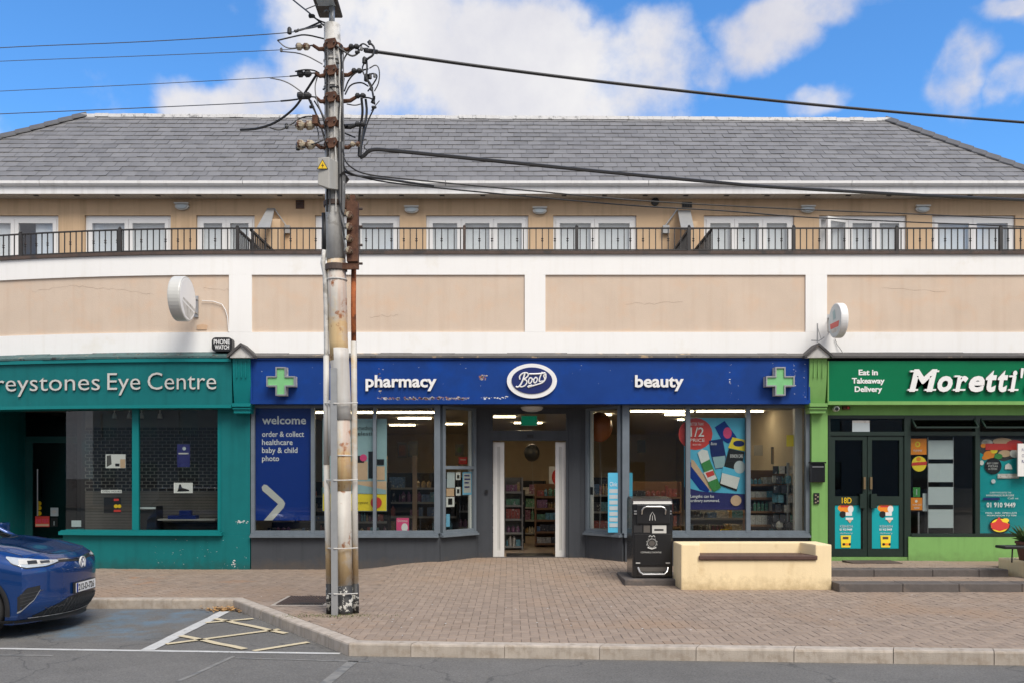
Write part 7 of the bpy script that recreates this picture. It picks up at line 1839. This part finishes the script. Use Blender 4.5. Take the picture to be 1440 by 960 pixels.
grid(lambda u, v: body_pt(u, v, 1), NA, NB_); grid(lambda u, v: body_pt(u, v, -1), NA, NB_, True)
grid(lambda u, v: body_pt(u, -1, v), NA, NC); grid(lambda u, v: body_pt(u, 1, v), NA, NC, True)
grid(lambda u, v: body_pt(1, u, v), NB_, NC); grid(lambda u, v: body_pt(-1, u, v), NB_, NC, True)
bm = bmesh.new(); vs = [bm.verts.new(p) for p in m.v]
for f_ in m.f: bm.faces.new([vs[i] for i in f_])
bmesh.ops.remove_doubles(bm, verts=bm.verts, dist=.0005); bmesh.ops.recalc_face_normals(bm, faces=bm.faces)
BV = BVHTree.FromBMesh(bm)
mb = bpy.data.meshes.new('body'); bm.to_mesh(mb); bm.free()
tmp = bpy.data.objects.new('tmp', mb); COL.objects.link(tmp)
cutm = MB()
AX = (.87, 3.64)
for s_ in AX:
    for sd in (-1, 1):
        cutm.lathe((-s_, sd * .80, .355), [(.395, -.22), (.395, .22)], 40, axis='y')
cme = bpy.data.meshes.new('cut'); cme.from_pydata(cutm.v, [], cutm.f); cut = bpy.data.objects.new('cut', cme); COL.objects.link(cut)
bmx = bmesh.new(); bmx.from_mesh(cme); bmesh.ops.recalc_face_normals(bmx, faces=bmx.faces); bmx.to_mesh(cme); bmx.free()
md = tmp.modifiers.new('b', 'BOOLEAN'); md.operation = 'DIFFERENCE'; md.object = cut; md.solver = 'EXACT'
dg = bpy.context.evaluated_depsgraph_get(); me = bpy.data.meshes.new_from_object(tmp.evaluated_get(dg), depsgraph=dg)
bpy.data.objects.remove(tmp); bpy.data.objects.remove(cut)
LOC = CT.copy(); org = WO[car.name]
me.transform(Matrix.Translation(-org) @ CT); me.name = 'body'; me.materials.clear(); me.materials.append(MATS['car_paint'])
me.polygons.foreach_set('use_smooth', [True] * len(me.polygons)); me.polygons.foreach_set('material_index', [0] * len(me.polygons))
try: me.set_sharp_from_angle(angle=R(35))
except Exception: pass
bo_ = bpy.data.objects.new('body', me); COL.objects.link(bo_); bo_.parent = car; WO[bo_.name] = org.copy()
CC = Vector((-.95, 0))
def onbody(phi, z, off_=.006):
    d = Vector((math.cos(R(phi)), -math.sin(R(phi)), 0)); o0 = Vector((CC.x, CC.y, z)) + d * 4
    h = BV.ray_cast(o0, -d)
    if h[0] is None: return Vector((CC.x, CC.y, z)) + d * .9
    n_ = h[1] if h[1].dot(d) > 0 else -h[1]
    return h[0] + n_ * off_
def patch(name, mt, p0, p1, zb_, zt_, n=24, mm=6, off_=.006, par=None, thick=.0, smooth=True, band=None):
    m = MB(); V = []
    for i in range(n + 1):
        t = i / n; ph = p0 + (p1 - p0) * t; a_, c_ = zb_(t), zt_(t)
        V.append([m.vert(onbody(ph, a_ + (c_ - a_) * j / mm, off_)) for j in range(mm + 1)])
    for i in range(n):
        for j in range(mm): m.face((V[i][j], V[i][j + 1], V[i + 1][j + 1], V[i + 1][j]) if p1 > p0 else (V[i][j], V[i + 1][j], V[i + 1][j + 1], V[i][j + 1]))
    return m.build(name, mt, par or car, xf=CT, smooth=smooth)
lerp = lambda a_, c_: (lambda t: a_ + (c_ - a_) * t)
def tabf(tab): return lambda t: interp(t, tab)
# headlights wrap from the grille to the wing
for sg_ in (1, -1):
    hl_ = patch('headlight', 'lamp_glass', sg_ * 27, sg_ * 62, tabf([(0, .868), (.35, .835), (.7, .832), (.9, .88), (1, .945)]), tabf([(0, .888), (.35, .905), (.7, .935), (1, .962)]), 26, 6, .004)
    patch('lamp_unit', 'pole_grey', sg_ * 31, sg_ * 55, tabf([(0, .866), (.4, .852), (1, .872)]), tabf([(0, .886), (.5, .910), (1, .925)]), 18, 4, .006, par=hl_)
    patch('lamp_lens', 'dark_grey', sg_ * 35, sg_ * 42, lambda t: .866, lambda t: .893, 8, 3, .008, par=hl_)
    patch('lamp_lens', 'car_trim', sg_ * 44, sg_ * 50, lambda t: .866, lambda t: .903, 8, 3, .008, par=hl_)
    patch('lamp_frame', 'car_trim', sg_ * 26, sg_ * 62, tabf([(0, .858), (.35, .824), (.7, .820), (.9, .868), (1, .94)]), tabf([(0, .868), (.35, .834), (.7, .831), (.9, .879), (1, .944)]), 26, 2, .005, par=hl_)
patch('grille_bar', 'car_trim', -27, 27, tabf([(0, .858), (.5, .835), (1, .858)]), tabf([(0, .898), (.5, .878), (1, .898)]), 30, 3, .003)
patch('light_strip', 'chrome', -27, 27, tabf([(0, .882), (.5, .862), (1, .882)]), tabf([(0, .890), (.5, .870), (1, .890)]), 30, 1, .008)
# lower intake, lip and side vents
gl_ = patch('lower_grille', 'car_trim', -47, 47, tabf([(0, .25), (.2, .235), (.5, .235), (.8, .235), (1, .25)]), tabf([(0, .27), (.16, .36), (.3, .435), (.5, .445), (.7, .435), (.84, .36), (1, .27)]), 48, 6, .004)
for k in range(17):
    pz = -34 + 4.25 * k
    m = MB(); m.tube([onbody(pz, .255, .007), onbody(pz + 3, .33, .007), onbody(pz + 5.5, .41 if abs(pz + 3) < 24 else .35, .007)], .004, 4)
    m.build('grille_vane', 'dark_grey', gl_, xf=CT)
    m = MB(); m.tube([onbody(pz, .41 if abs(pz + 2) < 24 else .35, .007), onbody(pz + 3, .33, .007), onbody(pz + 5.5, .255, .007)], .004, 4)
    m.build('grille_vane', 'dark_grey', gl_, xf=CT)
patch('chin_trim', 'car_trim', -66, 66, lambda t: .165, lambda t: .232, 44, 2, .007)
patch('lip', 'pole_grey', -50, 50, tabf([(0, .245), (.5, .225), (1, .245)]), tabf([(0, .253), (.5, .233), (1, .253)]), 44, 1, .013)
for sg_ in (1, -1):
    v_ = patch('side_vent', 'car_trim', sg_ * 43, sg_ * 56, tabf([(0, .57), (.35, .45), (1, .33)]), tabf([(0, .615), (.6, .60), (1, .50)]), 12, 5, .004)
    patch('vent_trim', 'galv', sg_ * 43, sg_ * 56, tabf([(0, .56), (.35, .44), (1, .315)]), tabf([(0, .57), (.35, .45), (1, .33)]), 12, 1, .01, par=v_)
    for k in range(4): patch('vent_slat', 'dark_grey', sg_ * (54 - 2.6 * k - 5), sg_ * 54.5, lambda t, k=k: .43 + .042 * k - .03 * t, lambda t, k=k: .438 + .042 * k - .03 * t, 6, 1, .01, par=v_)
# emblem and plate
xe_ = max(onbody(0, .80, 0).x, onbody(0, .84, 0).x); EZ = .815
m = MB(); r1, r2 = .076, .066; n_ = 28; rings = []
for r_, d_ in ((r1, .0), (r1, .018), (r2, .018), (r2, .010)):
    rings.append([m.vert((xe_ + d_, r_ * math.cos(6.2832 * k / n_), EZ + r_ * math.sin(6.2832 * k / n_))) for k in range(n_)])
for a_, b_ in zip(rings, rings[1:]):
    for k in range(n_): j = (k + 1) % n_; m.face((a_[k], a_[j], b_[j], b_[k]))
m.face(rings[-1]); 
em = m.build('emblem', 'letter_grey', car, xf=CT)
m = MB(); m.lathe((xe_ + .0115, 0, EZ), [(r2 - .001, -.001), (r2 - .001, .001)], 24, axis='x'); m.build('emblem_ground', 'blue_deep', em, xf=CT)
m = MB()
for pts in (((-.028, .052), (0, .006), (.028, .052)), ((-.050, .028), (-.024, -.050), (0, -.002), (.024, -.050), (.050, .028))):
    m.tube([(xe_ + .016, y, EZ + z) for y, z in pts], .0042, 5)
m.build('emblem_letters', 'letter_white', em, xf=CT)
xp_ = onbody(0, .50, 0).x + .03
m = MB(); m.box(xp_ - .035, xp_ - .008, -.275, .275, .455, .59); m.build('plate_holder', 'car_trim', car, xf=CT)
m = MB(); m.box(xp_ - .007, xp_, -.26, .26, .468, .580); pl = m.build('number_plate', 'plate_white', car, xf=CT)
m = MB(); m.box(xp_ + .0005, xp_ + .0015, -.259, -.215, .469, .579); m.build('plate_band', 'blue_print', pl, xf=CT)
tm = txt_raw('212-D-726', .5, .02, 0, 2); xs_ = [v.co.x for v in tm.vertices]; sxx = .42 / (max(xs_) - min(xs_)); szz = .072 / CAPH
pw0 = WO[pl.name]
for v in tm.vertices:
    q = Vector((xp_ + .001 + .001 * (v.co.z + .5), -.205 + (v.co.x - min(xs_)) * sxx, .488 + v.co.y * szz)); v.co = (CT @ q) - pw0
tm.materials.append(MATS['black']); o = bpy.data.objects.new('plate_lettering', tm); COL.objects.link(o); o.parent = pl; WO[o.name] = pw0
# arch trims
def side_hit(s, z, sd, off_=.006):
    h = BV.ray_cast(Vector((-s, sd * 3, z)), Vector((0, -sd, 0)))
    if h[0] is None: return Vector((-s, sd * .88, z))
    return h[0] + Vector((0, sd * off_, 0))
for ax in AX:
    for sd in (-1, 1):
        m = MB(); V = []
        for k in range(33):
            an = math.pi * (-.06 + 1.12 * k / 32); row_ = []
            for r_, o_ in ((.392, -.03), (.394, .010), (.42, .014), (.448, .010)):
                row_.append(m.vert(side_hit(ax - r_ * math.cos(an), .355 + r_ * math.sin(an), sd, o_)))
            V.append(row_)
        for a_, b_ in zip(V, V[1:]):
            for j in range(3): m.face((a_[j], a_[j + 1], b_[j + 1], b_[j]) if sd > 0 else (a_[j], b_[j], b_[j + 1], a_[j + 1]))
        m.build('wheel_arch', 'car_trim', car, xf=CT, smooth=True)
        m = MB(); prof = [(.235, -.10), (.30, -.105), (.345, -.095), (.358, -.06), (.358, .06), (.345, .095), (.30, .105), (.235, .10)]
        m.lathe((-ax, sd * .80, .355), prof, 40, axis='y'); wh = m.build('wheel', 'tyre', car, xf=CT, smooth=True)
        m = MB(); m.lathe((-ax, sd * (.80 + .0), .355), [(.234, -.085), (.225, -.03), (.225, .03), (.234, .085)], 30, axis='y')
        for k in range(5):
            a0 = 2 * math.pi * k / 5 + .3; c0, s0 = math.cos(a0), math.sin(a0)
            m.tube([(-ax + .04 * c0, sd * .895, .355 + .04 * s0), (-ax + .225 * c0, sd * .885, .355 + .225 * s0)], .03, 6)
        m.build('rim', 'galv', wh, xf=CT)
for sd in (-1, 1):
    m = MB(); m.box(-3.2, -1.3, sd * .84, sd * .93, .20, .30); m.build('sill_trim', 'car_trim', car, xf=CT)
# greenhouse
def gh(a, b, c):
    k = (c + 1) / 2; k2 = k ** .9
    s0 = .98 + .30 * abs(b) ** 2.2; s1 = 1.95 + .12 * abs(b) ** 2; e0, e1 = 4.42, 3.95
    sf = s0 + (s1 - s0) * k2; sb = e0 + (e1 - e0) * k2; s = sf + (sb - sf) * (1 - a) / 2
    w_ = (.80 - .02 * max(0, (s - 3.2)) - .18 * k ** 1.4) * (1 - .25 * max(0, (1.5 - s)) * 0)
    z = 1.09 + .50 * k + (.045 * (1 - b * b) * (1 - a * a) ** .5 if c > .99 else 0)
    z -= .02 * k * abs(b) ** 4
    return Vector((-s, b * w_, z))
m = MB()
grid(lambda u, v: gh(u, -1, v), 30, 8); grid(lambda u, v: gh(u, 1, v), 30, 8, True); grid(lambda u, v: gh(1, u, v), 16, 8); grid(lambda u, v: gh(-1, u, v), 16, 8, True)
m.build('windows', 'car_glass', car, xf=CT, smooth=True)
m = MB(); grid(lambda u, v: gh(u, v, 1), 30, 16); grid(lambda u, v: gh(u, v, 1) - Vector((0, 0, .03)), 30, 16, True); m.build('roof', 'car_paint', car, xf=CT, smooth=True)
for sd in (-1, 1):
    m = MB(); m.tube([gh(1, sd * .985, -1 + 2 * k / 8) + Vector((.0, sd * .012, .0)) for k in range(9)], .028, 8); m.build('pillar', 'car_paint' , car, xf=CT, smooth=True)
    m = MB(); m.tube([gh(1 - 2 * k / 14, sd * 1.0, 1.0) + Vector((0, sd * .02, .01)) for k in range(15)], .022, 8); m.build('roof_rail', 'chrome', car, xf=CT, smooth=True)
    m = MB(); c = Vector((-1.55, sd * 1.0, 1.17)); m.box(c.x - .07, c.x + .07, c.y - .10, c.y + .10, c.z - .06, c.z + .09); m.build('mirror', 'car_paint', car, xf=CT, bevel=.03, bsegs=2)
for sd in (-1, 1):
    for aa in (.28, -.42):
        m = MB(); m.tube([gh(aa, sd * 1.0, -1 + 2 * k / 6) + Vector((0, sd * .006, 0)) for k in range(7)], .03, 6); m.build('window_post', 'car_trim', car, xf=CT)
    for s_ in (1.45, 2.45, 3.25):
        m = MB(); m.tube([side_hit(s_ + (.0 if s_ < 3 else .12 * (k - 4) / 8), .32 + .09 * k, sd, .0005) for k in range(8)], .004, 4); m.build('door_seam', 'black', car, xf=CT)
    for s_ in (2.25, 3.05):
        m = MB(); h_ = side_hit(s_, .88, sd, .02); m.box(h_.x - .11, h_.x + .11, h_.y - .015, h_.y + .015, .865, .895); m.build('door_handle', 'car_paint', car, xf=CT, bevel=.006)
m = MB(); m.tube([gh(1, -.9 + 1.8 * k / 12, -1) + Vector((.015, 0, .01)) for k in range(13)], .018, 6); m.build('cowl_trim', 'car_trim', car, xf=CT)
m = MB(); m.tube([gh(1, .75, -.95) + Vector((.03, 0, .0)), gh(1, .1, -.6) + Vector((.03, 0, .0))], .010, 5); m.tube([gh(1, -.1, -.95) + Vector((.03, 0, .0)), gh(1, -.75, -.6) + Vector((.03, 0, .0))], .010, 5); m.build('wiper', 'car_trim', car, xf=CT)
# bonnet shut lines
def top_hit(s, y, off_=.002):
    h = BV.ray_cast(Vector((-s, y, 3)), Vector((0, 0, -1))); return (h[0] if h[0] is not None else Vector((-s, y, 1))) + Vector((0, 0, off_))
m = MB()
for sd in (-1, 1): m.tube([top_hit(.30 + .9 * k / 14 + (.10 if k == 0 else 0), sd * (.74 + .02 * k / 14), .000) for k in range(15)], .004, 4)
m.tube([top_hit(.17 + .16 * abs(v / 8) ** 2.2, .74 * v / 8, .0) for v in range(-8, 9)], .0035, 4)
m.build('bonnet_seam', 'black', car, xf=CT)
